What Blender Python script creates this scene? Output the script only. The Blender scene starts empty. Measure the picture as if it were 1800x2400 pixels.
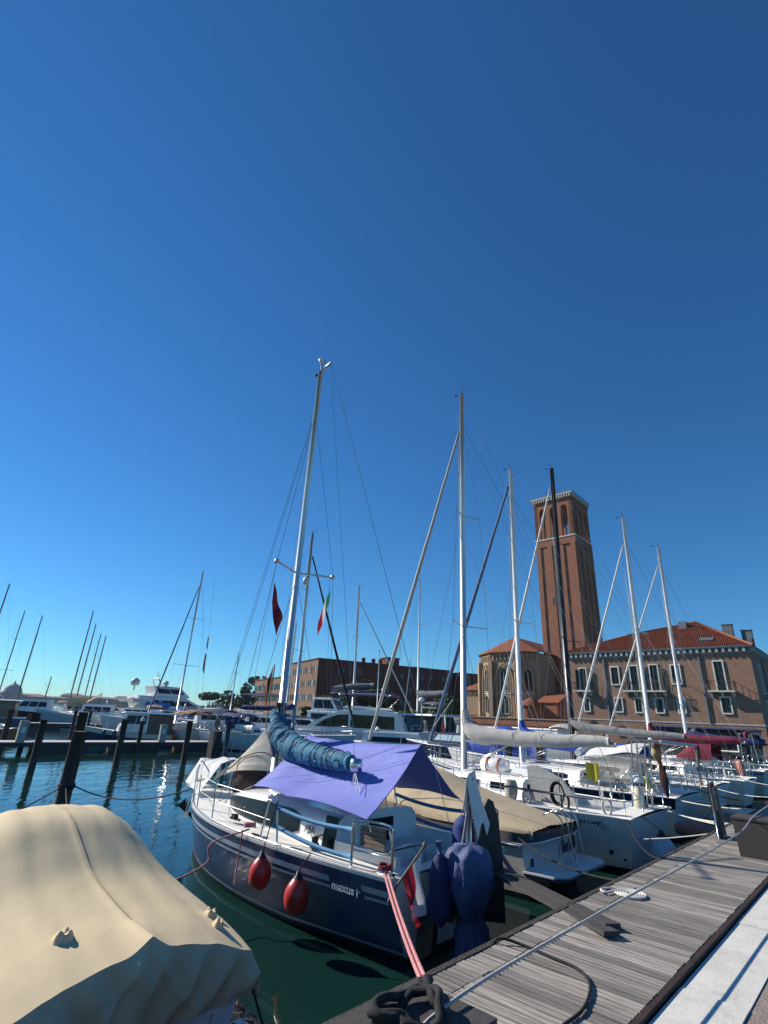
import bpy, math, random
from mathutils import Vector, Matrix, noise
random.seed(7)
C = bpy.context.scene
COL = C.collection
PI = math.pi
R = math.radians

# ---------------------------------------------------------------- camera, sky, sun, exposure
EYE = 2.9
cam_d = bpy.data.cameras.new('camera')
cam = bpy.data.objects.new('camera', cam_d); COL.objects.link(cam); C.camera = cam
PITCH = R(21.855); ROLL = R(2.751)
fwd = Vector((0, math.cos(PITCH), math.sin(PITCH)))
r0 = Vector((1, 0, 0)); u0 = Vector((0, -math.sin(PITCH), math.cos(PITCH)))
Xc = r0*math.cos(ROLL) + u0*math.sin(ROLL); Yc = u0*math.cos(ROLL) - r0*math.sin(ROLL)
cam.matrix_world = Matrix(((Xc.x, Yc.x, -fwd.x, 0), (Xc.y, Yc.y, -fwd.y, 0), (Xc.z, Yc.z, -fwd.z, EYE), (0, 0, 0, 1)))
cam_d.sensor_fit = 'HORIZONTAL'; cam_d.sensor_width = 36; cam_d.lens = 1195/1800*36
cam_d.clip_start = 0.1; cam_d.clip_end = 6000
SUN_AZ = R(-64.0); SUN_EL = R(33.0)
w = bpy.data.worlds.new('World'); C.world = w; w.use_nodes = True
nt = w.node_tree; nt.nodes.clear()
wo = nt.nodes.new('ShaderNodeOutputWorld'); bg = nt.nodes.new('ShaderNodeBackground')
sky = nt.nodes.new('ShaderNodeTexSky'); sky.sky_type = 'NISHITA'; sky.sun_disc = False
sky.sun_elevation = SUN_EL; sky.sun_rotation = SUN_AZ
sky.altitude = 0; sky.air_density = 1.0; sky.dust_density = 0.0; sky.ozone_density = 5.0
hs = nt.nodes.new('ShaderNodeHueSaturation'); hs.inputs['Saturation'].default_value = 1.1; hs.inputs['Value'].default_value = 1.0
nt.links.new(sky.outputs[0], hs.inputs['Color']); tn = nt.nodes.new('ShaderNodeMix'); tn.data_type = 'RGBA'; tn.blend_type = 'MULTIPLY'; tn.inputs[0].default_value = 1; tn.inputs[7].default_value = (.50, .95, 1.17, 1)
nt.links.new(hs.outputs[0], tn.inputs[6]); nt.links.new(tn.outputs[2], bg.inputs[0]); bg.inputs[1].default_value = 0.078
nt.links.new(bg.outputs[0], wo.inputs[0])
sd = bpy.data.lights.new('sun', 'SUN'); sd.energy = 5.0; sd.angle = R(0.53); sd.color = (1.0, 0.92, 0.80)
sun = bpy.data.objects.new('sun', sd); COL.objects.link(sun)
S = Vector((math.sin(SUN_AZ)*math.cos(SUN_EL), math.cos(SUN_AZ)*math.cos(SUN_EL), math.sin(SUN_EL)))
sun.rotation_euler = S.to_track_quat('Z', 'Y').to_euler(); sun.location = (-20, 20, 40)
vs = C.view_settings; vs.view_transform = 'Standard'; vs.look = 'None'; vs.exposure = 0.38; vs.gamma = 1; vs.use_curve_mapping = False

# ---------------------------------------------------------------- frames
E1 = Vector((.688, .725, 0)).normalized(); E2 = Vector((-E1.y, E1.x, 0))
def W(u, n, z=0.0): return E1*u + E2*n + Vector((0, 0, z))
HEAD = math.atan2(E2.y, E2.x)            # heading of a boat moored stern to the dock

# ---------------------------------------------------------------- materials
MT = {}
def pm(name, col, rough=.5, metal=0, var=.12, vs=2.5, bump=0, bs=40, coat=0, trans=0, bdist=.01, dirt=0, dirtcol=(.10, .085, .06), stretch=None, spec=.5, alpha=1):
    m = bpy.data.materials.new(name); m.use_nodes = True; t = m.node_tree; t.nodes.clear()
    N = t.nodes.new; L = t.links.new
    out = N('ShaderNodeOutputMaterial'); p = N('ShaderNodeBsdfPrincipled')
    p.inputs['Roughness'].default_value = rough; p.inputs['Metallic'].default_value = metal
    p.inputs['Coat Weight'].default_value = coat; p.inputs['Coat Roughness'].default_value = .08
    p.inputs['Specular IOR Level'].default_value = spec; p.inputs['Alpha'].default_value = alpha
    tc = N('ShaderNodeTexCoord'); mp = N('ShaderNodeMapping'); L(tc.outputs['Object'], mp.inputs[0])
    if stretch: mp.inputs['Scale'].default_value = stretch
    n1 = N('ShaderNodeTexNoise'); n1.inputs['Scale'].default_value = vs; n1.inputs['Detail'].default_value = 6; n1.inputs['Roughness'].default_value = .6
    L(mp.outputs[0], n1.inputs['Vector'])
    r = N('ShaderNodeMapRange'); r.inputs[1].default_value = .3; r.inputs[2].default_value = .7
    r.inputs[3].default_value = 1-var; r.inputs[4].default_value = 1+var; L(n1.outputs[0], r.inputs[0])
    mx = N('ShaderNodeMix'); mx.data_type = 'RGBA'; mx.blend_type = 'MULTIPLY'; mx.inputs[0].default_value = 1
    mx.inputs[6].default_value = (*col, 1); L(r.outputs[0], mx.inputs[7])
    src = mx.outputs[2]
    if dirt:
        n2 = N('ShaderNodeTexNoise'); n2.inputs['Scale'].default_value = vs*2.3; n2.inputs['Detail'].default_value = 9; n2.inputs['Roughness'].default_value = .7
        L(mp.outputs[0], n2.inputs['Vector'])
        r2 = N('ShaderNodeMapRange'); r2.inputs[1].default_value = .52; r2.inputs[2].default_value = .75; r2.inputs[4].default_value = dirt; L(n2.outputs[0], r2.inputs[0])
        m2 = N('ShaderNodeMix'); m2.data_type = 'RGBA'; L(r2.outputs[0], m2.inputs[0]); L(src, m2.inputs[6]); m2.inputs[7].default_value = (*dirtcol, 1); src = m2.outputs[2]
    L(src, p.inputs['Base Color'])
    if bump:
        n3 = N('ShaderNodeTexNoise'); n3.inputs['Scale'].default_value = bs; n3.inputs['Detail'].default_value = 4
        L(mp.outputs[0], n3.inputs['Vector'])
        b = N('ShaderNodeBump'); b.inputs['Strength'].default_value = bump; b.inputs['Distance'].default_value = bdist
        L(n3.outputs[0], b.inputs['Height']); L(b.outputs[0], p.inputs['Normal'])
    if trans:
        tr = N('ShaderNodeBsdfTranslucent'); L(src, tr.inputs[0]); ms = N('ShaderNodeMixShader'); ms.inputs[0].default_value = trans
        L(p.outputs[0], ms.inputs[1]); L(tr.outputs[0], ms.inputs[2]); L(ms.outputs[0], out.inputs[0])
    else: L(p.outputs[0], out.inputs[0])
    MT[name] = m; return m
gel = pm('white_gelcoat', (.78, .78, .76), .3, coat=.4, var=.05, dirt=.18, dirtcol=(.45, .42, .34), vs=1.5)
gel2 = pm('cream_gelcoat', (.70, .68, .60), .35, coat=.3, var=.06, dirt=.2, dirtcol=(.4, .36, .28))
deckm = pm('deck_nonslip', (.74, .73, .68), .7, var=.07, bump=.3, bs=300, dirt=.15, dirtcol=(.4, .37, .3))
navy = pm('navy_gelcoat', (.030, .066, .150), .30, coat=0, var=.35, vs=1.6, dirt=.5, dirtcol=(.12, .19, .28), stretch=(1, 1, .45))
anti = pm('antifouling', (.012, .022, .03), .8, var=.4, vs=6, dirt=.4, dirtcol=(.05, .06, .03))
stripe = pm('pale_stripe', (.33, .43, .50), .4, var=.12, vs=6)
navyd = pm('dark_blue_trim', (.015, .025, .07), .4)
black = pm('black_rubber', (.012, .012, .014), .55, bump=.2)
glassd = pm('dark_glass', (.005, .006, .009), .10, var=.3, spec=.35)
glassb = pm('window_glass', (.012, .016, .018), .12, var=.4, spec=.25)
steel = pm('stainless_steel', (.62, .62, .60), .22, metal=1, var=.06)
alu = pm('mast_aluminium', (.55, .56, .56), .38, metal=.85, var=.1, vs=1, dirt=.2, dirtcol=(.3, .3, .3))
wht = pm('white_mast_paint', (.72, .73, .73), .35, var=.05)
blackmast = pm('black_mast_paint', (.012, .012, .014), .35)
wire = pm('rigging_wire', (.22, .22, .22), .4, metal=.6, var=.1)
teak = pm('weathered_teak', (.22, .15, .10), .7, var=.3, vs=8, stretch=(1, 6, 6))
rope_w = pm('white_rope', (.62, .60, .55), .85, bump=.6, bs=160, var=.15)
rope_g = pm('grey_rope', (.38, .38, .38), .85, bump=.6, bs=160, var=.2)
rope_b = pm('black_rope', (.012, .012, .014), .85, bump=.6, bs=160)
rope_p = pm('pink_rope', (.52, .22, .22), .85, bump=.6, bs=120, var=.3, vs=30)
rope_gr = pm('green_rope', (.12, .22, .16), .85)
tarp = pm('periwinkle_tarp', (.175, .205, .56), .75, bump=.25, bs=5, bdist=.05, trans=0, var=.07, vs=2)
bluecov = pm('blue_sail_canvas', (.006, .125, .225), .8, bump=.5, bs=9, bdist=.04, var=.25, vs=5)
roybl = pm('royal_blue_canvas', (.01, .06, .36), .7, bump=.5, bs=7, bdist=.03, var=.2)
motcov = pm('motor_cover_blue', (.05, .075, .18), .7, bump=.5, bs=6, bdist=.05, var=.2)
navycan = pm('navy_canvas', (.018, .024, .10), .8, bump=.4, bs=6, bdist=.03, var=.2)
beige = pm('beige_boat_cover', (.60, .485, .30), .85, bump=.12, bs=5, bdist=.03, var=.07, vs=1.2, dirt=.22, dirtcol=(.33, .28, .19))
beige2 = pm('tan_boat_cover', (.47, .38, .24), .85, bump=.4, bs=5, bdist=.03, var=.1, dirt=.35, dirtcol=(.20, .13, .08))
bcloth = pm('beige_awning', (.72, .66, .55), .85, bump=.4, bs=6, bdist=.03, trans=.45, var=.08)
wcloth = pm('white_cloth', (.74, .74, .73), .85, bump=.4, bs=7, bdist=.03, trans=.15, var=.05)
greycan = pm('grey_canvas', (.40, .39, .37), .85, bump=.4, bs=7, bdist=.03, var=.1)
dgreycan = pm('dark_grey_canvas', (.10, .11, .13), .85, bump=.4, bs=7, bdist=.03, var=.15)
maroon = pm('maroon_canvas', (.16, .012, .03), .85, bump=.4, bs=7, bdist=.03, var=.2)
brownb = pm('dark_brown_canvas', (.03, .016, .016), .85, bump=.5, bs=6, bdist=.03)
tan = pm('tan_canopy', (.33, .19, .09), .85, bump=.4, bs=6, bdist=.02, trans=.1)
clearp = pm('clear_vinyl', (.30, .30, .27), .15, var=.2, alpha=.55)
red = pm('red_buoy_vinyl', (.50, .03, .022), .32, var=.1, dirt=.15, dirtcol=(.25, .02, .02), coat=.2)
orange = pm('orange_fabric', (.62, .16, .06), .8, bump=.3, trans=.2)
yellow = pm('yellow_bag', (.68, .50, .04), .7, bump=.3, bs=20)
bluep = pm('blue_lifeline_padding', (.05, .22, .42), .7, bump=.3, bs=60)
fendw = pm('pale_blue_fender', (.48, .60, .66), .4, var=.06)
pile_m = pm('old_wet_timber', (.045, .035, .03), .8, bump=.8, bs=14, bdist=.03, var=.4, vs=5, stretch=(3, 3, .4))
pontm = pm('pontoon_dark', (.05, .05, .055), .8, bump=.4, var=.3)
jettytop = pm('jetty_boards', (.46, .43, .39), .8, var=.15)
rustm = pm('rusty_brown_beam', (.035, .018, .012), .75, bump=.5, bs=25, var=.4, vs=6)
crate_shade_wood = pm('dark_crate_and_shaded_board', (.055, .048, .045), .8, bump=.5, bs=30, var=.3, vs=7, stretch=(1, 8, 8))
flag_r = pm('flag_red', (.62, .03, .05), .8, trans=.35); flag_w = pm('flag_white', (.75, .75, .75), .8, trans=.35); flag_g = pm('flag_green', (.02, .22, .09), .8, trans=.35)
flag_d = pm('flag_dark_red', (.10, .008, .016), .8, trans=.2, var=.6, vs=9); flag_k = pm('flag_black', (.02, .02, .02), .8); flag_y = pm('flag_gold', (.6, .40, .03), .8, trans=.3)
letter_d = pm('dark_lettering', (.02, .03, .07), .5); letter_l = pm('light_lettering', (.50, .55, .60), .5)
solar = pm('panel_frame_grey', (.5, .53, .56), .4)
def mixnode(t, a, b, f, bt='MIX'):
    m = t.nodes.new('ShaderNodeMix'); m.data_type = 'RGBA'; m.blend_type = bt
    for k, v in ((0, f), (6, a), (7, b)):
        if hasattr(v, 'links'): t.links.new(v, m.inputs[k])
        else: m.inputs[k].default_value = v
    return m.outputs[2]
def plank_mat(name, cols, var=.3):
    """weathered grey boards; tone differs from board to board (Object Info random), grain runs along local Y"""
    m = bpy.data.materials.new(name); m.use_nodes = True; t = m.node_tree; p = t.nodes['Principled BSDF']; N = t.nodes.new; L = t.links.new
    p.inputs['Roughness'].default_value = .8
    tc = N('ShaderNodeTexCoord'); oi = N('ShaderNodeObjectInfo'); mp = N('ShaderNodeMapping'); mp.inputs['Scale'].default_value = (55, 2.2, 20)
    ad = N('ShaderNodeVectorMath'); ad.operation = 'ADD'; cm = N('ShaderNodeCombineXYZ'); mu = N('ShaderNodeMath'); mu.operation = 'MULTIPLY'; mu.inputs[1].default_value = 60
    L(oi.outputs['Random'], mu.inputs[0]); L(mu.outputs[0], cm.inputs[0]); L(mu.outputs[0], cm.inputs[1])
    L(tc.outputs['Object'], ad.inputs[0]); L(cm.outputs[0], ad.inputs[1]); L(ad.outputs[0], mp.inputs[0])
    n = N('ShaderNodeTexNoise'); n.inputs['Scale'].default_value = 1; n.inputs['Detail'].default_value = 8; n.inputs['Roughness'].default_value = .65; L(mp.outputs[0], n.inputs['Vector'])
    cr = N('ShaderNodeValToRGB'); L(n.outputs[0], cr.inputs[0]); cr.color_ramp.elements[0].position = .3; cr.color_ramp.elements[1].position = .72
    cr.color_ramp.elements[0].color = (*cols[0], 1); cr.color_ramp.elements[1].color = (*cols[1], 1)
    n2 = N('ShaderNodeTexNoise'); n2.inputs['Scale'].default_value = 2.2; n2.inputs['Detail'].default_value = 5; L(tc.outputs['Object'], n2.inputs['Vector'])
    r2 = N('ShaderNodeMapRange'); r2.inputs[1].default_value = .5; r2.inputs[2].default_value = .72; r2.inputs[4].default_value = .5; L(n2.outputs[0], r2.inputs[0])
    c2 = mixnode(t, cr.outputs[0], (*cols[2], 1), r2.outputs[0])
    r = N('ShaderNodeMapRange'); r.inputs[3].default_value = 1-var; r.inputs[4].default_value = 1+var; L(oi.outputs['Random'], r.inputs[0])
    c3 = mixnode(t, c2, r.outputs[0], 1.0, 'MULTIPLY'); L(c3, p.inputs['Base Color'])
    b = N('ShaderNodeBump'); b.inputs['Strength'].default_value = .8; b.inputs['Distance'].default_value = .006; L(n.outputs[0], b.inputs['Height']); L(b.outputs[0], p.inputs['Normal'])
    return m
dockm = plank_mat('weathered_dock_boards', ((.10, .085, .072), (.43, .395, .35), (.20, .165, .135)), .38)
def brick_mat(name, c1, c2, mortar, scale=1.0, blotch=(.30, .16, .11), bl=.5):
    m = bpy.data.materials.new(name); m.use_nodes = True; t = m.node_tree; p = t.nodes['Principled BSDF']; N = t.nodes.new; L = t.links.new
    p.inputs['Roughness'].default_value = .9
    tc = N('ShaderNodeTexCoord'); sp = N('ShaderNodeSeparateXYZ'); L(tc.outputs['Object'], sp.inputs[0])
    a = N('ShaderNodeMath'); L(sp.outputs[0], a.inputs[0]); L(sp.outputs[1], a.inputs[1]); cb = N('ShaderNodeCombineXYZ'); L(a.outputs[0], cb.inputs[0]); L(sp.outputs[2], cb.inputs[1])
    b = N('ShaderNodeTexBrick'); L(cb.outputs[0], b.inputs['Vector']); b.inputs['Scale'].default_value = scale
    b.inputs['Color1'].default_value = (*c1, 1); b.inputs['Color2'].default_value = (*c2, 1); b.inputs['Mortar'].default_value = (*mortar, 1)
    b.inputs['Mortar Size'].default_value = .012; b.inputs['Brick Width'].default_value = .27; b.inputs['Row Height'].default_value = .085; b.inputs['Bias'].default_value = -.1
    n = N('ShaderNodeTexNoise'); n.inputs['Scale'].default_value = .9; n.inputs['Detail'].default_value = 9; n.inputs['Roughness'].default_value = .72; L(tc.outputs['Object'], n.inputs['Vector'])
    r = N('ShaderNodeMapRange'); r.inputs[1].default_value = .42; r.inputs[2].default_value = .68; r.inputs[4].default_value = bl; L(n.outputs[0], r.inputs[0])
    c = mixnode(t, b.outputs[0], (*blotch, 1), r.outputs[0])
    n2 = N('ShaderNodeTexNoise'); n2.inputs['Scale'].default_value = 4.5; n2.inputs['Detail'].default_value = 8; n2.inputs['Roughness'].default_value = .8; L(tc.outputs['Object'], n2.inputs['Vector'])
    r2 = N('ShaderNodeMapRange'); r2.inputs[1].default_value = .35; r2.inputs[2].default_value = .65; r2.inputs[3].default_value = .72; r2.inputs[4].default_value = 1.25; L(n2.outputs[0], r2.inputs[0])
    c = mixnode(t, c, r2.outputs[0], 1.0, 'MULTIPLY'); L(c, p.inputs['Base Color'])
    bp = N('ShaderNodeBump'); bp.inputs['Strength'].default_value = .6; bp.inputs['Distance'].default_value = .03; L(n2.outputs[0], bp.inputs['Height']); L(bp.outputs[0], p.inputs['Normal'])
    return m
br_mon = brick_mat('monastery_brick', (.22, .09, .055), (.30, .145, .09), (.30, .22, .16), blotch=(.31, .22, .15), bl=.6)
br_tow = brick_mat('tower_brick', (.31, .115, .06), (.25, .09, .05), (.28, .14, .09), blotch=(.34, .15, .085), bl=.45)
br_ch = brick_mat('church_brick', (.30, .19, .11), (.36, .24, .15), (.36, .28, .19), blotch=(.40, .31, .21), bl=.55)
br_red_shade = brick_mat('barracks_shaded_brick', (.13, .026, .02), (.10, .022, .017), (.10, .035, .028), blotch=(.12, .032, .024), bl=.3)  # red brick colour darkened to stand in for shade on the right face
br_brn = brick_mat('barracks_brown_brick', (.15, .08, .045), (.19, .10, .06), (.18, .11, .07), blotch=(.21, .13, .085), bl=.5)
stone_w = pm('white_istrian_stone', (.60, .58, .53), .75, var=.12, vs=3, bump=.3, bs=30, dirt=.4, dirtcol=(.30, .26, .20))
stone_f = pm('window_surround_stone', (.66, .64, .58), .75, var=.1)
cornice_m = pm('grey_cornice_stone', (.42, .42, .40), .8, var=.15)
shutter = pm('dark_green_shutter', (.018, .03, .032), .6)
lead = pm('grey_lead', (.16, .17, .18), .6)
def tile_mat(name, c1, c2):
    m = bpy.data.materials.new(name); m.use_nodes = True; t = m.node_tree; p = t.nodes['Principled BSDF']; N = t.nodes.new; L = t.links.new
    p.inputs['Roughness'].default_value = .9
    tc = N('ShaderNodeTexCoord'); n = N('ShaderNodeTexNoise'); n.inputs['Scale'].default_value = 5; n.inputs['Detail'].default_value = 8; n.inputs['Roughness'].default_value = .8; L(tc.outputs['Object'], n.inputs['Vector'])
    cr = N('ShaderNodeValToRGB'); cr.color_ramp.elements[0].position = .32; cr.color_ramp.elements[1].position = .68; cr.color_ramp.elements[0].color = (*c1, 1); cr.color_ramp.elements[1].color = (*c2, 1)
    L(n.outputs[0], cr.inputs[0]); L(cr.outputs[0], p.inputs['Base Color']); p.inputs['Specular IOR Level'].default_value = .05
    return m
tile = tile_mat('terracotta_tiles', (.10, .03, .02), (.24, .08, .05))
tile2 = tile_mat('weathered_terracotta', (.15, .055, .035), (.34, .14, .085))
leafm = []
for i, c in enumerate(((.020, .042, .014), (.032, .062, .02), (.05, .085, .024))):
    leafm.append(pm('foliage_%d' % i if i else 'foliage', c, .7, var=.35, vs=1.5, trans=.15))
leafy = pm('yellow_green_foliage', (.13, .17, .03), .7, var=.3, trans=.2)
bark = pm('bark', (.06, .04, .03), .9, bump=.6, bs=10)

# ---------------------------------------------------------------- mesh helpers
class MB:
    def __init__(s): s.v = []; s.f = []; s.m = []; s.sm = []
    def add(s, vs, fs, mi=0, sm=False):
        b = len(s.v); s.v += [tuple(v) for v in vs]
        for f in fs: s.f.append(tuple(b+i for i in f)); s.m.append(mi); s.sm.append(sm)
        return s
    def box(s, x0, x1, y0, y1, z0, z1, mi=0, M=None):
        vs = [Vector((x, y, z)) for z in (z0, z1) for y in (y0, y1) for x in (x0, x1)]
        if M: vs = [M @ v for v in vs]
        return s.add(vs, [(0, 2, 3, 1), (4, 5, 7, 6), (0, 1, 5, 4), (2, 6, 7, 3), (0, 4, 6, 2), (1, 3, 7, 5)], mi)
    def hexa(s, b, t, mi=0):
        """bottom 4 points (ccw from above), top 4 points"""
        return s.add(list(b)+list(t), [(3, 2, 1, 0), (4, 5, 6, 7), (0, 1, 5, 4), (1, 2, 6, 5), (2, 3, 7, 6), (3, 0, 4, 7)], mi)
    def grid(s, P, mi=0, sm=True, cyc=False):
        a = len(P); b = len(P[0]); vs = [p for row in P for p in row]; fs = []
        for i in range(a-1):
            for j in range(b if cyc else b-1): fs.append((i*b+j, i*b+(j+1) % b, (i+1)*b+(j+1) % b, (i+1)*b+j))
        return s.add(vs, fs, mi, sm)
    def tube(s, path, r, n=8, mi=0, cap=True, sx=1.0):
        path = [Vector(p) for p in path]; k = len(path); rr = r if isinstance(r, (list, tuple)) else [r]*k
        rows = []; up = None
        for i in range(k):
            t = (path[min(i+1, k-1)]-path[max(i-1, 0)])
            if t.length < 1e-9: t = Vector((0, 0, 1))
            t.normalize()
            if up is None: up = Vector((0, 0, 1)) if abs(t.z) < .9 else Vector((1, 0, 0))
            a = t.cross(up)
            if a.length < 1e-4: a = t.cross(Vector((0, 1, 0)))
            a.normalize(); b = a.cross(t).normalized(); up = b
            rows.append([path[i]+(a*math.cos(2*PI*j/n)*sx+b*math.sin(2*PI*j/n))*rr[i] for j in range(n)])
        base = len(s.v); s.grid(rows, mi, n > 4, True)
        if cap: s.f.append(tuple(base+j for j in range(n))); s.m.append(mi); s.sm.append(False); q = base+(k-1)*n; s.f.append(tuple(q+j for j in reversed(range(n)))); s.m.append(mi); s.sm.append(False)
        return s
    def lathe(s, prof, n=16, c=(0, 0, 0), mi=0, axis=None):
        rows = []
        for r_, z_ in prof: rows.append([Vector((c[0]+r_*math.cos(2*PI*j/n), c[1]+r_*math.sin(2*PI*j/n), c[2]+z_)) for j in range(n)])
        return s.grid(rows, mi, True, True)
    def build(s, name, mats, parent=None, loc=None, rot=None):
        me = bpy.data.meshes.new(name); me.from_pydata(s.v, [], s.f); me.update()
        if not isinstance(mats, (list, tuple)): mats = [mats]
        for m in mats: me.materials.append(m)
        me.polygons.foreach_set('material_index', s.m); me.polygons.foreach_set('use_smooth', s.sm)
        o = bpy.data.objects.new(name, me); COL.objects.link(o)
        if parent: o.parent = parent
        if loc is not None: o.location = loc
        if rot is not None: o.rotation_euler = rot
        return o
def tag(o, label=None, cat=None, group=None, kind=None):
    if label: o['label'] = label
    if cat: o['category'] = cat
    if group: o['group'] = group
    if kind: o['kind'] = kind
    return o
def empty(name, loc, rz=0, label=None, cat=None, group=None):
    o = bpy.data.objects.new(name, None); COL.objects.link(o); o.location = loc; o.rotation_euler = (0, 0, rz); o.empty_display_size = .2
    return tag(o, label, cat, group)
def T(name, path, r, mat, parent=None, n=6, **k): return MB().tube(path, r, n, **k).build(name, mat, parent)
def thing_tube(name, path, r, mat, label, cat, n=6, group=None):
    path = [Vector(p) for p in path]; o = path[0].copy()
    ob = MB().tube([p-o for p in path], r, n).build(name, mat, None, o); return tag(ob, label, cat, group)
def sag(a, b, s, n=10):
    a = Vector(a); b = Vector(b); return [a.lerp(b, i/n)-Vector((0, 0, s*4*(i/n)*(1-i/n))) for i in range(n+1)]
def smooth_path(pts, k=6):
    P = [Vector(p) for p in pts]; P = [P[0]*2-P[1]]+P+[P[-1]*2-P[-2]]; out = []
    for i in range(1, len(P)-2):
        for j in range(k):
            t = j/k; a, b, c, d = P[i-1:i+3]
            out.append(.5*((2*b)+(-a+c)*t+(2*a-5*b+4*c-d)*t*t+(-a+3*b-3*c+d)*t**3))
    out.append(P[-2]); return out
def text(parent, s, size, org, xd, yd, mat, name='lettering', shear=0, bold=0, sx=1.0, align='LEFT'):
    cu = bpy.data.curves.new(name, 'FONT'); cu.body = s; cu.size = size; cu.extrude = .002; cu.shear = shear; cu.offset = bold; cu.align_x = align; cu.resolution_u = 3
    ob = bpy.data.objects.new(name, cu); COL.objects.link(ob); dg = bpy.context.evaluated_depsgraph_get()
    me = bpy.data.meshes.new_from_object(ob.evaluated_get(dg)); bpy.data.objects.remove(ob)
    me.materials.clear(); me.materials.append(mat)
    xd = Vector(xd).normalized(); yd = Vector(yd); zd = xd.cross(yd).normalized(); yd = zd.cross(xd).normalized(); org = Vector(org)
    for v in me.vertices: c = v.co.copy(); v.co = org+xd*c.x*sx+yd*c.y+zd*c.z
    me.name = name; o = bpy.data.objects.new(name, me); COL.objects.link(o); o.parent = parent; return o
def nz(v, s=1.0): return noise.noise(Vector(v)*s)
def cloth(fn, nu, nv, name, mat, parent=None, thick=.006, label=None, cat=None, group=None, wr=0, ws=4, mi=None):
    """sheet with thickness: fn(u,v)->point; both faces and a rim"""
    rows = [[Vector(fn(i/nu, j/nv)) for j in range(nv+1)] for i in range(nu+1)]
    if wr:
        for row in rows:
            for p in row: p.z += wr*nz(p, ws); p.x += wr*.5*nz(p+Vector((9, 0, 0)), ws)
    nr = []
    for i in range(nu+1):
        r_ = []
        for j in range(nv+1):
            a = rows[min(i+1, nu)][j]-rows[max(i-1, 0)][j]; b = rows[i][min(j+1, nv)]-rows[i][max(j-1, 0)]; n_ = a.cross(b)
            r_.append(n_.normalized() if n_.length > 1e-9 else Vector((0, 0, 1)))
        nr.append(r_)
    m = MB(); m.grid(rows)
    if thick: m.grid([[rows[i][j]-nr[i][j]*thick for i in range(nu+1)] for j in range(nv+1)])
    edge = [(i, 0) for i in range(nu+1)]+[(nu, j) for j in range(1, nv+1)]+[(i, nv) for i in range(nu-1, -1, -1)]+[(0, j) for j in range(nv-1, 0, -1)]
    if thick: m.grid([[rows[i][j] for i, j in edge], [rows[i][j]-nr[i][j]*thick for i, j in edge]], 0, False, True)
    if mi: # material choice per quad of the first two sheets
        for k in range(nu*nv): m.m[k] = mi(k//nv/nu, k % nv/nv)
        for k in range(nu*nv): m.m[nu*nv+k] = mi(k % nu/nu, k//nu/nv)
    org = rows[0][0].copy() if parent is None else Vector()
    if parent is None: m.v = [tuple(Vector(v)-org) for v in m.v]
    o = m.build(name, mat, parent, org if parent is None else None)
    return tag(o, label, cat, group) if label else o
def lerp(a, b, t): return a+(b-a)*t
def bil(A, B, Cc, D, u, v): return (Vector(A)*(1-u)+Vector(B)*u)*(1-v)+(Vector(D)*(1-u)+Vector(Cc)*u)*v

# ================================================================ WATER, GROUND
def water_mat():
    m = bpy.data.materials.new('lagoon_water'); m.use_nodes = True; t = m.node_tree; p = t.nodes['Principled BSDF']; N = t.nodes.new; L = t.links.new
    p.inputs['Base Color'].default_value = (.006, .028, .024, 1); p.inputs['Roughness'].default_value = .035; p.inputs['IOR'].default_value = 1.33
    tc = N('ShaderNodeTexCoord'); mp = N('ShaderNodeMapping'); mp.inputs['Rotation'].default_value = (0, 0, R(-35)); mp.inputs['Scale'].default_value = (1.0, .45, 1); L(tc.outputs['Object'], mp.inputs[0])
    n = N('ShaderNodeTexNoise'); n.inputs['Scale'].default_value = 1.7; n.inputs['Detail'].default_value = 3; n.inputs['Roughness'].default_value = .5; n.inputs['Distortion'].default_value = .6; L(mp.outputs[0], n.inputs['Vector'])
    n2 = N('ShaderNodeTexNoise'); n2.inputs['Scale'].default_value = 7; n2.inputs['Detail'].default_value = 3; L(mp.outputs[0], n2.inputs['Vector'])
    n3 = N('ShaderNodeTexNoise'); n3.inputs['Scale'].default_value = .12; n3.inputs['Detail'].default_value = 3; L(tc.outputs['Object'], n3.inputs['Vector'])
    mr = N('ShaderNodeMapRange'); mr.inputs[1].default_value = .38; mr.inputs[2].default_value = .62; mr.inputs[3].default_value = .35; mr.inputs[4].default_value = 1; L(n3.outputs[0], mr.inputs[0])
    a = N('ShaderNodeMath'); a.operation = 'MULTIPLY_ADD'; a.inputs[1].default_value = .12; L(n2.outputs[0], a.inputs[0]); L(n.outputs[0], a.inputs[2])
    mu = N('ShaderNodeMath'); mu.operation = 'MULTIPLY'; L(a.outputs[0], mu.inputs[0]); L(mr.outputs[0], mu.inputs[1])
    b = N('ShaderNodeBump'); b.inputs['Strength'].default_value = 1; b.inputs['Distance'].default_value = .030; L(mu.outputs[0], b.inputs['Height']); L(b.outputs[0], p.inputs['Normal'])
    return m
m = MB(); m.grid([[(x, y, 0) for x in (-3500, -500, -60, -20, 0, 20, 60, 500, 3500)] for y in (-60, -5, 10, 30, 60, 150, 600, 4500)], 0, False)
tag(m.build('water', water_mat()), kind='structure')
# land behind the sea wall, a low green shore
m = MB(); P = lambda u, n, z: W(u, n, z)
m.add([P(70, -60, 2.6), P(70, 120, 2.6), P(400, 120, 2.6), P(400, -60, 2.6)], [(0, 3, 2, 1)])
tag(m.build('ground', pm('garden_soil', (.07, .075, .035), .9, var=.4)), kind='structure')

# ================================================================ WOODEN DOCK AND QUAY
dock = empty('wooden_dock', W(0, 0, 1.2), math.atan2(E1.y, E1.x), 'weathered grey plank dock running along the white stone quay edge', 'dock')
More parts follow.
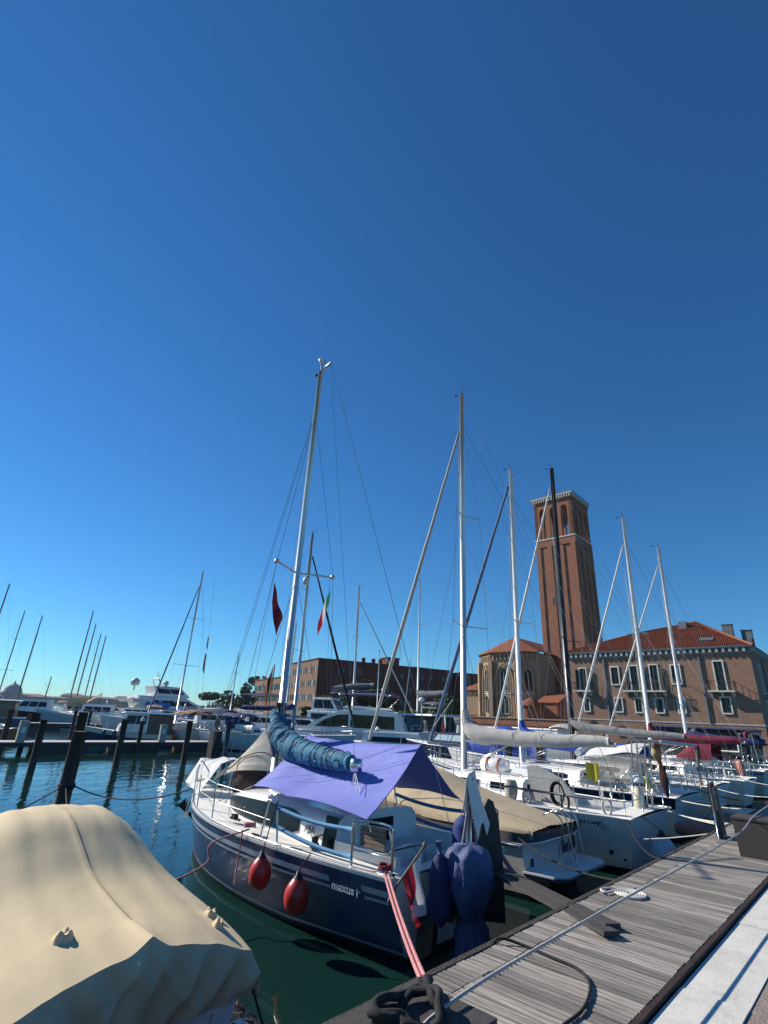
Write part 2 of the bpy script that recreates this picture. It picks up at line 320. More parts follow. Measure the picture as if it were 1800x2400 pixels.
# local x = along the dock (u), local y = n
def plank_mesh(w_, l_, seed):
    m = MB(); g = .004; nb = 2; rw = w_/nb
    m.box(-w_/2, w_/2, 0, l_, -.035, -.006)
    for k in range(nb): m.box(-w_/2+k*rw+.004, -w_/2+(k+1)*rw-.004, 0, l_, -.006, 0)
    me = m.build('plank', dockm).data; return me
pa = plank_mesh(.114, .953, 1); pb = plank_mesh(.114, .230, 2)
for o in [o for o in bpy.data.objects if o.name.startswith('plank')]: bpy.data.objects.remove(o)
rnd = random.Random(3)
u = 1.45; k = 0
rest = MB()
while u < 45:
    for me, n0, l_ in ((pa, 1.612, .955), (pb, 2.572, .232)):
        dz = rnd.uniform(-.003, .003)
        if k < 150:
            o = bpy.data.objects.new('plank', me); COL.objects.link(o); o.parent = dock; o.location = (u, n0+rnd.uniform(-.004, .004), dz)
            o.rotation_euler = (0, 0, rnd.uniform(-.004, .004))
        else: rest.box(u-.058, u+.058, n0, n0+l_, -.035, dz)
    k += 1; u += .1225
tag(rest.build('far_planks', dockm, dock), kind='stuff')
m = MB(); m.box(-3, 45, 1.566, 1.606, -.32, -.004); m.build('rear_beam', rustm, dock)
m = MB(); m.box(-3, 45, 2.808, 2.86, -.26, .006); m.build('edge_beam', pile_m, dock)
m = MB()
for i in range(16): m.box(i*3+.2, i*3+.4, 1.62, 2.8, -.3, -.04)
m.build('joist', pile_m, dock)
m = MB(); 
for i in range(14): m.tube([(i*3.4+.6, 2.70, -2.6), (i*3.4+.6, 2.70, -.3)], .11, 10)
m.build('support_pile', pile_m, dock)
# screws rows along the seam
m = MB()
for i in range(230): 
    uu = 1.45+i*.0613
    m.box(uu-.006, uu+.006, 2.50, 2.512, -.001, .0035)
m.build('screw_heads', black, dock)
# quay
def slab(name, u0, u1, n0, n1, z0, z1, mat):
    m = MB(); m.box(u0, u1, n0, n1, z0, z1)
    o = m.build(name, mat, None, (0, 0, 0), (0, 0, math.atan2(E1.y, E1.x))); return tag(o, kind='structure')
quay = empty('quay_edging', W(0, 0, 0), math.atan2(E1.y, E1.x)); quay['kind'] = 'structure'
uu = -3.0; 
while uu < 60:
    l_ = rnd.uniform(1.7, 2.4); m = MB(); m.box(uu+.003, uu+l_-.003, 1.128, 1.548, .75, 1.168+rnd.uniform(-.003, .003)); m.build('stone', stone_w, quay); uu += l_
m = MB(); m.box(-3, 60, -6, 1.12, .7, 1.158)
gravel = pm('exposed_gravel_paving', (.25, .20, .17), .85, var=.45, vs=55, bump=.8, bs=90, dirt=.6, dirtcol=(.45, .38, .32))
gr = tag(m.build('pavement', gravel, None, (0, 0, 0), (0, 0, math.atan2(E1.y, E1.x))), kind='structure')
m = MB(); m.box(-3, 60, 1.125, 1.5, -1.5, .74); tag(m.build('quay_wall', br_tow, None, (0, 0, 0), (0, 0, math.atan2(E1.y, E1.x))), kind='structure')

# ---- mooring boxes and the rope between them
def mooring_box(u, n, w_, d_, h_, label, rz=0):
    r_ = empty('bollard_box', W(u, n, 1.2), math.atan2(E1.y, E1.x)+rz, label, 'bollard box', 'dark mooring boxes on the dock')
    m = MB(); a, b = w_/2, d_/2; t = .9
    m.hexa([(-a*t, -b*t, 0), (a*t, -b*t, 0), (a*t, b*t, 0), (-a*t, b*t, 0)], [(-a, -b, h_-.03), (a, -b, h_-.03), (a, b, h_-.03), (-a, b, h_-.03)]); m.build('box_body', crate_shade_wood, r_)
    m = MB(); m.box(-a-.012, a+.012, -b-.012, b+.012, h_-.028, h_); m.build('lid', crate_shade_wood, r_)
    return r_
b1 = mooring_box(2.50, 2.02, .66, .50, .34, 'low dark wooden box with knotted black rope on its lid, at the bottom edge', 0)
b2 = mooring_box(10.55, 1.86, .52, .50, .52, 'tall dark box on the dock at the right edge of the picture', 0)
pts = []
for i in range(60):
    a = i/60*2*PI*2.6; rr = .13+.03*math.sin(3*a)+.02*math.sin(7.3*i)
    pts.append((rr*1.35*math.cos(a), rr*math.sin(a), .36+.022*math.sin(2.2*a)+.018*(i/20)))
pts = [(.36, .17, .36), (.26, .12, .40)]+pts+[(-.22, -.12, .37), (-.32, -.16, .36)]
kn = MB().tube(smooth_path(pts, 3), .021, 6).build('knotted_rope', rope_b, None, b1.location, (0, 0, b1.rotation_euler[2])); tag(kn, 'knotted tangle of black rope lying on the low dark box', 'rope')
thing_tube('grey_rope', smooth_path([W(2.1, 1.82, 1.50), W(2.66, 1.95, 1.57), W(4.6, 1.93, 1.60), W(7.2, 1.9, 1.60), W(9.4, 1.85, 1.64), W(10.6, 1.84, 1.75), W(13.5, 1.8, 1.85)], 8), .009, rope_g, 'long light grey rope stretched above the dock planks between the dark boxes', 'rope')
pts = [W(4.50, 2.85, 1.10), W(4.55, 2.79, 1.235), W(4.66, 2.62, 1.215), W(4.62, 2.35, 1.215), W(4.58, 2.12, 1.215), W(4.40, 1.96, 1.215), W(4.05, 1.86, 1.215), W(3.75, 1.86, 1.215)]
thing_tube('black_hose', smooth_path(pts, 8), .011, rope_b, 'thin black hose curling over the near dock planks', 'hose')
pts = [(0.03*(1+i/14)*math.cos(i*.5), .03*(1+i/14)*math.sin(i*.5), .012) for i in range(66)]+[(-.25, .10, .02), (-.22, .2, .02), (.0, .26, .0)]
o = MB().tube(smooth_path(pts, 2), .011, 6).build('rope_coil', rope_w, None, W(6.87, 2.52, 1.205), (0, 0, .5)); tag(o, 'flat spiral coil of cream rope lying on the dock edge', 'rope')
# two loose boards from the dock to the motorboat
gp = empty('gangplank', W(6.0, 2.9, 1.22), 0, 'two long grey boards laid from the dock edge over the water', 'gangplank')
for k_, (a, b) in enumerate((((5.42, 2.18, 1.225), (7.55, 5.0, .95)), ((5.62, 2.24, 1.225), (7.75, 5.0, .95)))):
    A = W(*a)-gp.location; B = W(*b)-gp.location; d = (B-A).normalized(); s_ = d.cross(Vector((0, 0, 1))).normalized()*.075; m = MB(); up = Vector((0, 0, .035))
    m.hexa([A-s_, A+s_, B+s_, B-s_], [A-s_+up, A+s_+up, B+s_+up, B-s_+up]); m.build('board', crate_shade_wood, gp)  # dark crate wood here paints in the shade over the boards
# dark board post (folded gangway) beside the second row
pl = empty('folded_gangway', W(11.75, 2.62, 1.2), math.atan2(E1.y, E1.x), 'upright dark board with pale stencilled plates standing on the dock edge', 'gangway')
TM = Matrix.Rotation(R(-6), 4, 'Y')
m = MB(); m.box(-.20, .14, -.02, .02, 0, .86, 0, TM); m.build('board', brownb, pl)
m = MB(); m.box(.15, .20, -.05, .03, 0, .78, 0, TM); m.build('timber_post', dockm, pl); m = MB(); m.box(.205, .25, -.04, .03, 0, .72, 0, TM); m.build('timber_post', pm('bleached_post', (.36, .34, .30), .8, var=.4, vs=8), pl)
m = MB(); m.tube([TM@Vector((-.21, -.01, 0)), TM@Vector((-.21, -.01, 1.02))], .012); m.build('steel_edge', steel, pl)
m = MB(); m.box(-.12, .05, -.028, -.021, .62, .80, 0, TM); m.box(-.12, .05, -.028, -.021, .43, .60, 0, TM); m.build('pale_plate', pm('plate_grey', (.20, .23, .27), .6), pl)
for s_, zz in (('E', .72), ('O', .63), ('R', .52), ('O', .44)): text(pl, s_, .09, TM@Vector((-.07, -.031, zz)), TM.to_3x3()@Vector((1, 0, 0)), TM.to_3x3()@Vector((0, 0, 1)), letter_d)

# ================================================================ BUILDINGS
AZX = -(PI/2-math.atan2(E1.y, E1.x))     # local x runs left to right along the fronts that face the basin, local y runs away from it
AZX = math.atan2(-E2.y, -E2.x)
def window(par, x, z0, w_, h_, y=0.0, frame=stone_f, fr=.14, glass=glassb, bars=True, door=False, axis='x', depth=.16):
    """recessed window in a wall that faces -y (axis x) or -x/+x (axis y: x means the position along y)"""
    def tr(v):
        if axis == 'x': return (x+v[0], y+v[1], v[2])
        return (y-v[1]*(-1 if axis == 'y-' else 1), x+v[0]*(-1 if axis == 'y-' else 1), v[2])
    def mk(name, parts, mat, p):
        m = MB()
        for b in parts: m.box(*b)
        m.v = [tr(v) for v in m.v]; return m.build(name, mat, p)
    a = w_/2
    f = mk('window', [(-a-fr, -a, -.11, -.001, z0-fr, z0+h_+fr), (a, a+fr, -.11, -.001, z0-fr, z0+h_+fr), (-a, a, -.11, -.001, z0+h_, z0+h_+fr), (-a-.05 if not door else -a, a+.05 if not door else a, -.15, -.001, z0-fr, z0)], frame, par)
    mk('pane', [(-a, a, -.02, -.004, z0, z0+h_)], glass, f)
    if bars: mk('sash', [(-.03, .03, -.04, -.022, z0, z0+h_), (-a, -.03, -.04, -.022, z0+h_*.62, z0+h_*.62+.05), (.03, a, -.04, -.022, z0+h_*.62, z0+h_*.62+.05)], shutter, f)
    return f
def shutters(par, x, z0, w_, h_, ang):
    for s_ in (-1, 1):
        m = MB(); m.box(0, w_/2, -.025, .025, 0, h_)
        for k in range(9): m.box(.06, w_/2-.06, -.035, -.026, .08+k*(h_-.2)/9, .08+(k+.55)*(h_-.2)/9)
        m.build('shutter', shutter, par, (x+s_*w_/2, -.07, z0), (0, 0, -R(ang) if s_ > 0 else PI+R(ang)))
def balcony(par, x0, x1, z, d=.95):
    m = MB(); m.box(x0, x1, -d, -.002, z-.16, z)
    b = m.build('balcony', stone_w, par); n_ = max(2, int((x1-x0)/1.1)+1); m = MB()
    for i in range(n_):
        xx = x0+.25+i*(x1-x0-.5)/(n_-1)
        m.hexa([(xx-.12, -.25, z-.62), (xx+.12, -.25, z-.62), (xx+.12, -.002, z-.62), (xx-.12, -.002, z-.62)], [(xx-.12, -d+.1, z-.162), (xx+.12, -d+.1, z-.162), (xx+.12, -.002, z-.162), (xx-.12, -.002, z-.162)])
    m.build('corbel', stone_w, b); m = MB(); zt = z+.98
    for p, q in (((x0+.05, -.02), (x0+.05, -d+.05)), ((x0+.05, -d+.05), (x1-.05, -d+.05)), ((x1-.05, -d+.05), (x1-.05, -.02))):
        m.tube([(p[0], p[1], zt), (q[0], q[1], zt)], .028, 5); k = max(3, int(math.hypot(q[0]-p[0], q[1]-p[1])/.16))
        for i in range(k+1): t = i/k; m.tube([(lerp(p[0], q[0], t), lerp(p[1], q[1], t), z), (lerp(p[0], q[0], t), lerp(p[1], q[1], t), zt)], .013, 4, cap=False)
    m.build('railing', black, b); return b
def roof_rows(par, A, B, C_, D, n, mat, name='tile_row'):
    """slope A,B (eave left/right), C,D (ridge right/left): barrel tile ribs running up the slope, joined"""
    A, B, C_, D = map(Vector, (A, B, C_, D)); nn = (B-A).cross(D-A).normalized(); m = MB()
    if nn.z < 0: nn = -nn
    m.add([A, B, C_, D], [(0, 1, 2, 3)]); m.add([A-nn*.1, B-nn*.1, C_-nn*.1, D-nn*.1], [(3, 2, 1, 0)])
    for a, b in ((A, B), (B, C_), (C_, D), (D, A)):
        if (a-b).length > .01: m.add([a, b, b-nn*.1, a-nn*.1], [(3, 2, 1, 0)])
    return m.build(name, mat, par)
def ribs(par, ev0, ev1, up, lenf, n, mat, name='tiles', r=.085):
    """real tile ribs: n ribs spaced along the eave ev0..ev1, each climbing along unit vector up for lenf(t) metres"""
    ev0, ev1, up = Vector(ev0), Vector(ev1), Vector(up).normalized(); d = (ev1-ev0).normalized(); nn = d.cross(up).normalized()
    if nn.z < 0: nn = -nn
    m = MB()
    for i in range(n):
        t = (i+.5)/n; a = ev0.lerp(ev1, t); l_ = lenf(t)
        if l_ < .1: continue
        k = max(1, int(l_/1.2)); 
        for j in range(k):
            p = a+up*(l_*j/k); q = a+up*(l_*(j+1)/k); e = nn*(.0 if j % 2 else .012); c = nn*r*.75; s_ = d*r
            m.add([p-s_, p-s_*.5+c+e, p+s_*.5+c+e, p+s_, q-s_*.8, q-s_*.4+c*.8+e, q+s_*.4+c*.8+e, q+s_*.8], [(0, 1, 5, 4), (1, 2, 6, 5), (2, 3, 7, 6), (0, 3, 2, 1)])
    return tag(m.build(name, mat, par), kind='stuff')

# ---- monastery block on the right: front plane u = 69.3, from n = 30.4 (left) to n = 9.6 (right)
mon = empty('monastery_building', W(69.3, 30.4, 0), AZX, 'two storey brick building with balconies, white window frames and a hipped tile roof', 'building')
Lm = 20.8; Dm = 17.0
m = MB(); m.box(0, Lm, 0, Dm, 0, 11.25); m.build('wall', br_mon, mon)
m = MB(); m.box(-.05, Lm+.05, -.05, Dm, 3.72, 3.86); m.build('string_course', cornice_m, mon)
m = MB(); m.box(-.1, Lm+.1, -.1, Dm, 11.26, 11.36); m.box(-.45, Lm+.45, -.45, Dm, 11.80, 11.90); m.build('cornice', cornice_m, mon)
m = MB(); m.box(-.04, Lm+.04, -.04, Dm, 11.36, 11.80); m.build('cornice_band', lead, mon)
m = MB()
for i in range(32): xx = .1+i*Lm/32; m.box(xx, xx+.26, -.38, -.041, 11.36, 11.80)
for i in range(24): yy = .1+i*Dm/24; m.box(Lm+.041, Lm+.38, yy, yy+.26, 11.36, 11.80)
tag(m.build('cornice_bracket', cornice_m, mon), kind='stuff')
m = MB(); m.box(-.5, Lm+.5, -.52, -.44, 11.91, 12.0); m.box(Lm+.44, Lm+.52, -.52, Dm, 11.91, 12.0); m.build('gutter', lead, mon)
# hipped roof: peak above local x ~ 14.9, lower ridge towards the left
ze = 11.92; A_ = Vector((-.5, -.5, ze)); B_ = Vector((Lm+.5, -.5, ze)); P1 = Vector((14.8, 6.2, 15.9)); P0 = Vector((7.2, 3.59, 14.35)); Bk = Vector((Lm+.5, Dm, ze)); P2 = Vector((14.8, Dm, 15.9)); Ak = Vector((-.5, 13, ze))
m = MB(); m.add([A_, B_, P1, P0], [(0, 1, 2), (0, 2, 3)]); m.add([B_, Bk, P2, P1], [(0, 1, 2, 3)]); m.add([A_, P0, Ak], [(0, 1, 2)]); m.add([Ak, P0, P1, P2, Vector((-.5, Dm, ze))], [(0, 2, 1), (0, 3, 2), (0, 4, 3)])
rf = m.build('roof', tile, mon)
up = (P1-Vector((14.8, -.5, ze))).normalized()
def lf(t):
    x = lerp(-.5, Lm+.5, t); f = (P1-Vector((14.8, -.5, ze))).length
    if x > 14.8: return f*(Lm+.5-x)/(Lm+.5-14.8)
    return f*lerp(.61, 1, (x-7.2)/7.6) if x > 7.2 else f*.61*(x+.5)/7.7
ribs(rf, A_, B_, up, lf, 100, tile, 'tiles')
up2 = (P1-Vector((Lm+.5, 6.2, ze))).normalized(); f2 = (P1-Vector((Lm+.5, 6.2, ze))).length
ribs(rf, B_, Bk, up2, lambda t: f2*min(1, t*(Dm+.5)/6.7), 80, tile, 'tiles')
m = MB(); m.tube([B_+Vector((0, 0, .03)), P1+Vector((0, 0, .12))], .13, 6); m.tube([P0+Vector((0, 0, .1)), P1+Vector((0, 0, .12))], .11, 6); m.tube([A_+Vector((0, 0, .03)), P0+Vector((0, 0, .1))], .1, 6); m.build('ridge_tiles', tile2, rf)
m = MB(); m.box(13.2, 14.1, 4.6, 5.6, 14.0, 15.9); m.build('chimney', lead, rf)
for xx, yy, zz in ((17.1, 9.4, 15.9), (19.0, 9.8, 15.1)): m = MB(); m.box(xx, xx+1.1, yy, yy+.9, 13.0, zz); m.box(xx-.06, xx+1.16, yy-.06, yy+.96, zz+.001, zz+.1); m.build('chimney', lead, rf)
m = MB(); m.tube([(Lm+.2, 2.6, 12), (Lm+.2, 2.6, 13.0)], .14, 8); m.build('chimney_pipe', tile, rf)
m = MB(); c = Vector((16.7, 1.2, 12.98)); s1 = Vector((.75, 0, 0)); s2 = up*.42; nn = s1.cross(s2).normalized()*.14
m.hexa([c-s1-s2, c+s1-s2, c+s1+s2, c-s1+s2], [c-s1-s2+nn, c+s1-s2+nn, c+s1+s2+nn, c-s1+s2+nn]); m.build('skylight', pm('skylight_glass', (.10, .13, .15), .1), rf)
for (n0, n1, z0, z1) in ((24.72, 23.69, 8.0, 10.0), (17.72, 16.72, 8.05, 10.05)): window(mon, 30.4-(n0+n1)/2, z0, .86, z1-z0)
for (n0, n1, z0, z1) in ((28.54, 27.72, 4.75, 6.25), (24.64, 23.67, 4.8, 6.3), (22.25, 21.35, 4.8, 6.3), (19.97, 19.02, 4.82, 6.32), (17.55, 16.75, 4.85, 6.38), (13.22, 12.21, 4.95, 6.5)): window(mon, 30.4-(n0+n1)/2, z0, abs(n0-n1)-.2, z1-z0)
for xc, z1 in ((2.1, 9.95), (8.5, 10.1), (10.8, 10.15), (17.6, 10.35)):
    window(mon, xc, 7.25, .82, z1-7.25, door=True)
shutters(mon, 2.1, 7.3, .95, 2.5, 25); shutters(mon, 8.5, 7.3, .95, 2.6, 12); shutters(mon, 10.8, 7.3, .95, 2.6, 12)
balcony(mon, 1.0, 3.25, 7.2); balcony(mon, 7.2, 12.0, 7.2); balcony(mon, 16.3, 18.9, 7.22)
for xx in (4.95, 15.8): 
    m = MB(); m.box(xx-.10, xx+.10, -.16, -.002, 3.9, 11.2); m.build('downpipe', lead, mon)
m = MB(); m.box(-.05, .25, -.06, -.002, 3.87, 11.2); m.build('corner_pilaster', br_tow, mon)
m = MB(); m.tube([(12.3, -.05, 8.9), (12.3, -1.2, 9.3)], .03, 5); m.tube([(12.3, -1.2, 9.3), (12.15, -1.35, 9.2)], .1, 8); m.build('wall_lamp', lead, mon)
for yy in (4.2,): window(mon, yy, 7.3, .9, 2.9, y=Lm, axis='y', frame=stone_w)
window(mon, 4.2, 4.8, .9, 1.5, y=Lm, axis='y', frame=stone_w)
m = MB(); m.box(Lm+.002, Lm+.16, 7.0, 7.22, 2.0, 11.2); m.build('downpipe', lead, mon)
m = MB(); m.box(Lm+.002, Lm+.7, 3.3, 5.1, 7.0, 7.2); m.build('balcony', stone_w, mon)
m = MB(); arch = [(x_, z_) for x_, z_ in [(.55, 0)]+[(.55*math.cos(a), .5+.55*math.sin(a)) for a in [i*PI/10 for i in range(11)]]+[(-.55, 0)]]
m.add([(2.9+x_, -.02, 2.6+z_) for x_, z_ in arch], [tuple(range(len(arch)))]); m.add([(2.9+x_*1.0, -.001, 2.6+z_) for x_, z_ in arch], [tuple(range(len(arch)))]); m.build('arched_opening', black, mon)
m = MB(); m.box(5.9, 6.7, -.03, -.002, 1.8, 3.15); m.build('door', black, mon)
for xx in (16.3,): m = MB(); m.box(xx-.3, xx+.3, -.03, -.002, 3.0, 3.2); m.build('vent', black, mon)

# ---- garden wall / sea wall
gw = empty('garden_wall', W(69.3, 30.39, 0), AZX, 'long low brick wall with stone coping between the church and the marina', 'wall')
m = MB(); m.box(-17.5, -.02, .1, .5, 0, 3.45); m.build('wall', br_tow, gw); m = MB(); m.box(-17.5, -.02, .0, .6, 3.453, 3.6); m.build('coping', pm('pink_coping', (.38, .25, .18), .8, var=.3, vs=4), gw)
m = MB(); m.box(-17.5, -.02, .06, .099, 2.55, 2.65); m.build('string_course', tile2, gw)
sw = empty('sea_wall', W(69.6, 48, 0), AZX, 'old pale stone sea wall with block courses behind the catamarans', 'wall')
sb = pm('sea_wall_stone', (.34, .29, .22), .9, var=.35, vs=1.5, bump=.5, bs=6, dirt=.4)
m = MB()
for r_ in range(6):
    x = -62.0-(r_ % 2)*.7
    while x < 0: l_ = rnd.uniform(1.1, 2.0); m.box(x+.02, x+l_-.02, rnd.uniform(0, .05), .8, r_*.55+.01, r_*.55+.53); x += l_
tag(m.build('stone_block', sb, sw), kind='stuff'); m = MB(); m.box(-63, 0, .1, .75, 0, 3.3); m.build('wall_core', sb, sw)

# ---- bell tower
tow = empty('bell_tower', W(92.8, 36.9, 0), AZX, 'tall square brick campanile with open arched belfry and white cornice', 'tower')
s_ = 8.0; H0 = 46.7      # local: the near corner is (0,0); front face runs to -x, side face runs to +y
m = MB(); PB = 37.0
m.box(-s_, 0, 0, s_, 0, PB+.2)
body = m.build('shaft', br_tow, tow)
m = MB()
for k in range(4):   # pilaster strips stand proud of the recessed fields
    a = -s_+k*(s_-.9)/3; m.box(a-.001, a+.9, -.16, -.002, 2, PB-1.2)
    a = k*(s_-.9)/3; m.box(.002, .16, a-.001, a+.9, 2, PB-1.2)
m.box(-s_-.16, .16, -.16, -.002, PB-1.199, PB); m.box(.002, .16, -.001, s_, PB-1.199, PB)
m.build('pilaster', br_tow, tow)
m = MB(); m.box(-s_-.2, .2, -.25, s_, PB+.201, PB+.45); m.build('belfry_sill', stone_w, tow)
# belfry: corner piers and arch spandrels
def belfry_face(f):
    m = MB(); z0 = PB+.45; z1 = z0+6.6; zt = H0-1.6; a = 1.05; w_ = 1.35; g = (s_-2*a-3*w_)/2
    xs = []; x = a
    for k in range(3): xs.append((x, x+w_)); x += w_+g
    pts = lambda x, z, y: f(x, y, z)
    def bx(x0, x1, zz0, zz1):
        vs = [pts(x, z, y) for z in (zz0, zz1) for y in (0, .7) for x in (x0, x1)]; m.add(vs, [(0, 2, 3, 1), (4, 5, 7, 6), (0, 1, 5, 4), (2, 6, 7, 3), (0, 4, 6, 2), (1, 3, 7, 5)])
    bx(0, a, z0, zt); bx(s_-a, s_, z0, zt); bx(xs[0][1], xs[1][0], z0, zt); bx(xs[1][1], xs[2][0], z0, zt)
    for x0, x1 in xs:
        c_ = (x0+x1)/2; r_ = w_/2; zs = z1-r_; N_ = 8
        for i in range(N_):
            a0 = PI-i*PI/N_; a1 = PI-(i+1)*PI/N_
            q = [(c_+r_*math.cos(a0), zs+r_*math.sin(a0)), (c_+r_*math.cos(a1), zs+r_*math.sin(a1)), (c_+r_*math.cos(a1), zt), (c_+r_*math.cos(a0), zt)]
            vs = [pts(x, z, y) for y in (0, .7) for x, z in q]; m.add(vs, [(0, 1, 2, 3), (7, 6, 5, 4), (0, 4, 5, 1)])
    return m
for f in (lambda x, y, z: (-s_+x, y, z), lambda x, y, z: (-y, x, z), lambda x, y, z: (-s_+x, s_-y, z), lambda x, y, z: (-s_+y, x, z)): belfry_face(f).build('belfry_arcade', br_tow, tow)
m = MB(); m.box(-s_+.8, -.8, .8, s_-.8, H0-1.8, H0-1.2); m.build('belfry_ceiling', br_tow, tow)
m = MB(); m.box(-s_-.12, .12, -.12, s_+.12, H0-1.6, H0-.6); m.build('frieze', br_tow, tow)
m = MB()
for i in range(15):
    x = -s_+.1+i*(s_-.35)/14; m.box(x, x+.22, -.4, -.121, H0-1.2, H0-.61); m.box(.121, .4, -x-.22, -x, H0-1.2, H0-.61)
tag(m.build('corbel', stone_w, tow), kind='stuff')
m = MB(); m.box(-s_-.45, .45, -.45, s_+.45, H0-.6, H0-.3); m.build('cornice', cornice_m, tow)
m = MB(); m.box(-s_-.35, .35, -.35, s_+.35, H0-.299, H0-.05); m.tube([(-4, 4, H0), (-4, 4, H0+2.2)], .05, 5); m.build('roof', lead, tow)
for xx in (-6.0, -4.0, -2.0):
    m = MB(); m.lathe([(.5, -.75), (.42, -.5), (.3, -.1), (.2, .25), (.0, .35)], 12, (xx, 2.2, 42.0)); m.build('bell', pm('bronze', (.12, .10, .07), .5, metal=.5) if 'bronze' not in MT else MT['bronze'], tow)
m = MB(); m.box(-7.4, -.6, 2.1, 2.3, 42.4, 42.65); m.box(-4.1, -3.9, .8, 7.2, 42.4, 42.65); m.build('bell_beam', pile_m, tow)
m = MB(); m.box(-5.4, -4.9, -.168, -.161, 24, 25.4); m.box(.161, .168, 2.5, 2.9, 27.5, 29); m.build('slit_window', black, tow)

# ---- church: polygonal apse with tall gothic windows, nave roof behind, chapel on the left
ch = empty('gothic_church', W(85, 47, 0), AZX, 'gothic brick church with polygonal apse, tall lancet windows and tiled roof', 'church')
# apse corners in (u,n): left to right
ap = [(91.5, 57.0), (87.0, 54.9), (84.2, 51.0), (84.2, 46.2), (86.6, 43.0)]
loc = lambda u, n, z: Vector((-(n-47), u-85, z))
m = MB(); zt = 14.6
for i in range(len(ap)-1):
    a, b = ap[i], ap[i+1]; m.add([loc(*a, 0), loc(*b, 0), loc(*b, zt), loc(*a, zt)], [(0, 1, 2, 3)])
m.add([loc(86.6, 43.0, 0), loc(99, 43.0, 0), loc(99, 43, zt), loc(86.6, 43, zt)], [(0, 1, 2, 3)]); m.add([loc(99, 57, 0), loc(91.5, 57, 0), loc(91.5, 57, zt), loc(99, 57, zt)], [(0, 1, 2, 3)])
m.build('wall', br_ch, ch)
rp = loc(90.5, 49.6, 18.3); rb = loc(105, 49.6, 18.3)
m = MB(); EO = []
cen = loc(92, 49.8, 0)
for a in ap: p = loc(*a, zt+.1); d = (p-Vector((cen.x, cen.y, p.z))).normalized(); EO.append(p+d*.7)
for i in range(len(EO)-1): m.add([EO[i], EO[i+1], rp], [(0, 1, 2)]); m.add([EO[i]-Vector((0, 0, .15)), EO[i+1]-Vector((0, 0, .15)), EO[i+1], EO[i]], [(0, 1, 2, 3)])
m.add([EO[-1], loc(105, 42.3, zt+.1), rb, rp], [(0, 1, 2, 3)]); m.add([loc(105, 57.7, zt+.1), EO[0], rp, rb], [(0, 1, 2, 3)])
m.build('roof', tile2, ch)
for i in range(len(ap)-1):
    a = loc(*ap[i], 0); b = loc(*ap[i+1], 0); d = (b-a); l_ = d.length; d.normalize(); nrm = Vector((d.y, -d.x, 0)); mid = (a+b)/2
    M = Matrix(((d.x, -nrm.x, 0, mid.x), (d.y, -nrm.y, 0, mid.y), (0, 0, 1, 0), (0, 0, 0, 1)))   # local -y = outward
    # buttress
    m = MB(); m.box(-l_/2-.35, -l_/2+.35, -.75, .0, 0, 13.2, 0, M); m.build('buttress', br_ch, ch)
    # pointed arch frame, tall windows in two tiers
    ww = min(1.5, l_*.36); 
    for z0, h_ in ((4.3, 3.1), (8.0, 4.0)):
        out = [(-ww/2, z0), (ww/2, z0), (ww/2, z0+h_*.75), (ww*.28, z0+h_*.92), (0, z0+h_), (-ww*.28, z0+h_*.92), (-ww/2, z0+h_*.75)]
        m = MB(); m.add([M@Vector((x, -.05, z)) for x, z in out]+[M@Vector((x, .0, z)) for x, z in out], [tuple(range(7))]+[(k, k+7, (k+1) % 7+7, (k+1) % 7) for k in range(7)]); wn = m.build('window', glassd, ch)
        m = MB(); P_ = [M@Vector((x*1.06, -.09, z)) for x, z in out]; m.tube(P_+[P_[0]], .075, 4); m.tube([M@Vector((0, -.09, z0)), M@Vector((0, -.09, z0+h_*.8))], .06, 4); m.build('tracery', stone_f, wn)
    ow = ww*1.9; m = MB()
    P_ = [M@Vector((x, -.30, z)) for x, z in ((-ow/2, 3.6), (-ow/2, 10.2), (-ow*.36, 11.6), (-ow*.16, 12.4), (0, 12.7), (ow*.16, 12.4), (ow*.36, 11.6), (ow/2, 10.2), (ow/2, 3.6))]; m.tube(P_, .17, 4); m.build('arch_moulding', br_ch, ch)
    m = MB(); k_ = int(l_/.75)
    for k in range(k_): x = -l_/2+(k+.5)*l_/k_; m.box(x-.12, x+.12, -.28, -.0, 13.3, 14.1, 0, M); m.box(x-.3, x+.3, -.3, .0, 14.101, 14.45, 0, M)
    tag(m.build('corbel_table', br_ch, ch), kind='stuff')
    for bb in ((-l_/2+.36, l_/2-.36, 7.6), (-l_/2+.36, -ow/2-.2, 10.2), (ow/2+.2, l_/2-.36, 10.2)):
        if bb[1] > bb[0]: m = MB(); m.box(bb[0], bb[1], -.1, 0, bb[2], bb[2]+.15, 0, M); m.build('stone_band', stone_w, ch)
# transition wall to the tower
m = MB(); m.add([loc(88.5, 43.4, 0), loc(93.2, 43.4, 0), loc(93.2, 43.4, 13.6), loc(88.5, 43.4, 13.6)], [(0, 1, 2, 3)]); m.build('side_wall', br_tow, ch)
# chapel to the left
cp = empty('side_chapel', W(98, 62.5, 0), AZX, 'small pale brick chapel with pointed window left of the apse', 'chapel')
m = MB(); m.box(-4.6, 4.6, 0, 9, 0, 9.0); m.build('wall', br_ch, cp)
m = MB(); m.add([(-5, -.5, 9.05), (5, -.5, 9.05), (5, 9, 9.05), (-5, 9, 9.05), (-1.5, 4.5, 11.3), (5, 4.5, 11.3)], [(0, 1, 5, 4), (1, 2, 5), (2, 3, 4, 5), (3, 0, 4), (0, 3, 2, 1)]); m.build('roof', tile2, cp)
out = [(-.6, 4.4), (.6, 4.4), (.6, 6.0), (0, 7.0), (-.6, 6.0)]
m = MB(); m.add([(x+.6, -.06, z) for x, z in out]+[(x+.6, 0, z) for x, z in out], [tuple(range(5))]+[(k, k+5, (k+1) % 5+5, (k+1) % 5) for k in range(5)]); wn = m.build('window', glassd, cp)
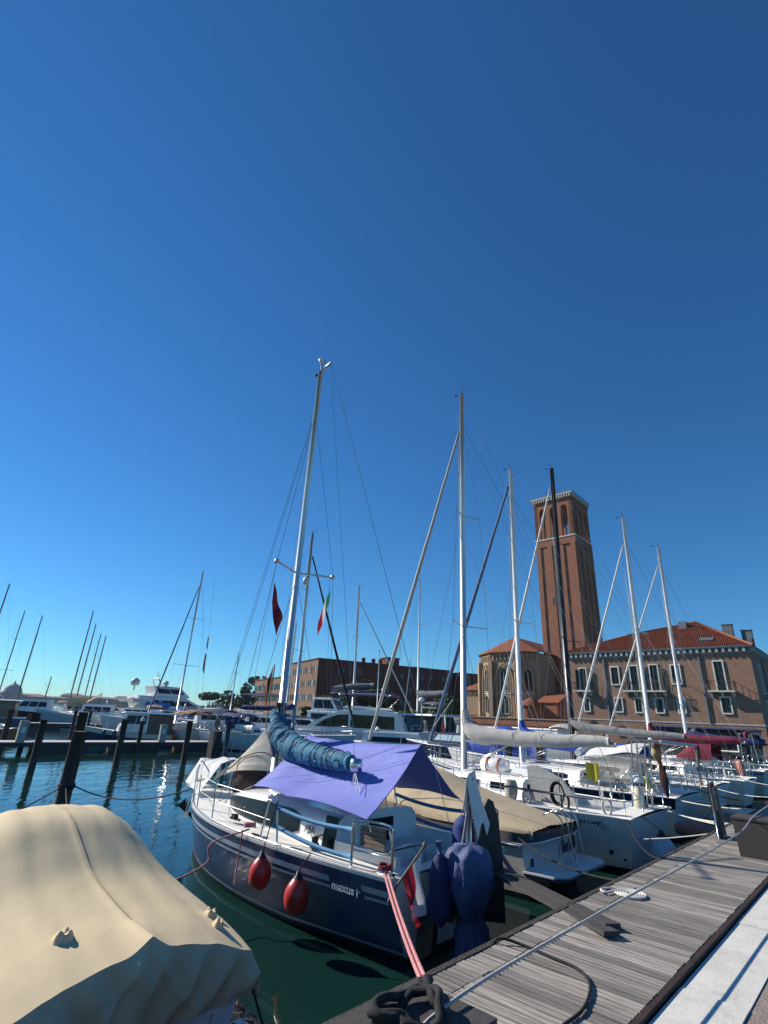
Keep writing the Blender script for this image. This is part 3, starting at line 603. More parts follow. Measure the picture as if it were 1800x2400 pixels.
m = MB(); P_ = [Vector((x*1.1+.6, -.1, z)) for x, z in out]; m.tube(P_+[P_[0]], .07, 4); m.tube([Vector((.6, -.1, 4.4)), Vector((.6, -.1, 6.6))], .05, 4); m.build('tracery', stone_f, wn)
m = MB()
for k in range(12): x = -4.3+k*.78; m.box(x-.12, x+.12, -.25, -.0, 8.2, 8.8)
tag(m.build('corbel_table', br_ch, cp), kind='stuff')
m = MB(); m.hexa([(-1.5, -2.6, 0), (4.6, -2.6, 0), (4.6, -.01, 0), (-1.5, -.01, 0)], [(-1.5, -2.6, 3.2), (4.6, -2.6, 3.2), (4.6, -.01, 3.2), (-1.5, -.01, 3.2)]); m.build('porch', br_ch, cp)
m = MB(); m.hexa([(-1.9, -3.0, 3.21), (5, -3.0, 3.21), (5, -.01, 3.21), (-1.9, -.01, 3.21)], [(-1.9, -3.0, 3.3), (5, -3.0, 3.3), (4.6, -.01, 4.3), (-1.2, -.01, 4.3)]); m.build('porch_roof', tile2, cp)
# rotunda
rt = empty('round_annex', W(82.0, 42.6, 0), AZX, 'small round brick annex with a tiled conical roof below the campanile', 'annex')
m = MB(); m.lathe([(2.2, 0), (2.2, 5.6)], 28); m.box(1.2, 4.5, 0, 4, 0, 6.1); m.build('wall', br_tow, rt)
m = MB(); m.lathe([(2.5, 5.55), (2.5, 5.62), (0, 7.0)], 28); m.build('roof', tile2, rt)
m = MB(); m.hexa([(1.0, -.2, 6.11), (4.8, -.2, 6.11), (4.8, 4.2, 6.11), (1.0, 4.2, 6.11)], [(1.0, -.2, 6.2), (4.8, -.2, 6.2), (4.8, 4.2, 7.8), (1.0, 4.2, 7.8)]); m.build('annex_roof', tile2, rt)

# ---- barracks
ang = R(27); bx_ = empty('barracks_building', (-19.0, 174, 0), ang, 'large red brick barracks block, darkened as if in shade, with rows of narrow windows', 'building')
# local x along the right hand face, local y along the left hand face (away)
m = MB(); m.box(0, 53, 0, 27, 0, 19.6); m.build('wall', br_red_shade, bx_)
m = MB(); m.box(-.14, -.02, .0, 27, 0, 19.6); m.build('brown_facade', br_brn, bx_)
m = MB(); m.box(-.4, 53.3, -.3, 27.2, 19.61, 19.95); m.build('parapet', br_red_shade, bx_)
m = MB(); m.box(0, 16, 27.01, 78, 0, 15.4); wg = m.build('lower_wing', br_brn, bx_); m = MB(); m.box(-.3, 16.3, 27.02, 78.3, 15.41, 15.7); m.build('parapet', br_brn, wg)
whites = pm('pale_window', (.30, .31, .31), .5, var=.5, vs=.4)
zr = [(15.6, 17.4), (11.2, 13.0), (6.9, 8.7), (2.9, 4.6)]
def bwin(par, y, z0, z1, w_, mat): 
    m = MB(); m.box(-.2, -.141, y-w_/2, y+w_/2, z0, z1); f = m.build('window', shutter, par)
    m = MB(); m.box(-.215, -.201, y-w_/2+(.1 if mat is glassd else .35), y+w_/2-.1, z0+.1, z1-.1); m.build('pane', mat, f)
for z0, z1 in zr:
    for k in range(12): bwin(bx_, 1.6+k*2.1, z0-.1, z1+.1, 1.15, glassd if (k*7+int(z0)) % 3 else whites)
for z0, z1 in zr[1:]:
    for k in range(24): bwin(wg, 28.4+k*2.08, z0-.1, z1+.1, 1.15, glassd if (k*5+int(z0)) % 4 else whites)
def rwin(x, z0, z1, w_, mat):
    m = MB(); m.box(x-w_/2, x+w_/2, -.06, -.001, z0, z1); f = m.build('window', shutter, bx_); m = MB(); m.box(x-w_/2+.12, x+w_/2-.12, -.075, -.061, z0+.12, z1-.12); m.build('pane', mat, f)
gr_ = pm('curtained_glass', (.06, .05, .05), .3, var=.4)
for z0, z1 in zr:
    for x in (8.2, 15, 22.5, 26, 31.5, 35, 40, 43.5, 49): rwin(x, z0, z1, 1.5 if x != 8.2 else 2.6, gr_ if (x+z0) % 2 < 1.2 else glassd)
m = MB(); m.box(27.5, 32.5, 4, 9, 19.96, 22.6); m.box(27.2, 32.8, 3.7, 9.3, 22.61, 22.9); m.build('roof_hut', br_red_shade, bx_)
for x in (18.6, 22.5, 25.2): m = MB(); m.tube([(x, 5, 19.9), (x, 5, 21.9)], .7, 10); m.build('roof_vent', br_red_shade, bx_)
m = MB(); m.tube([(33.3, 5, 22.6), (33.3, 5, 28)], .07, 5); m.tube([(32.9, 5, 26), (33.7, 5, 26)], .05, 4); m.tube([(33, 5, 25.2), (33.6, 5, 25.2)], .05, 4); m.build('antenna_mast', lead, bx_)
for x in (1.2, 12, 29, 46): m = MB(); m.box(x-.12, x+.12, -.25, -.002, 0, 19.5); m.build('downpipe', br_red_shade, bx_)
bl2 = empty('dark_annex_building', (30.5, 196, 0), ang, 'dark flat roofed block between the barracks and the church', 'building')
m = MB(); m.box(0, 22, 0, 18, 0, 19.0); m.build('wall', br_red_shade, bl2); m = MB(); m.box(-.3, 22.3, -.3, 18.3, 19.01, 19.3); m.build('parapet', br_red_shade, bl2); m = MB(); m.tube([(12, 3, 19), (12, 3, 21)], .25, 6); m.build('roof_vent', lead, bl2)

# ---- distant city: dome and roofs on the far shore
hz = [(-36.5, .016, 260), (-34.9, .010, 300), (-32.2, .0088, 420), (-30.7, .0068, 500), (-28.9, .0125, 300), (-27.6, .0105, 360), (-26.4, .0098, 300), (-25.6, .0088, 280), (-24.6, .0125, 300), (-23.6, .0095, 340), (-22.3, .0085, 300), (-20.6, .008, 320), (-18.9, .007, 300)]
cwall = pm('far_city_wall', (.30, .28, .27), .9, var=.3, vs=.05); croof = pm('far_city_roof', (.20, .14, .12), .9, var=.2, vs=.05)
DC = 1000.0
for i, (az, tn_, wd) in enumerate(hz):
    a = R(az); p = Vector((math.sin(a), math.cos(a), 0))*DC*(1+.03*(i % 3)); h_ = EYE+tn_*p.length; b_ = empty('far_city_house', p, -a, None, None)
    wd_ = wd*.115; m = MB(); m.box(-wd_/2, wd_/2, 0, 20, 0, h_*.78); m.build('wall', cwall, b_)
    m = MB(); k = wd_*.5; m.add([(-wd_/2-.6, -.6, h_*.78+.02), (wd_/2+.6, -.6, h_*.78+.02), (wd_/2+.6, 20.6, h_*.78+.02), (-wd_/2-.6, 20.6, h_*.78+.02), (-wd_*.3, 10, h_), (wd_*.3, 10, h_)], [(0, 1, 5, 4), (1, 2, 5), (2, 3, 4, 5), (3, 0, 4)]); m.build('roof', croof, b_)
    m = MB()
    for q in range(int(wd_/3)): x = -wd_/2+1.5+q*3; m.box(x-.5, x+.5, -.1, -.01, h_*.2, h_*.35); m.box(x-.5, x+.5, -.1, -.01, h_*.48, h_*.62)
    m.build('window', shutter, b_)
    near = ('left of the domed church', 'right beside the domed church', 'second right of the dome', 'behind the wooden wheelhouse cruiser', 'behind the tall masts, with the highest roof', 'between the leaning masts', 'above the pale tent canopy', 'just right of the tan tent roof', 'left of the large motor yacht', 'just behind the stern of the large yacht', 'behind the middle of the large yacht', 'behind the bow of the large yacht', 'right of the umbrella pine')[i]
    tag(b_, 'hazy low city house on the far shore '+near, 'house', 'city houses on the far shore')
a = R(-33.55); p = Vector((math.sin(a), math.cos(a), 0))*1000; dm = empty('domed_church', p, -a, 'hazy grey church dome with lantern on the far shore', 'church')
m = MB(); m.lathe([(13, 0), (13, 11.5)], 32); m.build('drum', cwall, dm)
m = MB(); m.lathe([(13.6, 11.5), (13.6, 12.3), (12.6, 13.5), (11.6, 17.5), (9, 21), (5.5, 23.6), (1.6, 24.8), (1.5, 27), (0, 28.5)], 32); m.tube([(0, 0, 28), (0, 0, 31)], .3, 5); m.build('dome', pm('dome_lead', (.22, .27, .30), .8), dm)
m = MB()
for k in range(16): q = k*PI/8; m.tube([(13.2*math.cos(q), 13.2*math.sin(q), 1), (13.2*math.cos(q), 13.2*math.sin(q), 11)], .5, 5)
m.build('pilaster', cwall, dm); m = MB(); m.box(-16, 14, -18, 4, 0, 9.5); m.build('nave_wall', cwall, dm)
tree_l = []
def leaf_tree(name, loc_, h_, blobs, label, trunk=True, n=1800, sz=.45, mats=None, group=None, seed=1, conif=False):
    rn = random.Random(seed); t = empty(name, loc_, 0, label, 'tree', group); mats = mats or leafm
    if trunk:
        m = MB(); m.tube([(0, 0, 0), (h_*.02, 0, h_*.35), (0, 0, h_*.72)], [h_*.03, h_*.022, h_*.012], 7)
        for bx0, by0, bz0, rx, ry, rz in blobs: m.tube([(0, 0, h_*.3), ((bx0)*.5, by0*.5, lerp(h_*.3, bz0, .6)), (bx0, by0, bz0)], [h_*.014, h_*.009, h_*.004], 5)
        m.build('trunk', bark, t)
    m = MB(); V = sum(b[3]*b[4]*b[5] for b in blobs)
    for b in blobs:
        k = int(n*(b[3]*b[4]*b[5])/V)+20
        for _ in range(k):
            d = Vector((rn.gauss(0, 1), rn.gauss(0, 1), rn.gauss(0, 1))).normalized()*rn.random()**.28
            c_ = Vector((b[0]+d.x*b[3], b[1]+d.y*b[4], b[2]+d.z*b[5]))
            if nz(c_, .9/max(1, h_/9)) < -.18: continue
            a_ = Vector((rn.gauss(0, 1), rn.gauss(0, 1), rn.gauss(0, .6))).normalized()*sz*rn.uniform(.5, 1.2); q = a_.cross(Vector((rn.gauss(0, 1), rn.gauss(0, 1), rn.gauss(0, 1)))).normalized()*sz*rn.uniform(.3, .8)
            mi = 0 if nz(c_, .5) < -.05 else (1 if rn.random() < .7 else 2)
            m.add([c_-a_, c_+q, c_+a_, c_-q*.8], [(0, 1, 2, 3)], mi % len(mats))
    m.build('crown', mats, t); return t
def azp(az, r): a = R(az); return (r*math.sin(a), r*math.cos(a), 0)
leaf_tree('umbrella_pine', azp(-16.85, 300), 12, [(0, 0, 8.9, 6.2, 5, 2.0), (-2.5, 0, 8.2, 3.5, 3, 1.6), (3, 0, 9.2, 3.2, 3, 1.6)], 'umbrella pine with flat dark crown right of the large motor yacht', n=2200, sz=.6, seed=4)
leaf_tree('bushy_tree', azp(-14.75, 235), 11, [(-1.5, 0, 7.2, 3.2, 3, 3.2), (2, 0, 5.2, 4.2, 3, 3.6), (-4.5, 0, 4, 3.4, 3, 2.6), (5, 0, 4.4, 3, 3, 3)], 'bushy green tree between the umbrella pine and the barracks', n=2600, sz=.6, seed=5)
leaf_tree('dark_pine', azp(-13.4, 225), 15, [(0, 0, 10.5, 2.4, 2.4, 3), (1.6, 0, 7.5, 3.4, 3, 3.2), (-1, 0, 4.4, 3.6, 3, 3)], 'tall dark conifer just left of the barracks wing', n=2400, sz=.6, seed=6)
leaf_tree('spreading_pine', azp(-12.2, 262), 19, [(0, 0, 15.8, 5.5, 4, 2.4), (5, 0, 15.2, 4, 4, 1.8)], 'dark pine crown showing above the flat roof of the lower wing', n=1600, sz=.7, seed=7)
leaf_tree('holm_oak', azp(-1.2, 128), 11, [(0, 0, 7.4, 5.0, 3.5, 3.6), (-3.6, 0, 5.6, 3, 3, 3), (4.6, 0, 5.4, 3.4, 3, 3.2), (0, 0, 4.2, 6, 3, 2)], 'dark round holm oak in front of the red barracks face', n=5200, sz=.5, seed=8)
leaf_tree('low_shrub', azp(-5.2, 120), 6, [(0, 0, 4.6, 2.8, 2, 2.2), (1.5, 0, 3.8, 3, 2, 1.8)], 'light green shrub left of the holm oak behind the motor catamaran', n=1500, sz=.35, mats=[leafm[2], leafy], seed=9)
leaf_tree('garden_tree', azp(7.6, 135), 9, [(0, 0, 5.6, 4.2, 3, 2.8), (-4, 0, 4.2, 3, 3, 2)], 'leafy garden tree behind the black windowed catamaran', n=2200, sz=.45, seed=10)
hd = MB(); rn = random.Random(5)
for _ in range(9000):
    t = rn.random(); a = -7.5+t*18; r_ = 104+rn.uniform(-2, 2)+abs(a-2)*.2; p = Vector(azp(a, r_)); hh = 2.9+1.6*abs(nz((a, 0, 0), .9))+.5; p.z = rn.uniform(2.4, hh+.4)
    q = Vector((rn.gauss(0, 1), rn.gauss(0, 1), rn.gauss(0, 1))).normalized()*.34; s2 = q.cross(Vector((rn.gauss(0, 1), rn.gauss(0, 1), 1))).normalized()*.22
    hd.add([p-q, p+s2, p+q, p-s2], [(0, 1, 2, 3)], 2 if nz((a, 3, 0), 1.4) > .12 else (0 if rn.random() < .6 else 1))
tag(hd.build('hedge', [leafm[0], leafm[1], leafy]), 'long dark hedge with yellow green patches growing behind the sea wall', 'hedge', kind='stuff')
far = MB()
for _ in range(5000):
    a = rn.uniform(-60, 60); r_ = 1080+rn.uniform(-20, 20); p = Vector(azp(a, r_)); p.z = rn.uniform(0, 5.5+3*nz((a, 0, 0), .5)); q = Vector((rn.gauss(0, 1), rn.gauss(0, 1), rn.gauss(0, 1))).normalized()*3.5; s2 = q.cross(Vector((0, 1, .3))).normalized()*2.2
    far.add([p-q, p+s2, p+q, p-s2], [(0, 1, 2, 3)], 0)
tag(far.build('far_tree_line', leafm[1]), 'low line of trees along the horizon beyond the lagoon', 'trees', kind='stuff')

# ================================================================ BOAT BUILDERS
def new_hull(L, B, fs, fb, tw=.85, rake=.5, srake=.0, tm=.42, p=2.3, fls=.5, flm=.24, flb=.6, zb=-.45, spring=.06):
    def sheer(t): return fs+(fb-fs)*t**1.6-spring*math.sin(PI*t)
    def hw(t):
        if t < tm: return B/2*(tw+(1-tw)*math.sin(PI/2*t/tm))
        return B/2*max(0.0, 1-((t-tm)/(1-tm))**p)
    def H(t, z, s=1):
        zs = sheer(t); q = max(0., min(1., (z-zb)/(zs-zb)))
        fl = fls+(flm-fls)*min(1, t/.3) if t < .3 else flm+(flb-flm)*((t-.3)/.7)**2
        return Vector((t*L-rake*(1-q)*t**5+srake*(1-q)*(1-t)**5, s*hw(t)*q**fl, z))
    H.sheer = sheer; H.hw = hw; H.L = L; H.B = B; H.zb = zb
    H.deck = lambda t, v, c=.05: Vector((t*L, v*hw(t), sheer(t)+c*(1-v*v)))
    return H
def hull_mesh(par, H, mats, nt=26, wl=.10, name='hull'):
    m = MB(); Z = []
    for i in range(nt+1):
        t = 1-(1-i/nt)**1.25 if False else i/nt
        zs = H.sheer(t); zz = [H.zb, -.15, wl]+[lerp(wl, zs, k/5) for k in range(1, 6)]
        Z.append((t, zz))
    for s in (1, -1):
        for a, b, mi in ((0, 3, 1), (2, 8, 0)):
            rows = [[H(t, z, s) for z in zz[a:b]] for t, zz in Z]
            if s < 0: rows = [list(reversed(r_)) for r_ in rows]
            m.grid(rows, mi)
    t, zz = Z[0]; st = [H(0, z, 1) for z in zz]; m.add(st+[H(0, z, -1) for z in zz], [(k, k+1, k+9-1+0, k+8-1+0) for k in range(0)], 2)
    n_ = len(zz); b = len(m.v)-2*n_
    for k in range(n_-1): m.f.append((b+k, b+k+1, b+n_+k+1, b+n_+k)); m.m.append(2 if zz[k] >= wl-.01 else 1); m.sm.append(False)
    return m.build(name, mats, par)
def band(par, H, t0, t1, f0, f1, mat, name='stripe', rel='top', off=.006, n=30, sides=(1,)):
    """strip on the topsides; f0,f1 measured down from the sheer (top) or up from the water (wl)"""
    for s in sides:
        m = MB(); rows = []
        for i in range(n+1):
            t = lerp(t0, t1, i/n); zs = H.sheer(t); a, b_ = (zs-f0, zs-f1) if rel == 'top' else (f0, f1)
            rows.append([H(t, a, s)+Vector((0, s*off, 0)), H(t, b_, s)+Vector((0, s*off, 0))])
        m.grid(rows, 0); m.build(name, mat, par)
def deck_mesh(par, H, mat, cock=None, nt=28, camber=.05, wellm=None, depth=.5):
    nv = 10; m = MB(); t0, t1, vc = cock or (2, 2, 0)
    ts = sorted(set([i/nt for i in range(nt+1)]+([t0, t1] if cock else [])))
    vsn = sorted(set([lerp(-1, 1, j/nv) for j in range(nv+1)]+([-vc, vc] if cock else [])))
    P_ = [[H.deck(t, v, camber) for v in vsn] for t in ts]; n_ = len(vsn); b = len(m.v)
    vs = [p for r_ in P_ for p in r_]; fs = []
    for i in range(len(ts)-1):
        for j in range(n_-1):
            tc = (ts[i]+ts[i+1])/2; vc_ = (vsn[j]+vsn[j+1])/2
            if cock and t0 < tc < t1 and abs(vc_) < vc: continue
            fs.append((i*n_+j, (i+1)*n_+j, (i+1)*n_+j+1, i*n_+j+1))
    m.add(vs, fs, 0, True); d = m.build('deck', mat, par)
    if cock:
        m = MB(); q = [H.deck(t0, -vc, camber), H.deck(t1, -vc, camber), H.deck(t1, vc, camber), H.deck(t0, vc, camber)]; dn = [p-Vector((0, 0, depth)) for p in q]
        for p in dn: p.z = min(x.z for x in dn)
        m.add(q+dn, [(0, 1, 5, 4), (1, 2, 6, 5), (2, 3, 7, 6), (3, 0, 4, 7), (4, 5, 6, 7)]); 
        # side benches
        x0, x1 = dn[0].x, dn[1].x; zf = dn[0].z; y_ = H.hw((t0+t1)/2)*vc
        for s in (-1, 1): a, b_ = sorted((s*y_*.55, s*y_*.98)); m.box(x0+.02, x1-.02, a, b_, zf+.001, zf+.36)
        m.build('cockpit_well', wellm or mat, par)
    return d
def rail(par, H, mat, r=.022, name='toe_rail', sides=(1, -1), dz=.01, t0=0, t1=1, inset=0):
    for s in sides: T(name, [H.deck(lerp(t0, t1, i/24), s*(1-inset), 0)+Vector((0, 0, dz)) for i in range(25)], r, mat, par, 5)
def cabin(par, xs, mat, name='coachroof', smooth=True):
    """xs: stations (x, half width, base z, height, shoulder) along the boat"""
    rows = []
    for st in xs:
        x, w_, z, h = st[:4]; k = st[4] if len(st) > 4 else .82
        half = [(w_, 0), (w_*.97, h*.45), (w_*.93, h*.8), (w_*k, h*.97), (w_*k*.55, h*1.04), (0, h*1.06)]
        rows.append([Vector((x, y, z+zz)) for y, zz in half]+[Vector((x, -y, z+zz)) for y, zz in reversed(half[:-1])])
    m = MB(); m.grid([list(reversed(r_)) for r_ in rows], 0, smooth); n_ = len(rows[0]); b0 = 0; bl = (len(rows)-1)*n_
    m.f.append(tuple(range(n_))); m.m.append(0); m.sm.append(False); m.f.append(tuple(bl+j for j in reversed(range(n_)))); m.m.append(0); m.sm.append(False)
    o = m.build(name, mat, par)
    def surf(x, f, s=1, off=.012):
        for a, b in zip(xs, xs[1:]):
            if min(a[0], b[0])-1e-6 <= x <= max(a[0], b[0])+1e-6:
                q = (x-a[0])/(b[0]-a[0]); w_ = lerp(a[1], b[1], q); z = lerp(a[2], b[2], q); h = lerp(a[3], b[3], q)
                y = w_*(1-.03*f/.45) if f < .45 else w_*(.97-.04*(f-.45)/.35)
                return Vector((x, s*(y+off), z+h*f))
    return o, surf
def side_window(par, surf, x0, x1, f0, f1, mat, s=1, name='window', frame=None, skew=0, n=6, round_=True):
    m = MB(); rows = []
    for i in range(n+1):
        t = i/n; x = lerp(x0, x1, t); e = (.18 if round_ and i in (0, n) else 0)
        rows.append([surf(x+skew*0, lerp(f0, f1, e), s, .014), surf(x, lerp(f0, f1, 1-e), s, .014)])
    if s < 0: rows = [list(reversed(r_)) for r_ in rows]
    m.grid(rows, 0, False); o = m.build(name, mat, par)
    if frame:
        P_ = [surf(lerp(x0, x1, i/n), f0, s, .012) for i in range(n+1)]+[surf(lerp(x1, x0, i/n), f1, s, .012) for i in range(n+1)]; T('window_frame', P_+[P_[0]], .012, frame, o, 4)
    return o
def house(par, x0, x1, w_, z0, h, rf, rb, mat, glass=None, f=(.42, .86), front=2, side=3, back=0, tap=.88, name='cabin', frame_t=.04, side_r=(.08, .92), roof=None, rover=.08, wt=None):
    wt = wt or w_*tap; b = [(x0, -w_, z0), (x1, -w_, z0), (x1, w_, z0), (x0, w_, z0)]; t = [(x0+rb, -wt, z0+h), (x1-rf, -wt, z0+h), (x1-rf, wt, z0+h), (x0+rb, wt, z0+h)]
    m = MB(); m.hexa(b, t); o = m.build(name, mat, par); B_ = [Vector(p) for p in b]; T_ = [Vector(p) for p in t]
    def face(i, j, n_, rng, nm='window'):
        if not n_: return
        a, c, d, e = B_[i], B_[j], T_[j], T_[i]; nn = (c-a).cross(e-a).normalized()*.012
        for k in range(n_):
            u0 = lerp(rng[0], rng[1], k/n_)+.012; u1 = lerp(rng[0], rng[1], (k+1)/n_)-.012
            q = [a.lerp(c, u).lerp(e.lerp(d, u), v)+nn for u, v in ((u0, f[0]), (u1, f[0]), (u1, f[1]), (u0, f[1]))]; mm = MB(); mm.add(q+[p-nn*.9 for p in q], [(0, 1, 2, 3)]+[(k2, k2+4, (k2+1) % 4+4, (k2+1) % 4) for k2 in range(4)]); mm.build(nm, glass, o)
    if glass: face(1, 2, front, (.06, .94), 'windscreen'); face(0, 1, side, side_r); face(2, 3, side, (1-side_r[1], 1-side_r[0])); face(3, 0, back, (.08, .92))
    if roof:
        mm = MB(); z = z0+h+.002; mm.hexa([(x0+rb-rover, -wt-rover, z), (x1-rf+rover, -wt-rover, z), (x1-rf+rover, wt+rover, z), (x0+rb-rover, wt+rover, z)], [(x0+rb-rover*.3, -wt-rover*.2, z+.09), (x1-rf+rover*.2, -wt-rover*.2, z+.09), (x1-rf+rover*.2, wt+rover*.2, z+.09), (x0+rb-rover*.3, wt+rover*.2, z+.09)]); mm.build('roof', roof, par)
    return o
def lumpy(path, r, seed=0, n=12, amp=.12, freq=3, flat=1.0, mi=0):
    """wrinkled tube mesh (canvas round a spar)"""
    P_ = smooth_path(path, 5); rr = []
    k = len(path)-1
    for i in range(len(P_)):
        t = i/(len(P_)-1)*k; j = min(int(t), k-1); rr.append(lerp(r[j], r[j+1], t-j) if isinstance(r, (list, tuple)) else r)
    m = MB(); m.tube(P_, rr, n, mi, True)
    for i, v in enumerate(m.v):
        row = i//n; c = P_[min(row, len(P_)-1)]; d = Vector(v)-c; q = 1+amp*nz(Vector(v)+Vector((seed, 0, 0)), freq)+amp*.5*nz(Vector(v), freq*3); d *= q; d.z *= flat; m.v[i] = tuple(c+d)
    return m
def rigging(par, mx, mz, top, mat, r=.07, spreads=(), bw=1.3, fore=None, back=None, furl=None, furl_m=None, furl_r=.05, rakex=0.0, chain=.1, wr=.007, fork=None, head=True, ovl=1.3, furlw=None, uppers=True):
    tp = Vector((mx-rakex, 0, top)); ft = Vector((mx, 0, mz))
    ms = MB().tube([ft, ft.lerp(tp, .5), tp], [r, r, r*.78], 10, sx=.72).build('mast', mat, par)
    tips = []
    for k, (z, w_, sweep) in enumerate(spreads):
        q = ft.lerp(tp, (z-mz)/(top-mz)); pr = []
        for s in (1, -1):
            e = q+Vector((-sweep, s*w_, .04)); T('spreader', [q, e], .022, mat, par, 6); pr.append(e)
        tips.append(pr)
    if fork: T('masthead_crane', [tp, tp+Vector(fork)], [.05, .03], mat, par, 6)
    if uppers:
        hd = ft.lerp(tp, uppers if isinstance(uppers, float) else .97)
        for k, s in enumerate((1, -1)):
            pth = [hd]+[tp_[k] for tp_ in reversed(tips)]+[Vector((mx-chain, s*bw, mz*.9))]; T('shroud', pth, wr, wire, par, 4)
            if tips: T('lower_shroud', [ft.lerp(tp, (spreads[0][0]-mz)/(top-mz)-.01), Vector((mx-chain-.15, s*bw*.96, mz*.9))], wr, wire, par, 4)
    if back: 
        b = Vector(back); T('backstay', [tp+(Vector(fork) if fork else Vector((0, 0, 0))), b], wr, wire, par, 4)
    if fore:
        f0, fh = Vector(fore[0]), fore[1]; hp = ft.lerp(tp, fh)
        T('forestay', [f0, hp], wr, wire, par, 4)
        if furl:
            k = 26; P_ = [f0.lerp(hp, lerp(furl[0], furl[1], i/k)) for i in range(k+1)]; rr = [furl_r*(.75+.45*math.sin(PI*min(1, (i/k)*1.0+.12))+.10*nz((i*.7, fh*9, 3.1))) for i in range(k+1)]
            for i in range(1, k): P_[i] = P_[i]+Vector((nz((i, 1, 0), .9), nz((i, 5, 0), .9), 0))*.012
            MB().tube(P_, rr, 7).build('furled_sail', furl_m, par)
    if head:
        m = MB(); m.tube([tp, tp+Vector((0, 0, .18))], .012, 5); m.tube([tp+Vector((-.28, .1, .2)), tp+Vector((.14, -.05, .22))], .008, 4); m.tube([tp, tp+Vector((.38, -.15, .12))], .008, 4); m.lathe([(.0, 0), (.05, .02), (.05, .05), (0, .07)], 8, tp+Vector((.38, -.15, .12))); m.build('wind_instruments', black, par)
    return ms, tp
def lifelines(par, H, ts, h=.6, s_=(1, -1), mat=None, wires=(.98, .52), pul=True, push=True, inset=.05, names=True):
    mat = mat or steel
    for s in s_:
        pts = []
        for t in ts:
            p = H.deck(t, s*(1-inset), 0); q = p+Vector((0, s*.01, h)); T('stanchion', [p, q], .012, mat, par, 6); pts.append((p, q))
        for w_ in wires:
            T('lifeline', [p.lerp(q, w_) for p, q in pts], .005, wire, par, 4)
def pulpit(par, H, h=.6, t=.88, mat=None):
    mat = mat or steel; a = H.deck(t, .92, 0); b = H.deck(t, -.92, 0); tip = H.deck(1, 0, 0)+Vector((.05, 0, 0)); up = Vector((0, 0, h))
    T('pulpit', smooth_path([a, a+up, H.deck((1+t)/2, .8, 0)+up*1.03, tip+up*1.06, H.deck((1+t)/2, -.8, 0)+up*1.03, b+up, b], 4), .014, mat, par, 6)
    for s in (1, -1): q = H.deck(.97, s*.6, 0); T('pulpit_leg', [q, H.deck(.97, s*.6, 0)+up], .013, mat, par, 6)
    T('pulpit_rail', smooth_path([a+up*.5, H.deck((1+t)/2, .8, 0)+up*.52, H.deck(.985, 0.3, 0)+up*.52], 4), .011, mat, par, 5)
def pushpit(par, H, h=.62, t=.12, mat=None, gap=.25):
    mat = mat or steel; up = Vector((0, 0, h))
    for s in (1, -1):
        a = H.deck(t, s*.95, 0); c = H.deck(.015, s*.93, 0); e = H.deck(.01, s*gap, 0)
        T('pushpit', smooth_path([a, a+up, c+up, e+up, e], 4), .014, mat, par, 6); T('pushpit_leg', [c, c+up], .013, mat, par, 6); T('pushpit_rail', [a+up*.5, c+up*.5, e+up*.5], .011, mat, par, 5)
def boom_cover(par, a, b, r0, r1, mat, rise=.5, name='sail_cover', seed=0, droop=.08, boom=alu, ties=0, tiem=None):
    a = Vector(a); b = Vector(b); T('boom', [a, b+(b-a).normalized()*.15], .055, boom, par, 8)
    up = Vector((0, 0, 1)); P_ = [a+up*(r0*.6+rise)+Vector((.02, 0, 0)), a+up*(r0*.8+rise*.35)-Vector((.05, 0, 0)), a.lerp(b, .10)+up*(r0*.75), a.lerp(b, .3)+up*(r0*.62-droop*.3), a.lerp(b, .6)+up*(lerp(r0, r1, .6)*.6-droop*.4), a.lerp(b, .9)+up*(r1*.6), b+up*r1*.5]
    rr = [r0*.45, r0*.75, r0, lerp(r0, r1, .3), lerp(r0, r1, .6), r1*1.05, r1*.8]
    m = lumpy(P_, rr, seed, 14, .16, 3.2, 1.15); return m.build(name, mat, par)
def fender_ball(loc_, r, mat, label, top, group=None, body_scale=1.25, name='ball_fender'):
    """loc_: centre, top: point the line hangs from"""
    loc_ = Vector(loc_); t = empty(name, loc_, 0, label, 'fender', group); h = r*body_scale
    prof = [(0, -h), (r*.35, -h*.96), (r*.7, -h*.78), (r*.93, -h*.42), (r, -h*.05), (r*.92, h*.35), (r*.7, h*.68), (r*.42, h*.92)]
    m = MB(); m.lathe(prof, 24); m.build('buoy_body', mat, t)
    m = MB(); m.lathe([(r*.43, h*.90), (r*.36, h*1.0), (r*.2, h*1.12), (r*.16, h*1.3), (0, h*1.34)], 16); m.build('neck', black, t)
    T('fender_line', [Vector((0, 0, h*1.3)), Vector(top)-loc_], .009, rope_b, t, 5); return t
def fender_long(a, b, r, mat, label, line=None, group='fenders hung along the boats'):
    a = Vector(a); b = Vector(b); t = empty('fender', a, 0, label, 'fender', group); d = b-a
    MB().tube([d*0, d*.06, d*.12, d*.88, d*.94, d], [r*.25, r*.8, r, r, r*.8, r*.25], 12).build('fender_body', mat, t)
    if line: T('fender_line', [Vector((0, 0, 0)), Vector(line)-a], .008, rope_b, t, 4)
    return t
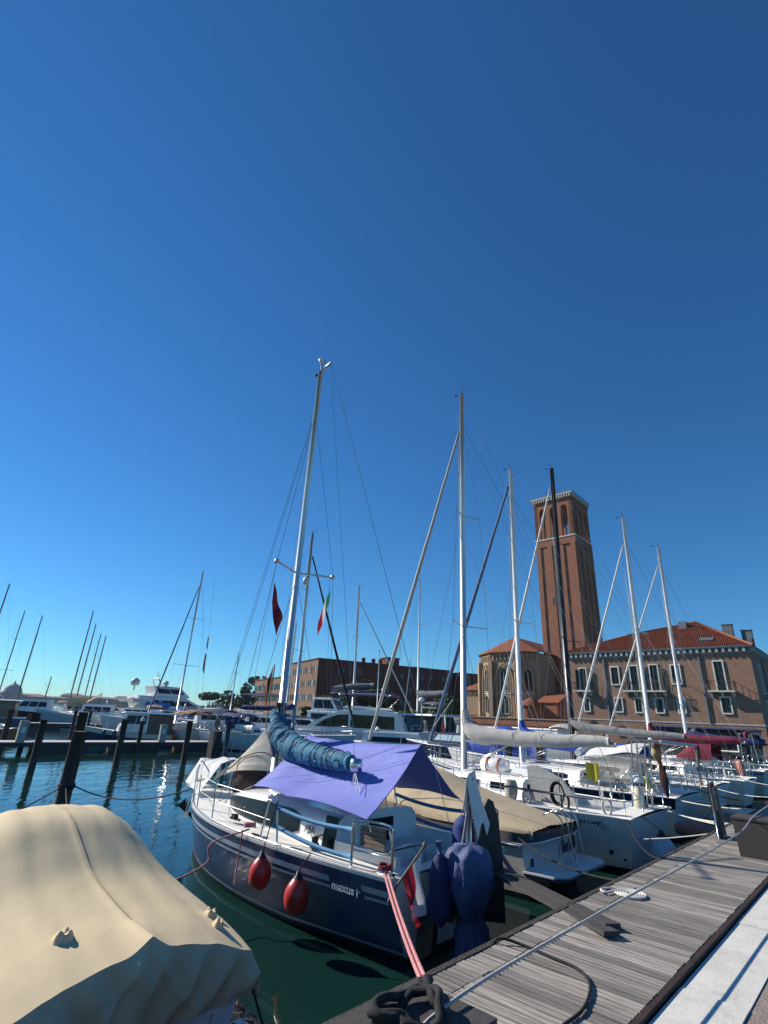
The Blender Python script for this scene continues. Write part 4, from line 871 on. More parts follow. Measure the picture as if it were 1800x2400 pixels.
def hang_flag(name, p0, w_, h_, bands, label, seed=1, group=None, dirx=None, mats=None, droop=.35):
    """limp flag hanging from p0 (hoist top); bands: list of materials across the fly"""
    rn = random.Random(seed); dirx = Vector(dirx or (1, 0, 0)); k = len(bands); p0 = Vector(p0)
    def fn(u, v):   # u along fly, v down the hoist
        f = u*w_; x = dirx*(f*(.45+.1*math.sin(3*v+seed))); z = -v*h_-f*droop*(1.2+v*.5); fold = .06*math.sin(u*9+v*2.5+seed)*(u+.2)
        return x+Vector((-dirx.y, dirx.x, 0))*fold*w_/.6*(1 if True else 0)+Vector((0, 0, z))
    n = 18; m = MB(); rows = [[Vector(fn(i/n, j/10)) for j in range(11)] for i in range(n+1)]
    for i in range(n): m.grid(rows[i:i+2], min(k-1, int(i/n*k)))
    o = m.build(name, bands, None, p0); return tag(o, label, 'flag', group)

# ================================================================ BOAT B: navy sloop with periwinkle tarp (main subject)
UB, NB = 7.05, 4.95
def LB(u, n, z): return Vector((n-NB, -(u-UB), z))
B_ = empty('blue_sailboat', W(UB, NB, 0), HEAD, 'navy blue sloop with two pale stripes and a laced blue sail cover, nearest the camera', 'sailboat')
HB = new_hull(7.25, 3.0, 1.02, 1.17, tw=.90, rake=.18, srake=.36, tm=.40, p=2.5, fls=.50, flm=.27, flb=.5, spring=.03)
hull_mesh(B_, HB, [navy, anti, gel], 34, wl=.07)
band(B_, HB, .155, .985, .15, .225, stripe); band(B_, HB, .155, .975, .27, .305, stripe); band(B_, HB, .012, .075, .15, .225, stripe); band(B_, HB, .014, .07, .275, .31, stripe)
band(B_, HB, 0.0, .985, .10, .135, stripe, 'boot_stripe', 'wl'); band(B_, HB, .0, .995, -.01, .035, gel, 'gunwale_edge', off=.012); band(B_, HB, .0, .995, -.01, .035, gel, 'gunwale_edge', off=.012, sides=(-1,))
deck_mesh(B_, HB, deckm, (.03, .13, .62), camber=.04, depth=.45)
rail(B_, HB, steel, .013, dz=.03, inset=.02)
# name on the side
c = HB(.13, HB.sheer(.13)-.29, 1); xd = (HB(.05, .75, 1)-HB(.15, .75, 1)).normalized()
text(B_, 'maxus', .135, HB(.148, HB.sheer(.148)-.235, 1)+Vector((0, .012, -.06)), (HB(.09, .78, 1)-HB(.148, .78, 1)), (0, 0.12, 1), letter_l, 'hull_lettering', bold=.004, sx=1.15)
c = HB(.085, .77, 1)+Vector((0, .016, 0)); m = MB()
for k in range(4):
    a = k*PI/2; m.add([c+Vector((math.cos(a)*.075, .0, math.sin(a)*.075)), c+Vector((math.cos(a+PI/4)*.02, .0, math.sin(a+PI/4)*.02)), c+Vector((0, .002, 0)), c+Vector((math.cos(a-PI/4)*.02, .0, math.sin(a-PI/4)*.02))], [(0, 1, 2, 3)])
m.build('compass_emblem', letter_l, B_)
text(B_, 'PODROWNIK', .16, Vector((.135, 1.02, .50)), (0, -1, 0), (-.30, 0, 1), letter_d, 'transom_lettering', bold=.005, sx=.8)
# coachroof with wrap around dark windows
xs = [(1.5, .97, 1.02, .46), (2.6, 1.0, 1.03, .50), (3.4, .98, 1.04, .49), (4.1, .88, 1.05, .44), (4.7, .70, 1.07, .36), (5.2, .46, 1.09, .24), (5.55, .18, 1.10, .08)]
cabg = pm('smoked_acrylic', (.006, .007, .011), .28, spec=.3)
co, su = cabin(B_, xs, gel)
side_window(B_, su, 2.35, 5.25, .14, .82, cabg, 1, n=14, frame=None); side_window(B_, su, 1.51, 1.78, .0, .92, cabg, 1, n=3, round_=False); side_window(B_, su, 2.35, 5.25, .14, .80, cabg, -1, n=14)
text(B_, 'ABA', .16, su(2.2, .30, 1, .02), (-1, 0, 0), (0, -.1, 1), letter_d, 'cabin_lettering', sx=.8)
m = MB(); m.box(1.455, 1.495, -.28, .28, .85, 1.38); m.build('companionway_hatch', glassd, B_)
for s in (1, -1): a, b = sorted((s*.93, s*1.02)); m = MB(); m.box(.25, 1.45, a, b, 1.03, 1.18); m.build('cockpit_coaming', gel, B_)
m = MB(); m.hexa([(4.3, -.22, 1.47), (4.75, -.22, 1.41), (4.75, .22, 1.41), (4.3, .22, 1.47)], [(4.33, -.2, 1.53), (4.72, -.2, 1.47), (4.72, .2, 1.47), (4.33, .2, 1.53)]); m.build('deck_hatch', glassd, B_)
# bow platform, roller and folded anchor
m = MB(); m.hexa([(7.0, -.16, 1.17), (7.62, -.11, 1.17), (7.62, .11, 1.17), (7.0, .16, 1.17)], [(7.0, -.16, 1.24), (7.66, -.12, 1.24), (7.66, .12, 1.24), (7.0, .16, 1.24)]); m.build('bow_platform', gel, B_)
an = MB(); q = Vector((7.32, .20, 1.02)); an.tube([q+Vector((-.1, -.1, .14)), q+Vector((0, 0, -.35))], .02, 6)
for s in (-1, 1): an.add([q+Vector((0, 0, -.35)), q+Vector((.26, .08*s, -.24)), q+Vector((.05, .03*s, -.05)), q+Vector((0, .02*s, -.3))], [(0, 1, 2), (0, 2, 3), (2, 1, 0)]); an.add([q+Vector((.0, 0, -.33)), q+Vector((-.1, .16*s, -.52)), q+Vector((-.22, .04*s, -.30))], [(0, 1, 2), (2, 1, 0)])
an.build('folded_anchor', black, B_)
# mast and rig
MXB = 9.42-NB
ms, tp = rigging(B_, MXB, 1.5, 11.55, alu, .088, [(5.9, .82, .33)], 1.32, fore=((7.2, 0, 1.25), .88), back=(.05, 0.0, 1.3), rakex=.10, fork=(-.42, 0, .12), uppers=.87, wr=.006, chain=.25)
m = MB(); m.tube([tp, tp+Vector((.02, 0, .32))], .02, 6); m.lathe([(0, 0), (.07, .02), (.08, .08), (.05, .14), (0, .15)], 10, tp+Vector((.02, 0, .32))); m.build('masthead_light', gel, B_)
T('mast_collar', [(MXB, 0, 2.86), (MXB, 0, 3.08)], .10, black, B_, 10)
for s, y_ in ((1, .82), (-1, -.82)): m = MB(); m.lathe([(0, -.06), (.05, -.04), (.06, 0), (.05, .04), (0, .06)], 10, (MXB-.36, y_, 5.94)); m.build('spreader_boot', alu, B_)
m = MB(); m.lathe([(0, -.14), (.07, -.12), (.075, -.02), (.04, .05), (0, .06)], 12, (MXB-.12, -.22, 5.8)); m.build('deck_light', gel2, B_)
for dx, yy in ((.05, .11), (.02, -.10), (-.08, .06)): T('halyard', [(MXB+dx, yy*.4, 10.6), (MXB+dx, yy, 1.6)], .005, rope_w, B_, 4)
T('flag_halyard', [(MXB-.3, .78, 5.9), (MXB-.35, 1.15, 1.1)], .004, wire, B_, 4); T('flag_halyard', [(MXB-.3, -.78, 5.9), (MXB-.35, -1.15, 1.1)], .004, wire, B_, 4)
T('shroud', [(MXB, 0, 10.2), (MXB+.9, 1.2, 1.15)], .0045, wire, B_, 4)
# boom with laced blue cover, thick at the mast
bp = [LB(7.05, 9.57, 2.95), LB(7.04, 9.47, 2.76), LB(7.02, 9.32, 2.54), LB(6.97, 9.05, 2.36), LB(6.90, 8.64, 2.26), LB(6.82, 8.17, 2.21), LB(6.70, 7.53, 2.18), LB(6.57, 6.95, 2.17), LB(6.49, 6.62, 2.17)]
br = [.12, .17, .225, .24, .225, .20, .17, .14, .12]
T('boom', [LB(7.05, 9.35, 2.30), LB(6.44, 6.42, 2.15)], .05, alu, B_, 8)
sc = lumpy(bp, br, 3, 28, .13, 5.5, 1.05).build('sail_cover', bluecov, B_)
PP = smooth_path(bp, 8); rnl = random.Random(4)
m = MB(); m.tube([LB(7.05, 9.40, 2.6), LB(7.05, 9.43, 2.3), LB(7.05, 9.42, 1.95)], [.20, .15, .04], 10); m.build('cover_collar', navycan, sc)
for k in range(17):
    i = min(len(PP)-4, int(16+k*(len(PP)-20)/17+rnl.uniform(-.8, .8))); c = PP[i]; rr = lerp(.245, .135, k/17)*1.10; t_ = (PP[i+1]-PP[i-1]).normalized(); a = t_.cross(Vector((0, 0, 1))).normalized(); b = a.cross(t_); tl = rnl.uniform(-.09, .09)
    T('lacing', [c+a*math.cos(q*PI/8)*rr+b*math.sin(q*PI/8)*rr*1.05+t_*(tl*math.sin(q*PI/8+1)+.02*math.sin(q*1.7+k)) for q in range(17)], .0075, navyd, sc, 4, cap=False)
for sg in (1, -1): T('lacing', [PP[i]+Vector((0, .02*math.sin(i), 0))+(PP[min(i+1, len(PP)-1)]-PP[i-1]).normalized().cross(Vector((0, 0, 1))).normalized()*(-sg)*lerp(.235, .13, i/len(PP))+Vector((0, 0, .07*math.sin(i*.9))) for i in range(16, len(PP)-2)], .0075, navyd, sc, 4)
m = MB(); m.lathe([(0, -.1), (.09, -.09), (.11, 0), (.09, .09), (0, .1)], 10, LB(6.44, 6.46, 2.16)); m.build('boom_end', steel, B_)
m = MB()
for k in range(5): T('mainsheet', [LB(6.45, 6.5, 2.1), LB(6.05+k*.05, 5.95+.13*k, 1.85 if k < 2 else 1.28)], .005, rope_w, B_, 4)
T('topping_lift', [LB(6.45, 6.5, 2.2), (MXB-.5, 0, 11.6)], .004, wire, B_, 4)
# stanchions, gate, pushpit seat
for t in (.60, .735, .86):
    for s in (1, -1): p = HB.deck(t, s*.95, 0); T('stanchion', [p, p+Vector((0, s*.01, .58))], .012, steel, B_, 6)
for s in (1, -1):
    T('lifeline', [HB.deck(t, s*.95, 0)+Vector((0, 0, .57)) for t in (.35, .60, .735, .86, .93)], .005, wire, B_, 4); T('lifeline', [HB.deck(t, s*.95, 0)+Vector((0, 0, .3)) for t in (.35, .60, .735, .86, .93)], .004, wire, B_, 4)
    g = [HB.deck(.375, s*.96, 0), HB.deck(.36, s*.93, 0)+Vector((0, 0, .60)), HB.deck(.335, s*.93, 0)+Vector((0, 0, .61)), HB.deck(.315, s*.96, 0)]; T('boarding_gate', smooth_path([g[0], g[1], (g[1]+g[2])/2+Vector((0, 0, .03)), g[2], g[3]], 4), .015, steel, B_, 7)
    a = HB.deck(.105, s*.95, 0); c = HB.deck(.012, s*.95, 0); up = Vector((0, 0, .56)); T('pushpit', smooth_path([a, a+up*.8, a+up+Vector((-.05, 0, 0)), c+up+Vector((.06, 0, 0)), c+up*.8, c], 5), .018, steel, B_, 8)
    T('pushpit_bar', [a+up*.38, c+up*.38], .012, steel, B_, 6); b0 = a+up*.45+Vector((-.06, -s*.03, 0)); b1 = c+up*.45+Vector((.08, -s*.03, 0)); T('seat_frame', smooth_path([b0, b0+up*.42, b0+up*.47+Vector((-.05, 0, 0)), b1+up*.47+Vector((.05, 0, 0)), b1+up*.42, b1, b0], 3), .011, steel, B_, 6)
    for k in range(5):
        m = MB(); z = a.z+.27+k*.052; x0, x1 = c.x+.12, a.x-.10; m.box(x0, x1, a.y-s*.05-.012, a.y-s*.05+.012, z, z+.043); m.build('seat_slat', teak, B_)
    e = HB.deck(.012, s*.62, 0); T('stern_rail', smooth_path([c+up*.55, e+up*.55, e], 4), .012, steel, B_, 6)
    p1 = HB.deck(.335, s*.95, 0); p2 = HB.deck(.105, s*.95, 0)
    for z, zz in ((.50, .44), (.26, .12)): MB().tube(sag(p1+Vector((0, 0, z)), p2+Vector((0, 0, zz)), .05), .030, 8).build('lifeline_padding', bluep, B_)
pulpit(B_, HB, .58, .92)
# winches, cleats, small gear
for x, y_ in ((1.75, 1.14), (1.75, -1.14)): m = MB(); m.lathe([(.07, 0), (.07, .05), (.045, .07), (.055, .12), (.06, .13), (0, .14)], 14, (x, y_, 1.05)); m.build('winch', black, B_)
m = MB(); m.tube([(1.75, 1.14, 1.19), (1.5, 1.2, 1.27)], .015, 5); m.build('winch_handle', black, B_)
for t in (.02, .40, .93):
    for s in (1, -1): p = HB.deck(t, s*.93, 0)+Vector((0, 0, .04)); m = MB(); m.tube([p-Vector((.09, 0, 0)), p+Vector((.09, 0, 0))], .014, 6); m.tube([p-Vector((.03, 0, .04)), p-Vector((.03, 0, 0))], .012, 5); m.tube([p+Vector((.03, 0, -.04)), p+Vector((.03, 0, 0))], .012, 5); m.build('cleat', black, B_)
m = MB(); p = Vector((4.0, 1.18, 1.13)); m.tube([p, p+Vector((-.3, 0, 0))], .02, 5); m.box(3.82, 3.92, 1.14, 1.22, 1.13, 1.2); m.build('jib_track', black, B_)
# awnings on B (they lie on or hang from the boat: things of their own)
def WB(x, y, z): return W(UB-y, NB+x, z)
def ridge_pt(v): return WB(lerp(9.10, 6.03, v)-NB, -.50, lerp(2.46, 2.48, v)-.05*math.sin(PI*v))
def low_pt(v, s):
    pts = [(8.62, 1.02, 1.64), (7.28, 1.30, 1.67), (5.34, 1.46, 1.63)] if s > 0 else [(8.5, 1.35, 1.62), (7.3, 1.42, 1.64), (5.9, 1.45, 1.60)]
    a, b, q = (pts[0], pts[1], v/.45) if v < .45 else (pts[1], pts[2], (v-.45)/.55); n_, y_, z_ = (lerp(a[i], b[i], q) for i in range(3)); return WB(n_-NB, s*y_, z_+(.05*math.sin(PI*q)))
def tarpf(s):
    def f(u, v):
        a = ridge_pt(v); b = low_pt(v, s); p = a.lerp(b, u); p.z -= .16*math.sin(PI*u)*(.35+.65*math.sin(PI*v))+.0; p.z += .02*math.sin(34*v+6*u)*(1-u)*math.exp(-v*5)+.008*nz(p, 2.2)*3*math.sin(PI*u)+.012*math.sin(26*math.atan2(1-u+.001, 1.02-v))*math.exp(-6*math.hypot(1-u, 1-v))+.010*math.sin(24*math.atan2(1-u+.001, v+.02))*math.exp(-5*math.hypot(1-u, v))
        return p
    return f
def both(u, v): return tarpf(1)(1-u*2, v) if u < .5 else tarpf(-1)(u*2-1, v)
cloth(both, 44, 30, 'periwinkle_tarp', tarp, None, .006, 'periwinkle blue tarpaulin stretched like a tent over the boom of the navy sloop', 'tarpaulin')
hemc = pm('tarp_hem', (.12, .14, .40), .8)
for nm, pth in (('aft', [both(i/30, 1.0) for i in range(31)]), ('fore', [both(i/30, 0.0) for i in range(31)]), ('near', [both(0, i/20) for i in range(21)]), ('far', [both(1, i/20) for i in range(21)])):
    tp_o = bpy.data.objects['periwinkle_tarp']; T('hem', [p-tp_o.location+Vector((0, 0, .002)) for p in pth], .009, hemc, tp_o, 5)
for k, (a_, b_) in enumerate(((both(0, 1.0), WB(.35, 1.42, 1.50)), (both(0, 0.0), WB(4.2, 1.38, 1.35)), (both(1, 1.0), WB(.6, -1.42, 1.45)), (both(.5, 1.0), WB(.05, 0, 3.2)), (both(.5, 0.0), WB(4.42, -.08, 2.75)))):
    thing_tube('tarp_cord', [a_, b_], .006, rope_w, 'thin white cord tying the periwinkle tarp '+['at its near aft corner', 'at its near front corner', 'at its far aft corner', 'at the aft end of its ridge', 'from its ridge to the mast'][k], 'cord')
# beige foresail awning from mast to bow, dropping to the far rail
def awn(u, v):
    a = WB(lerp(9.50, 11.55, v)-NB, -.02, 2.92-1.40*v**.9-.10*math.sin(PI*v)); b = WB(lerp(9.05, 11.5, v)-NB, -.30+.62*min(1, v*2.2)-.25*v*v, lerp(1.85, 1.40, v)+.16*math.sin(PI*v)-.12*(1-v))
    p = a.lerp(b, u); p.z += .022*math.sin(20*u+9*v)*(math.sin(PI*u)*.8+.2); return p
cloth(awn, 20, 30, 'beige_awning', bcloth, None, .0, 'beige cloth awning sagging from the mast towards the bow of the navy sloop', 'awning')
pts = [awn(.38+.12*math.sin(7*k/20+1)+k/70, .75-.7*k/20)+Vector((-.02, -.03, .01)) for k in range(21)]; thing_tube('black_awning_cord', smooth_path(pts, 2), .012, rope_b, 'wavy black cord running across the beige awning', 'cord')
def wc(u, v):
    x = lerp(11.15, 12.15, v)-NB; y_ = lerp(-.55, .62, u)*(1-.35*v); z_ = 1.80+.05*math.sin(5*u+3*v)-(.50*max(0, u-.62)/.38)-.10*abs(u-.4)+.04*v; return WB(x, y_, z_)+Vector((0, 0, .015*math.sin(17*v+8*u)))
cloth(wc, 18, 16, 'white_cloth', wcloth, None, .0, 'white cloth thrown over the pulpit of the navy sloop', 'cloth')
m = lumpy([(0, 0, .0), (.35, 0, .22), (.8, .05, .30), (1.2, 0, .12), (1.4, 0, -.02)], [.10, .27, .32, .22, .06], 5, 16, .15, 3, 1.0); o = m.build('sail_bag', brownb, None, WB(9.55-NB, -.15, 1.26), (0, 0, HEAD)); tag(o, 'dark brown canvas bag bunched on the foredeck of the navy sloop', 'sail bag')
# fenders
fender_ball(WB(7.34-NB, 1.60, .68), .165, red, 'red ball fender nearer the bow of the navy sloop', WB(7.30-NB, 1.44, 1.62), 'red ball fenders on the navy sloop')
fender_ball(WB(6.42-NB, 1.64, .60), .172, red, 'red ball fender nearer the stern of the navy sloop', WB(6.32-NB, 1.53, 1.10), 'red ball fenders on the navy sloop')
# ropes
cl = WB(5.08-NB, 1.38, 1.10)
for k in range(2):
    A = cl+E1*(.06*k); e = W(3.58+.05*k, 2.83, 1.20); thing_tube('mooring_line', sag(A, e, .05), .016, rope_p, ['pink mooring rope from stern cleat to dock, nearer the bow', 'pink mooring rope from stern cleat to dock, nearer the stern corner'][k], 'rope', 7, 'pink stern lines')
pts = [cl+Vector((.07*math.cos(q*1.1), .07*math.sin(q*1.1), .02+.004*q)) for q in range(16)]; thing_tube('rope_turns', smooth_path(pts, 2), .016, pm('dark_red_rope', (.22, .03, .04), .85, bump=.5, bs=120), 'dark red rope turned round the stern cleat of the navy sloop', 'rope')
fc = WB(8.0-NB, 1.42, 1.12); pts = [fc+Vector((.09*math.cos(q*1.3), .06*math.sin(q*1.3), .03+.004*q)) for q in range(16)]; thing_tube('rope_turns', smooth_path(pts, 2), .017, rope_p, 'pink rope turned round the middle cleat of the navy sloop', 'rope')
thing_tube('spring_line', smooth_path([fc, fc+Vector((-.5, -.3, -.16)), W(5.0, 8.1, .72), W(4.3, 7.9, .62), W(3.5, 7.6, .70), W(3.1, 7.3, .85)], 6), .013, rope_p, 'pale pink line sagging from the navy sloop to the beige covered boat', 'rope')
thing_tube('hanging_line', [fc+Vector((0, 0, 0))-E1*.12, fc-E1*.16-Vector((0, 0, .72))], .011, rope_p, 'loose end of pink rope hanging down the navy hull', 'rope')
# outboard, rudder, cloths on the stern
ob = empty('covered_outboard', W(6.52, 4.45, 0), HEAD, 'outboard motor wrapped in periwinkle cloth hanging off the navy sloop transom', 'outboard motor')
m = MB(); rows = []
prof = [(1.40, .02), (1.39, .14), (1.35, .25), (1.27, .30), (1.13, .315), (.96, .31), (.82, .26), (.72, .20), (.66, .165), (.60, .165), (.48, .19), (.32, .21), (.14, .235), (.06, .24)]
for k, (z, r_) in enumerate(prof):
    row = []
    for q in range(48):
        a = q*2*PI/48; f = (1-z/1.5)
        pl = .16*(.5-abs(nz((math.cos(a)*1.6, math.sin(a)*1.6, z*1.1), 2.1))*2)+.10*(.5-abs(nz((math.cos(a)*3, math.sin(a)*3+5, z*1.5+a*.3), 1.9))*2)+.06*math.sin(11*a+z*4)*f+.16*nz((math.cos(a)*1.4, math.sin(a)*1.4, z*3.2), 1.6)
        rr = r_*(1+pl*(1.0 if z > .66 else 1.5)); dr = -.16*max(0, .7-z)
        row.append(Vector((-.05+rr*math.cos(a)*.9, -.02+rr*math.sin(a)+dr*.6, z+.035*math.sin(5*a+2*z)*(r_/.3)*(1 if z > .2 else .3))))
    rows.append(row)
m.grid(rows, 0, True, True); m.build('cloth_cover', motcov, ob)
m = MB(); m.tube([(0, 0, .7), (0, 0, -.3)], .07, 8); m.build('shaft', black, ob); m = MB(); m.box(.05, .28, -.12, .12, .55, .95); m.build('bracket', steel, ob)
for z, r_ in ((.66, .21),): T('cover_tie', [Vector((-.04+r_*math.cos(q*PI/8), -.02+r_*math.sin(q*PI/8), z+.03*math.sin(q*.8))) for q in range(17)], .007, rope_b, ob, 4, cap=False)
bg2 = empty('navy_bag', W(6.22, 4.62, 0), HEAD, 'navy blue bag tied on the stern rail left of the covered outboard', 'bag')
lumpy([(0, 0, 1.30), (0, 0, 1.18), (0, 0, .95), (0, .02, .70), (0, .02, .55)], [.04, .10, .15, .16, .05], 8, 20, .4, 4.5).build('bag_body', navycan, bg2); T('bag_neck', [(0, 0, 1.30), (.02, .02, 1.44)], [.03, .045], motcov, bg2, 7)
m = MB(); m.hexa([(.1, -.05, .25), (.35, -.05, .1), (.35, .05, .1), (.1, .05, .25)], [(.05, -.05, .62), (.3, -.05, .62), (.3, .05, .62), (.05, .05, .62)]); m.build('bag_foot', black, bg2)
rd = MB(); prof = [(-.19, .45), (.19, .50), (.185, 1.0), (.16, 1.5), (.10, 1.78), (.02, 1.90), (-.06, 1.86), (-.13, 1.65), (-.18, 1.2)]
for s, a in ((1, .02), (-1, -.02)):
    pass
c0 = [Vector((x, .0, z)) for x, z in prof]
rd.add([p+Vector((0, .035, 0)) for p in c0]+[p-Vector((0, .035, 0)) for p in c0], [tuple(range(9)), tuple(reversed(range(9, 18)))]+[(k, k+9, (k+1) % 9+9, (k+1) % 9) for k in range(9)])
o = rd.build('lifted_rudder', pm('black_rudder_paint', (.018, .022, .028), .6, var=.5, vs=4, dirt=.4, dirtcol=(.06, .07, .08)), None, W(7.08, 4.42, 0), (0, 0, HEAD+R(62))); tag(o, 'tall black lifted rudder blade standing behind the navy sloop', 'rudder')
pol = empty('stern_poles', W(6.75, 4.5, 0), HEAD, 'bundle of steel poles and ropes standing on the stern of the navy sloop', 'poles')
for dx, dy, h_ in ((0, 0, 2.22), (.05, .07, 2.1), (-.04, -.1, 2.16), (.08, -.06, 1.95), (0, .13, 1.8)): T('pole', [(dx, dy, .95), (dx*.4, dy*.3, h_)], .014, steel if dy > -.08 else teak, pol, 6)
for k in range(4): T('hanging_rope', sag((0, .02*k, 2.05), (.1, .18-.1*k, 1.05), .03), .010, rope_b if k % 2 else rope_w, pol, 4)
T('small_fender', [(0, .0, .98), (-.08, 0, 1.0)], .01, rope_b, pol, 4)
def tw_(u, v):
    a = (v-.5)*2; return Vector((.05*math.sin(5*v), lerp(-.12, .12, u)*(1+.15*abs(a))+.02*math.sin(9*u+4*v)+(.05*a), 2.27-.66*abs(a)**1.15*(1 if a < 0 else .75)-.10*u-.10*math.sin(u*7)*abs(a)))
o = cloth(lambda u, v: W(6.75, 4.46, 0)+Matrix.Rotation(HEAD, 3, 'Z')@Vector((tw_(u, v).x+(v-.5)*.28, tw_(u, v).y, tw_(u, v).z)), 10, 30, 'white_towel', wcloth, None, .006, 'white towel hung over the poles at the stern of the navy sloop', 'towel')
o = lumpy([(0, 0, 1.6), (0, 0, 1.5), (0, 0, 1.25), (0, 0, 1.1)], [.05, .14, .17, .08], 4, 14, .1, 3).build('blue_cushion', pm('deep_blue_bag', (.01, .03, .16), .8, bump=.3), None, W(6.95, 4.75, .05)); tag(o, 'deep blue cushion bag behind the poles on the navy sloop', 'bag')
# Polish flag on its staff
fs = empty('flag_staff', W(5.62, 4.85, 1.05), HEAD, 'wooden flag staff leaning out from the stern corner of the navy sloop', 'flag staff')
T('staff', [(0, .05, -.10), (-.34, -.12, .40)], .014, teak, fs, 7); m = MB(); m.lathe([(0, -.03), (.028, -.01), (.028, .02), (0, .04)], 10, (-.35, -.123, .42)); m.build('knob', teak, fs); m = MB(); m.tube([(.03, .06, -.2), (-.03, .05, -.06)], .026, 8); m.build('socket', black, fs)
f0 = W(5.62, 4.85, 1.05)+Matrix.Rotation(HEAD, 3, 'Z')@Vector((-.32, -.11, .37))
m = MB(); n = 14; rows = []
for i in range(n+1):
    u = i/n; row = []
    for j in range(9):
        v = j/8; along = Matrix.Rotation(HEAD, 3, 'Z')@Vector((.26, .10, -.34)); p = along*(v*.9)*(1-.6*u)+Vector((0, 0, -.66*u))+Matrix.Rotation(HEAD, 3, 'Z')@Vector((.05*math.sin(6*u+5*v)*u, .07*math.sin(9*v+4*u)*u-.03*u, 0)); row.append(p)
    rows.append(row)
for i in range(n): 
    m.grid([r_[:5] for r_ in rows[i:i+2]], 1); m.grid([r_[4:] for r_ in rows[i:i+2]], 0)
o = m.build('polish_flag', [flag_r, flag_w], None, f0); tag(o, 'white and red flag hanging from the staff on the navy sloop', 'flag')
# courtesy flags under the spreader
p = WB(MXB-.34, .80, 5.80); hang_flag('courtesy_flag', p-Vector((0, 0, .32)), .62, .42, [flag_d, flag_d, flag_d], 'dark red tattered flag under the left spreader', 3, 'courtesy flags under the spreaders of the navy sloop', (.8, .5, 0), droop=1.0)
p = WB(MXB-.34, -.80, 5.78); hang_flag('courtesy_flag', p-Vector((0, 0, .10)), .52, .34, [flag_g, flag_w, flag_r], 'green white and red flag under the right spreader', 6, 'courtesy flags under the spreaders of the navy sloop', (-.7, -.35, 0), droop=.9)

# ================================================================ BOAT A: beige covered motorboat, bottom left
UA, NA = 2.66, 4.98
A_ = empty('covered_motorboat', W(UA, NA, 0), HEAD, 'motorboat under a full beige canvas cover, cut by the lower left edge', 'motorboat')
HA = new_hull(6.3, 2.16, .72, .92, tw=.95, rake=.6, fls=.3, flm=.24)
hull_mesh(A_, HA, [gel, anti, gel], 22); rail(A_, HA, gel, .03)
st = [(-.02, 1.03, .78, 1.02, 2.0), (.35, 1.06, .84, 1.07, 2.2), (.9, 1.08, .90, 1.13, 2.3), (1.5, 1.08, .97, 1.24, 2.4), (2.0, 1.03, 1.08, 1.44, 2.8), (2.35, .96, 1.22, 1.59, 3.4), (2.65, .92, 1.30, 1.655, 4.0), (3.1, .92, 1.28, 1.67, 4.0), (3.7, .95, 1.1, 1.5, 3), (4.6, .85, .95, 1.18, 2.2), (5.6, .5, .92, 1.05, 2), (6.25, .08, .93, .98, 2)]
def stat(x):
    for k, (a, b) in enumerate(zip(st, st[1:])):
        if a[0] <= x <= b[0]:
            z_ = st[max(0, k-1)]; c_ = st[min(len(st)-1, k+2)]; h = b[0]-a[0]; q = (x-a[0])/h; r_ = []
            for i in range(5):
                m0 = (b[i]-z_[i])/(b[0]-z_[0])*h; m1 = (c_[i]-a[i])/(c_[0]-a[0])*h
                r_.append((2*q**3-3*q*q+1)*a[i]+(q**3-2*q*q+q)*m0+(-2*q**3+3*q*q)*b[i]+(q**3-q*q)*m1)
            return r_
    return st[-1]
m = MB(); rows = []; nx = 70; ny = 72
for i in range(nx+1):
    x = lerp(-.02, 6.25, (i/nx)**1.15); _, hwid, ez, cz, pw = stat(x); row = []
    for j in range(-6, ny+7):
        if 0 <= j <= ny:
            v = lerp(-1, 1, j/ny); z = ez+(cz-ez)*(1-abs(v)**pw); y = v*hwid
            z += .020*math.exp(-(v/.03)**2)*(1 if x < 2.6 else .4)              # raised centre seam
            z -= .016*math.exp(-((v-.36-.05*math.sin(x))/.10)**2)+.020*math.exp(-((v+.36)/.12)**2)+.018*math.exp(-((v-.70)/.09)**2)+.016*math.exp(-((v+.72)/.1)**2)
            z += .006*nz((x*.9, y*2.0, 1), 1.2)+.003*nz((x*2, y*9, 2), 1.5)
            if x < .5: z += .06*math.exp(-((v-.0)/.12)**2)*(1-x/.5)-.02*(1-x/.5)*math.sin(v*9)**2
        else:
            k = -j if j < 0 else j-ny; s = -1 if j < 0 else 1; q = k/6; y = s*(hwid+.03*math.sin(q*PI)+.012*math.sin(x*9+k)); z = ez-q*(ez-.52-.05*math.sin(x*5.5))
        row.append(Vector((x, y, z)))
    rows.append(row)
m.grid([list(reversed(r_)) for r_ in rows])
# stern flap with gathered folds
fl = []; n_ = len(rows[0])
for k in range(19):
    q = k/18; r_ = []
    for j, p in enumerate(rows[0]):
        v = p.y/1.03; ties = (-.98, -.42, .12, .60, .97); d = min(abs(v-t) for t in ties); fold = math.exp(-(d/.085)**2)
        zb_ = .50-.05*math.cos(v*2)+.10*min(1, d/.25)*0-.06*(1-fold)*0
        hem = .50-.05*math.sin(min(1, d/.27)*PI/2); z = lerp(p.z, min(p.z, hem), q)
        tri = abs(((v*3.1+q*(.9 if v > 0 else -.9)) % 1)-.5)*2; x = -.02-.02*q-.10*fold*q*1.0-.115*(1-tri)**1.5*math.sin(q*PI)**.8-.02*math.sin(v*31)*q*(1-fold)-.05*math.exp(-((v-.02-.5*q*(1 if v > 0 else -1))/.05)**2)*min(1, q*5)*(1-q*.6)
        r_.append(Vector((x, p.y*(1+.015*q), z)))
    fl.append(r_)
m.grid(fl); A_cover = m.build('canvas_cover', beige, A_)
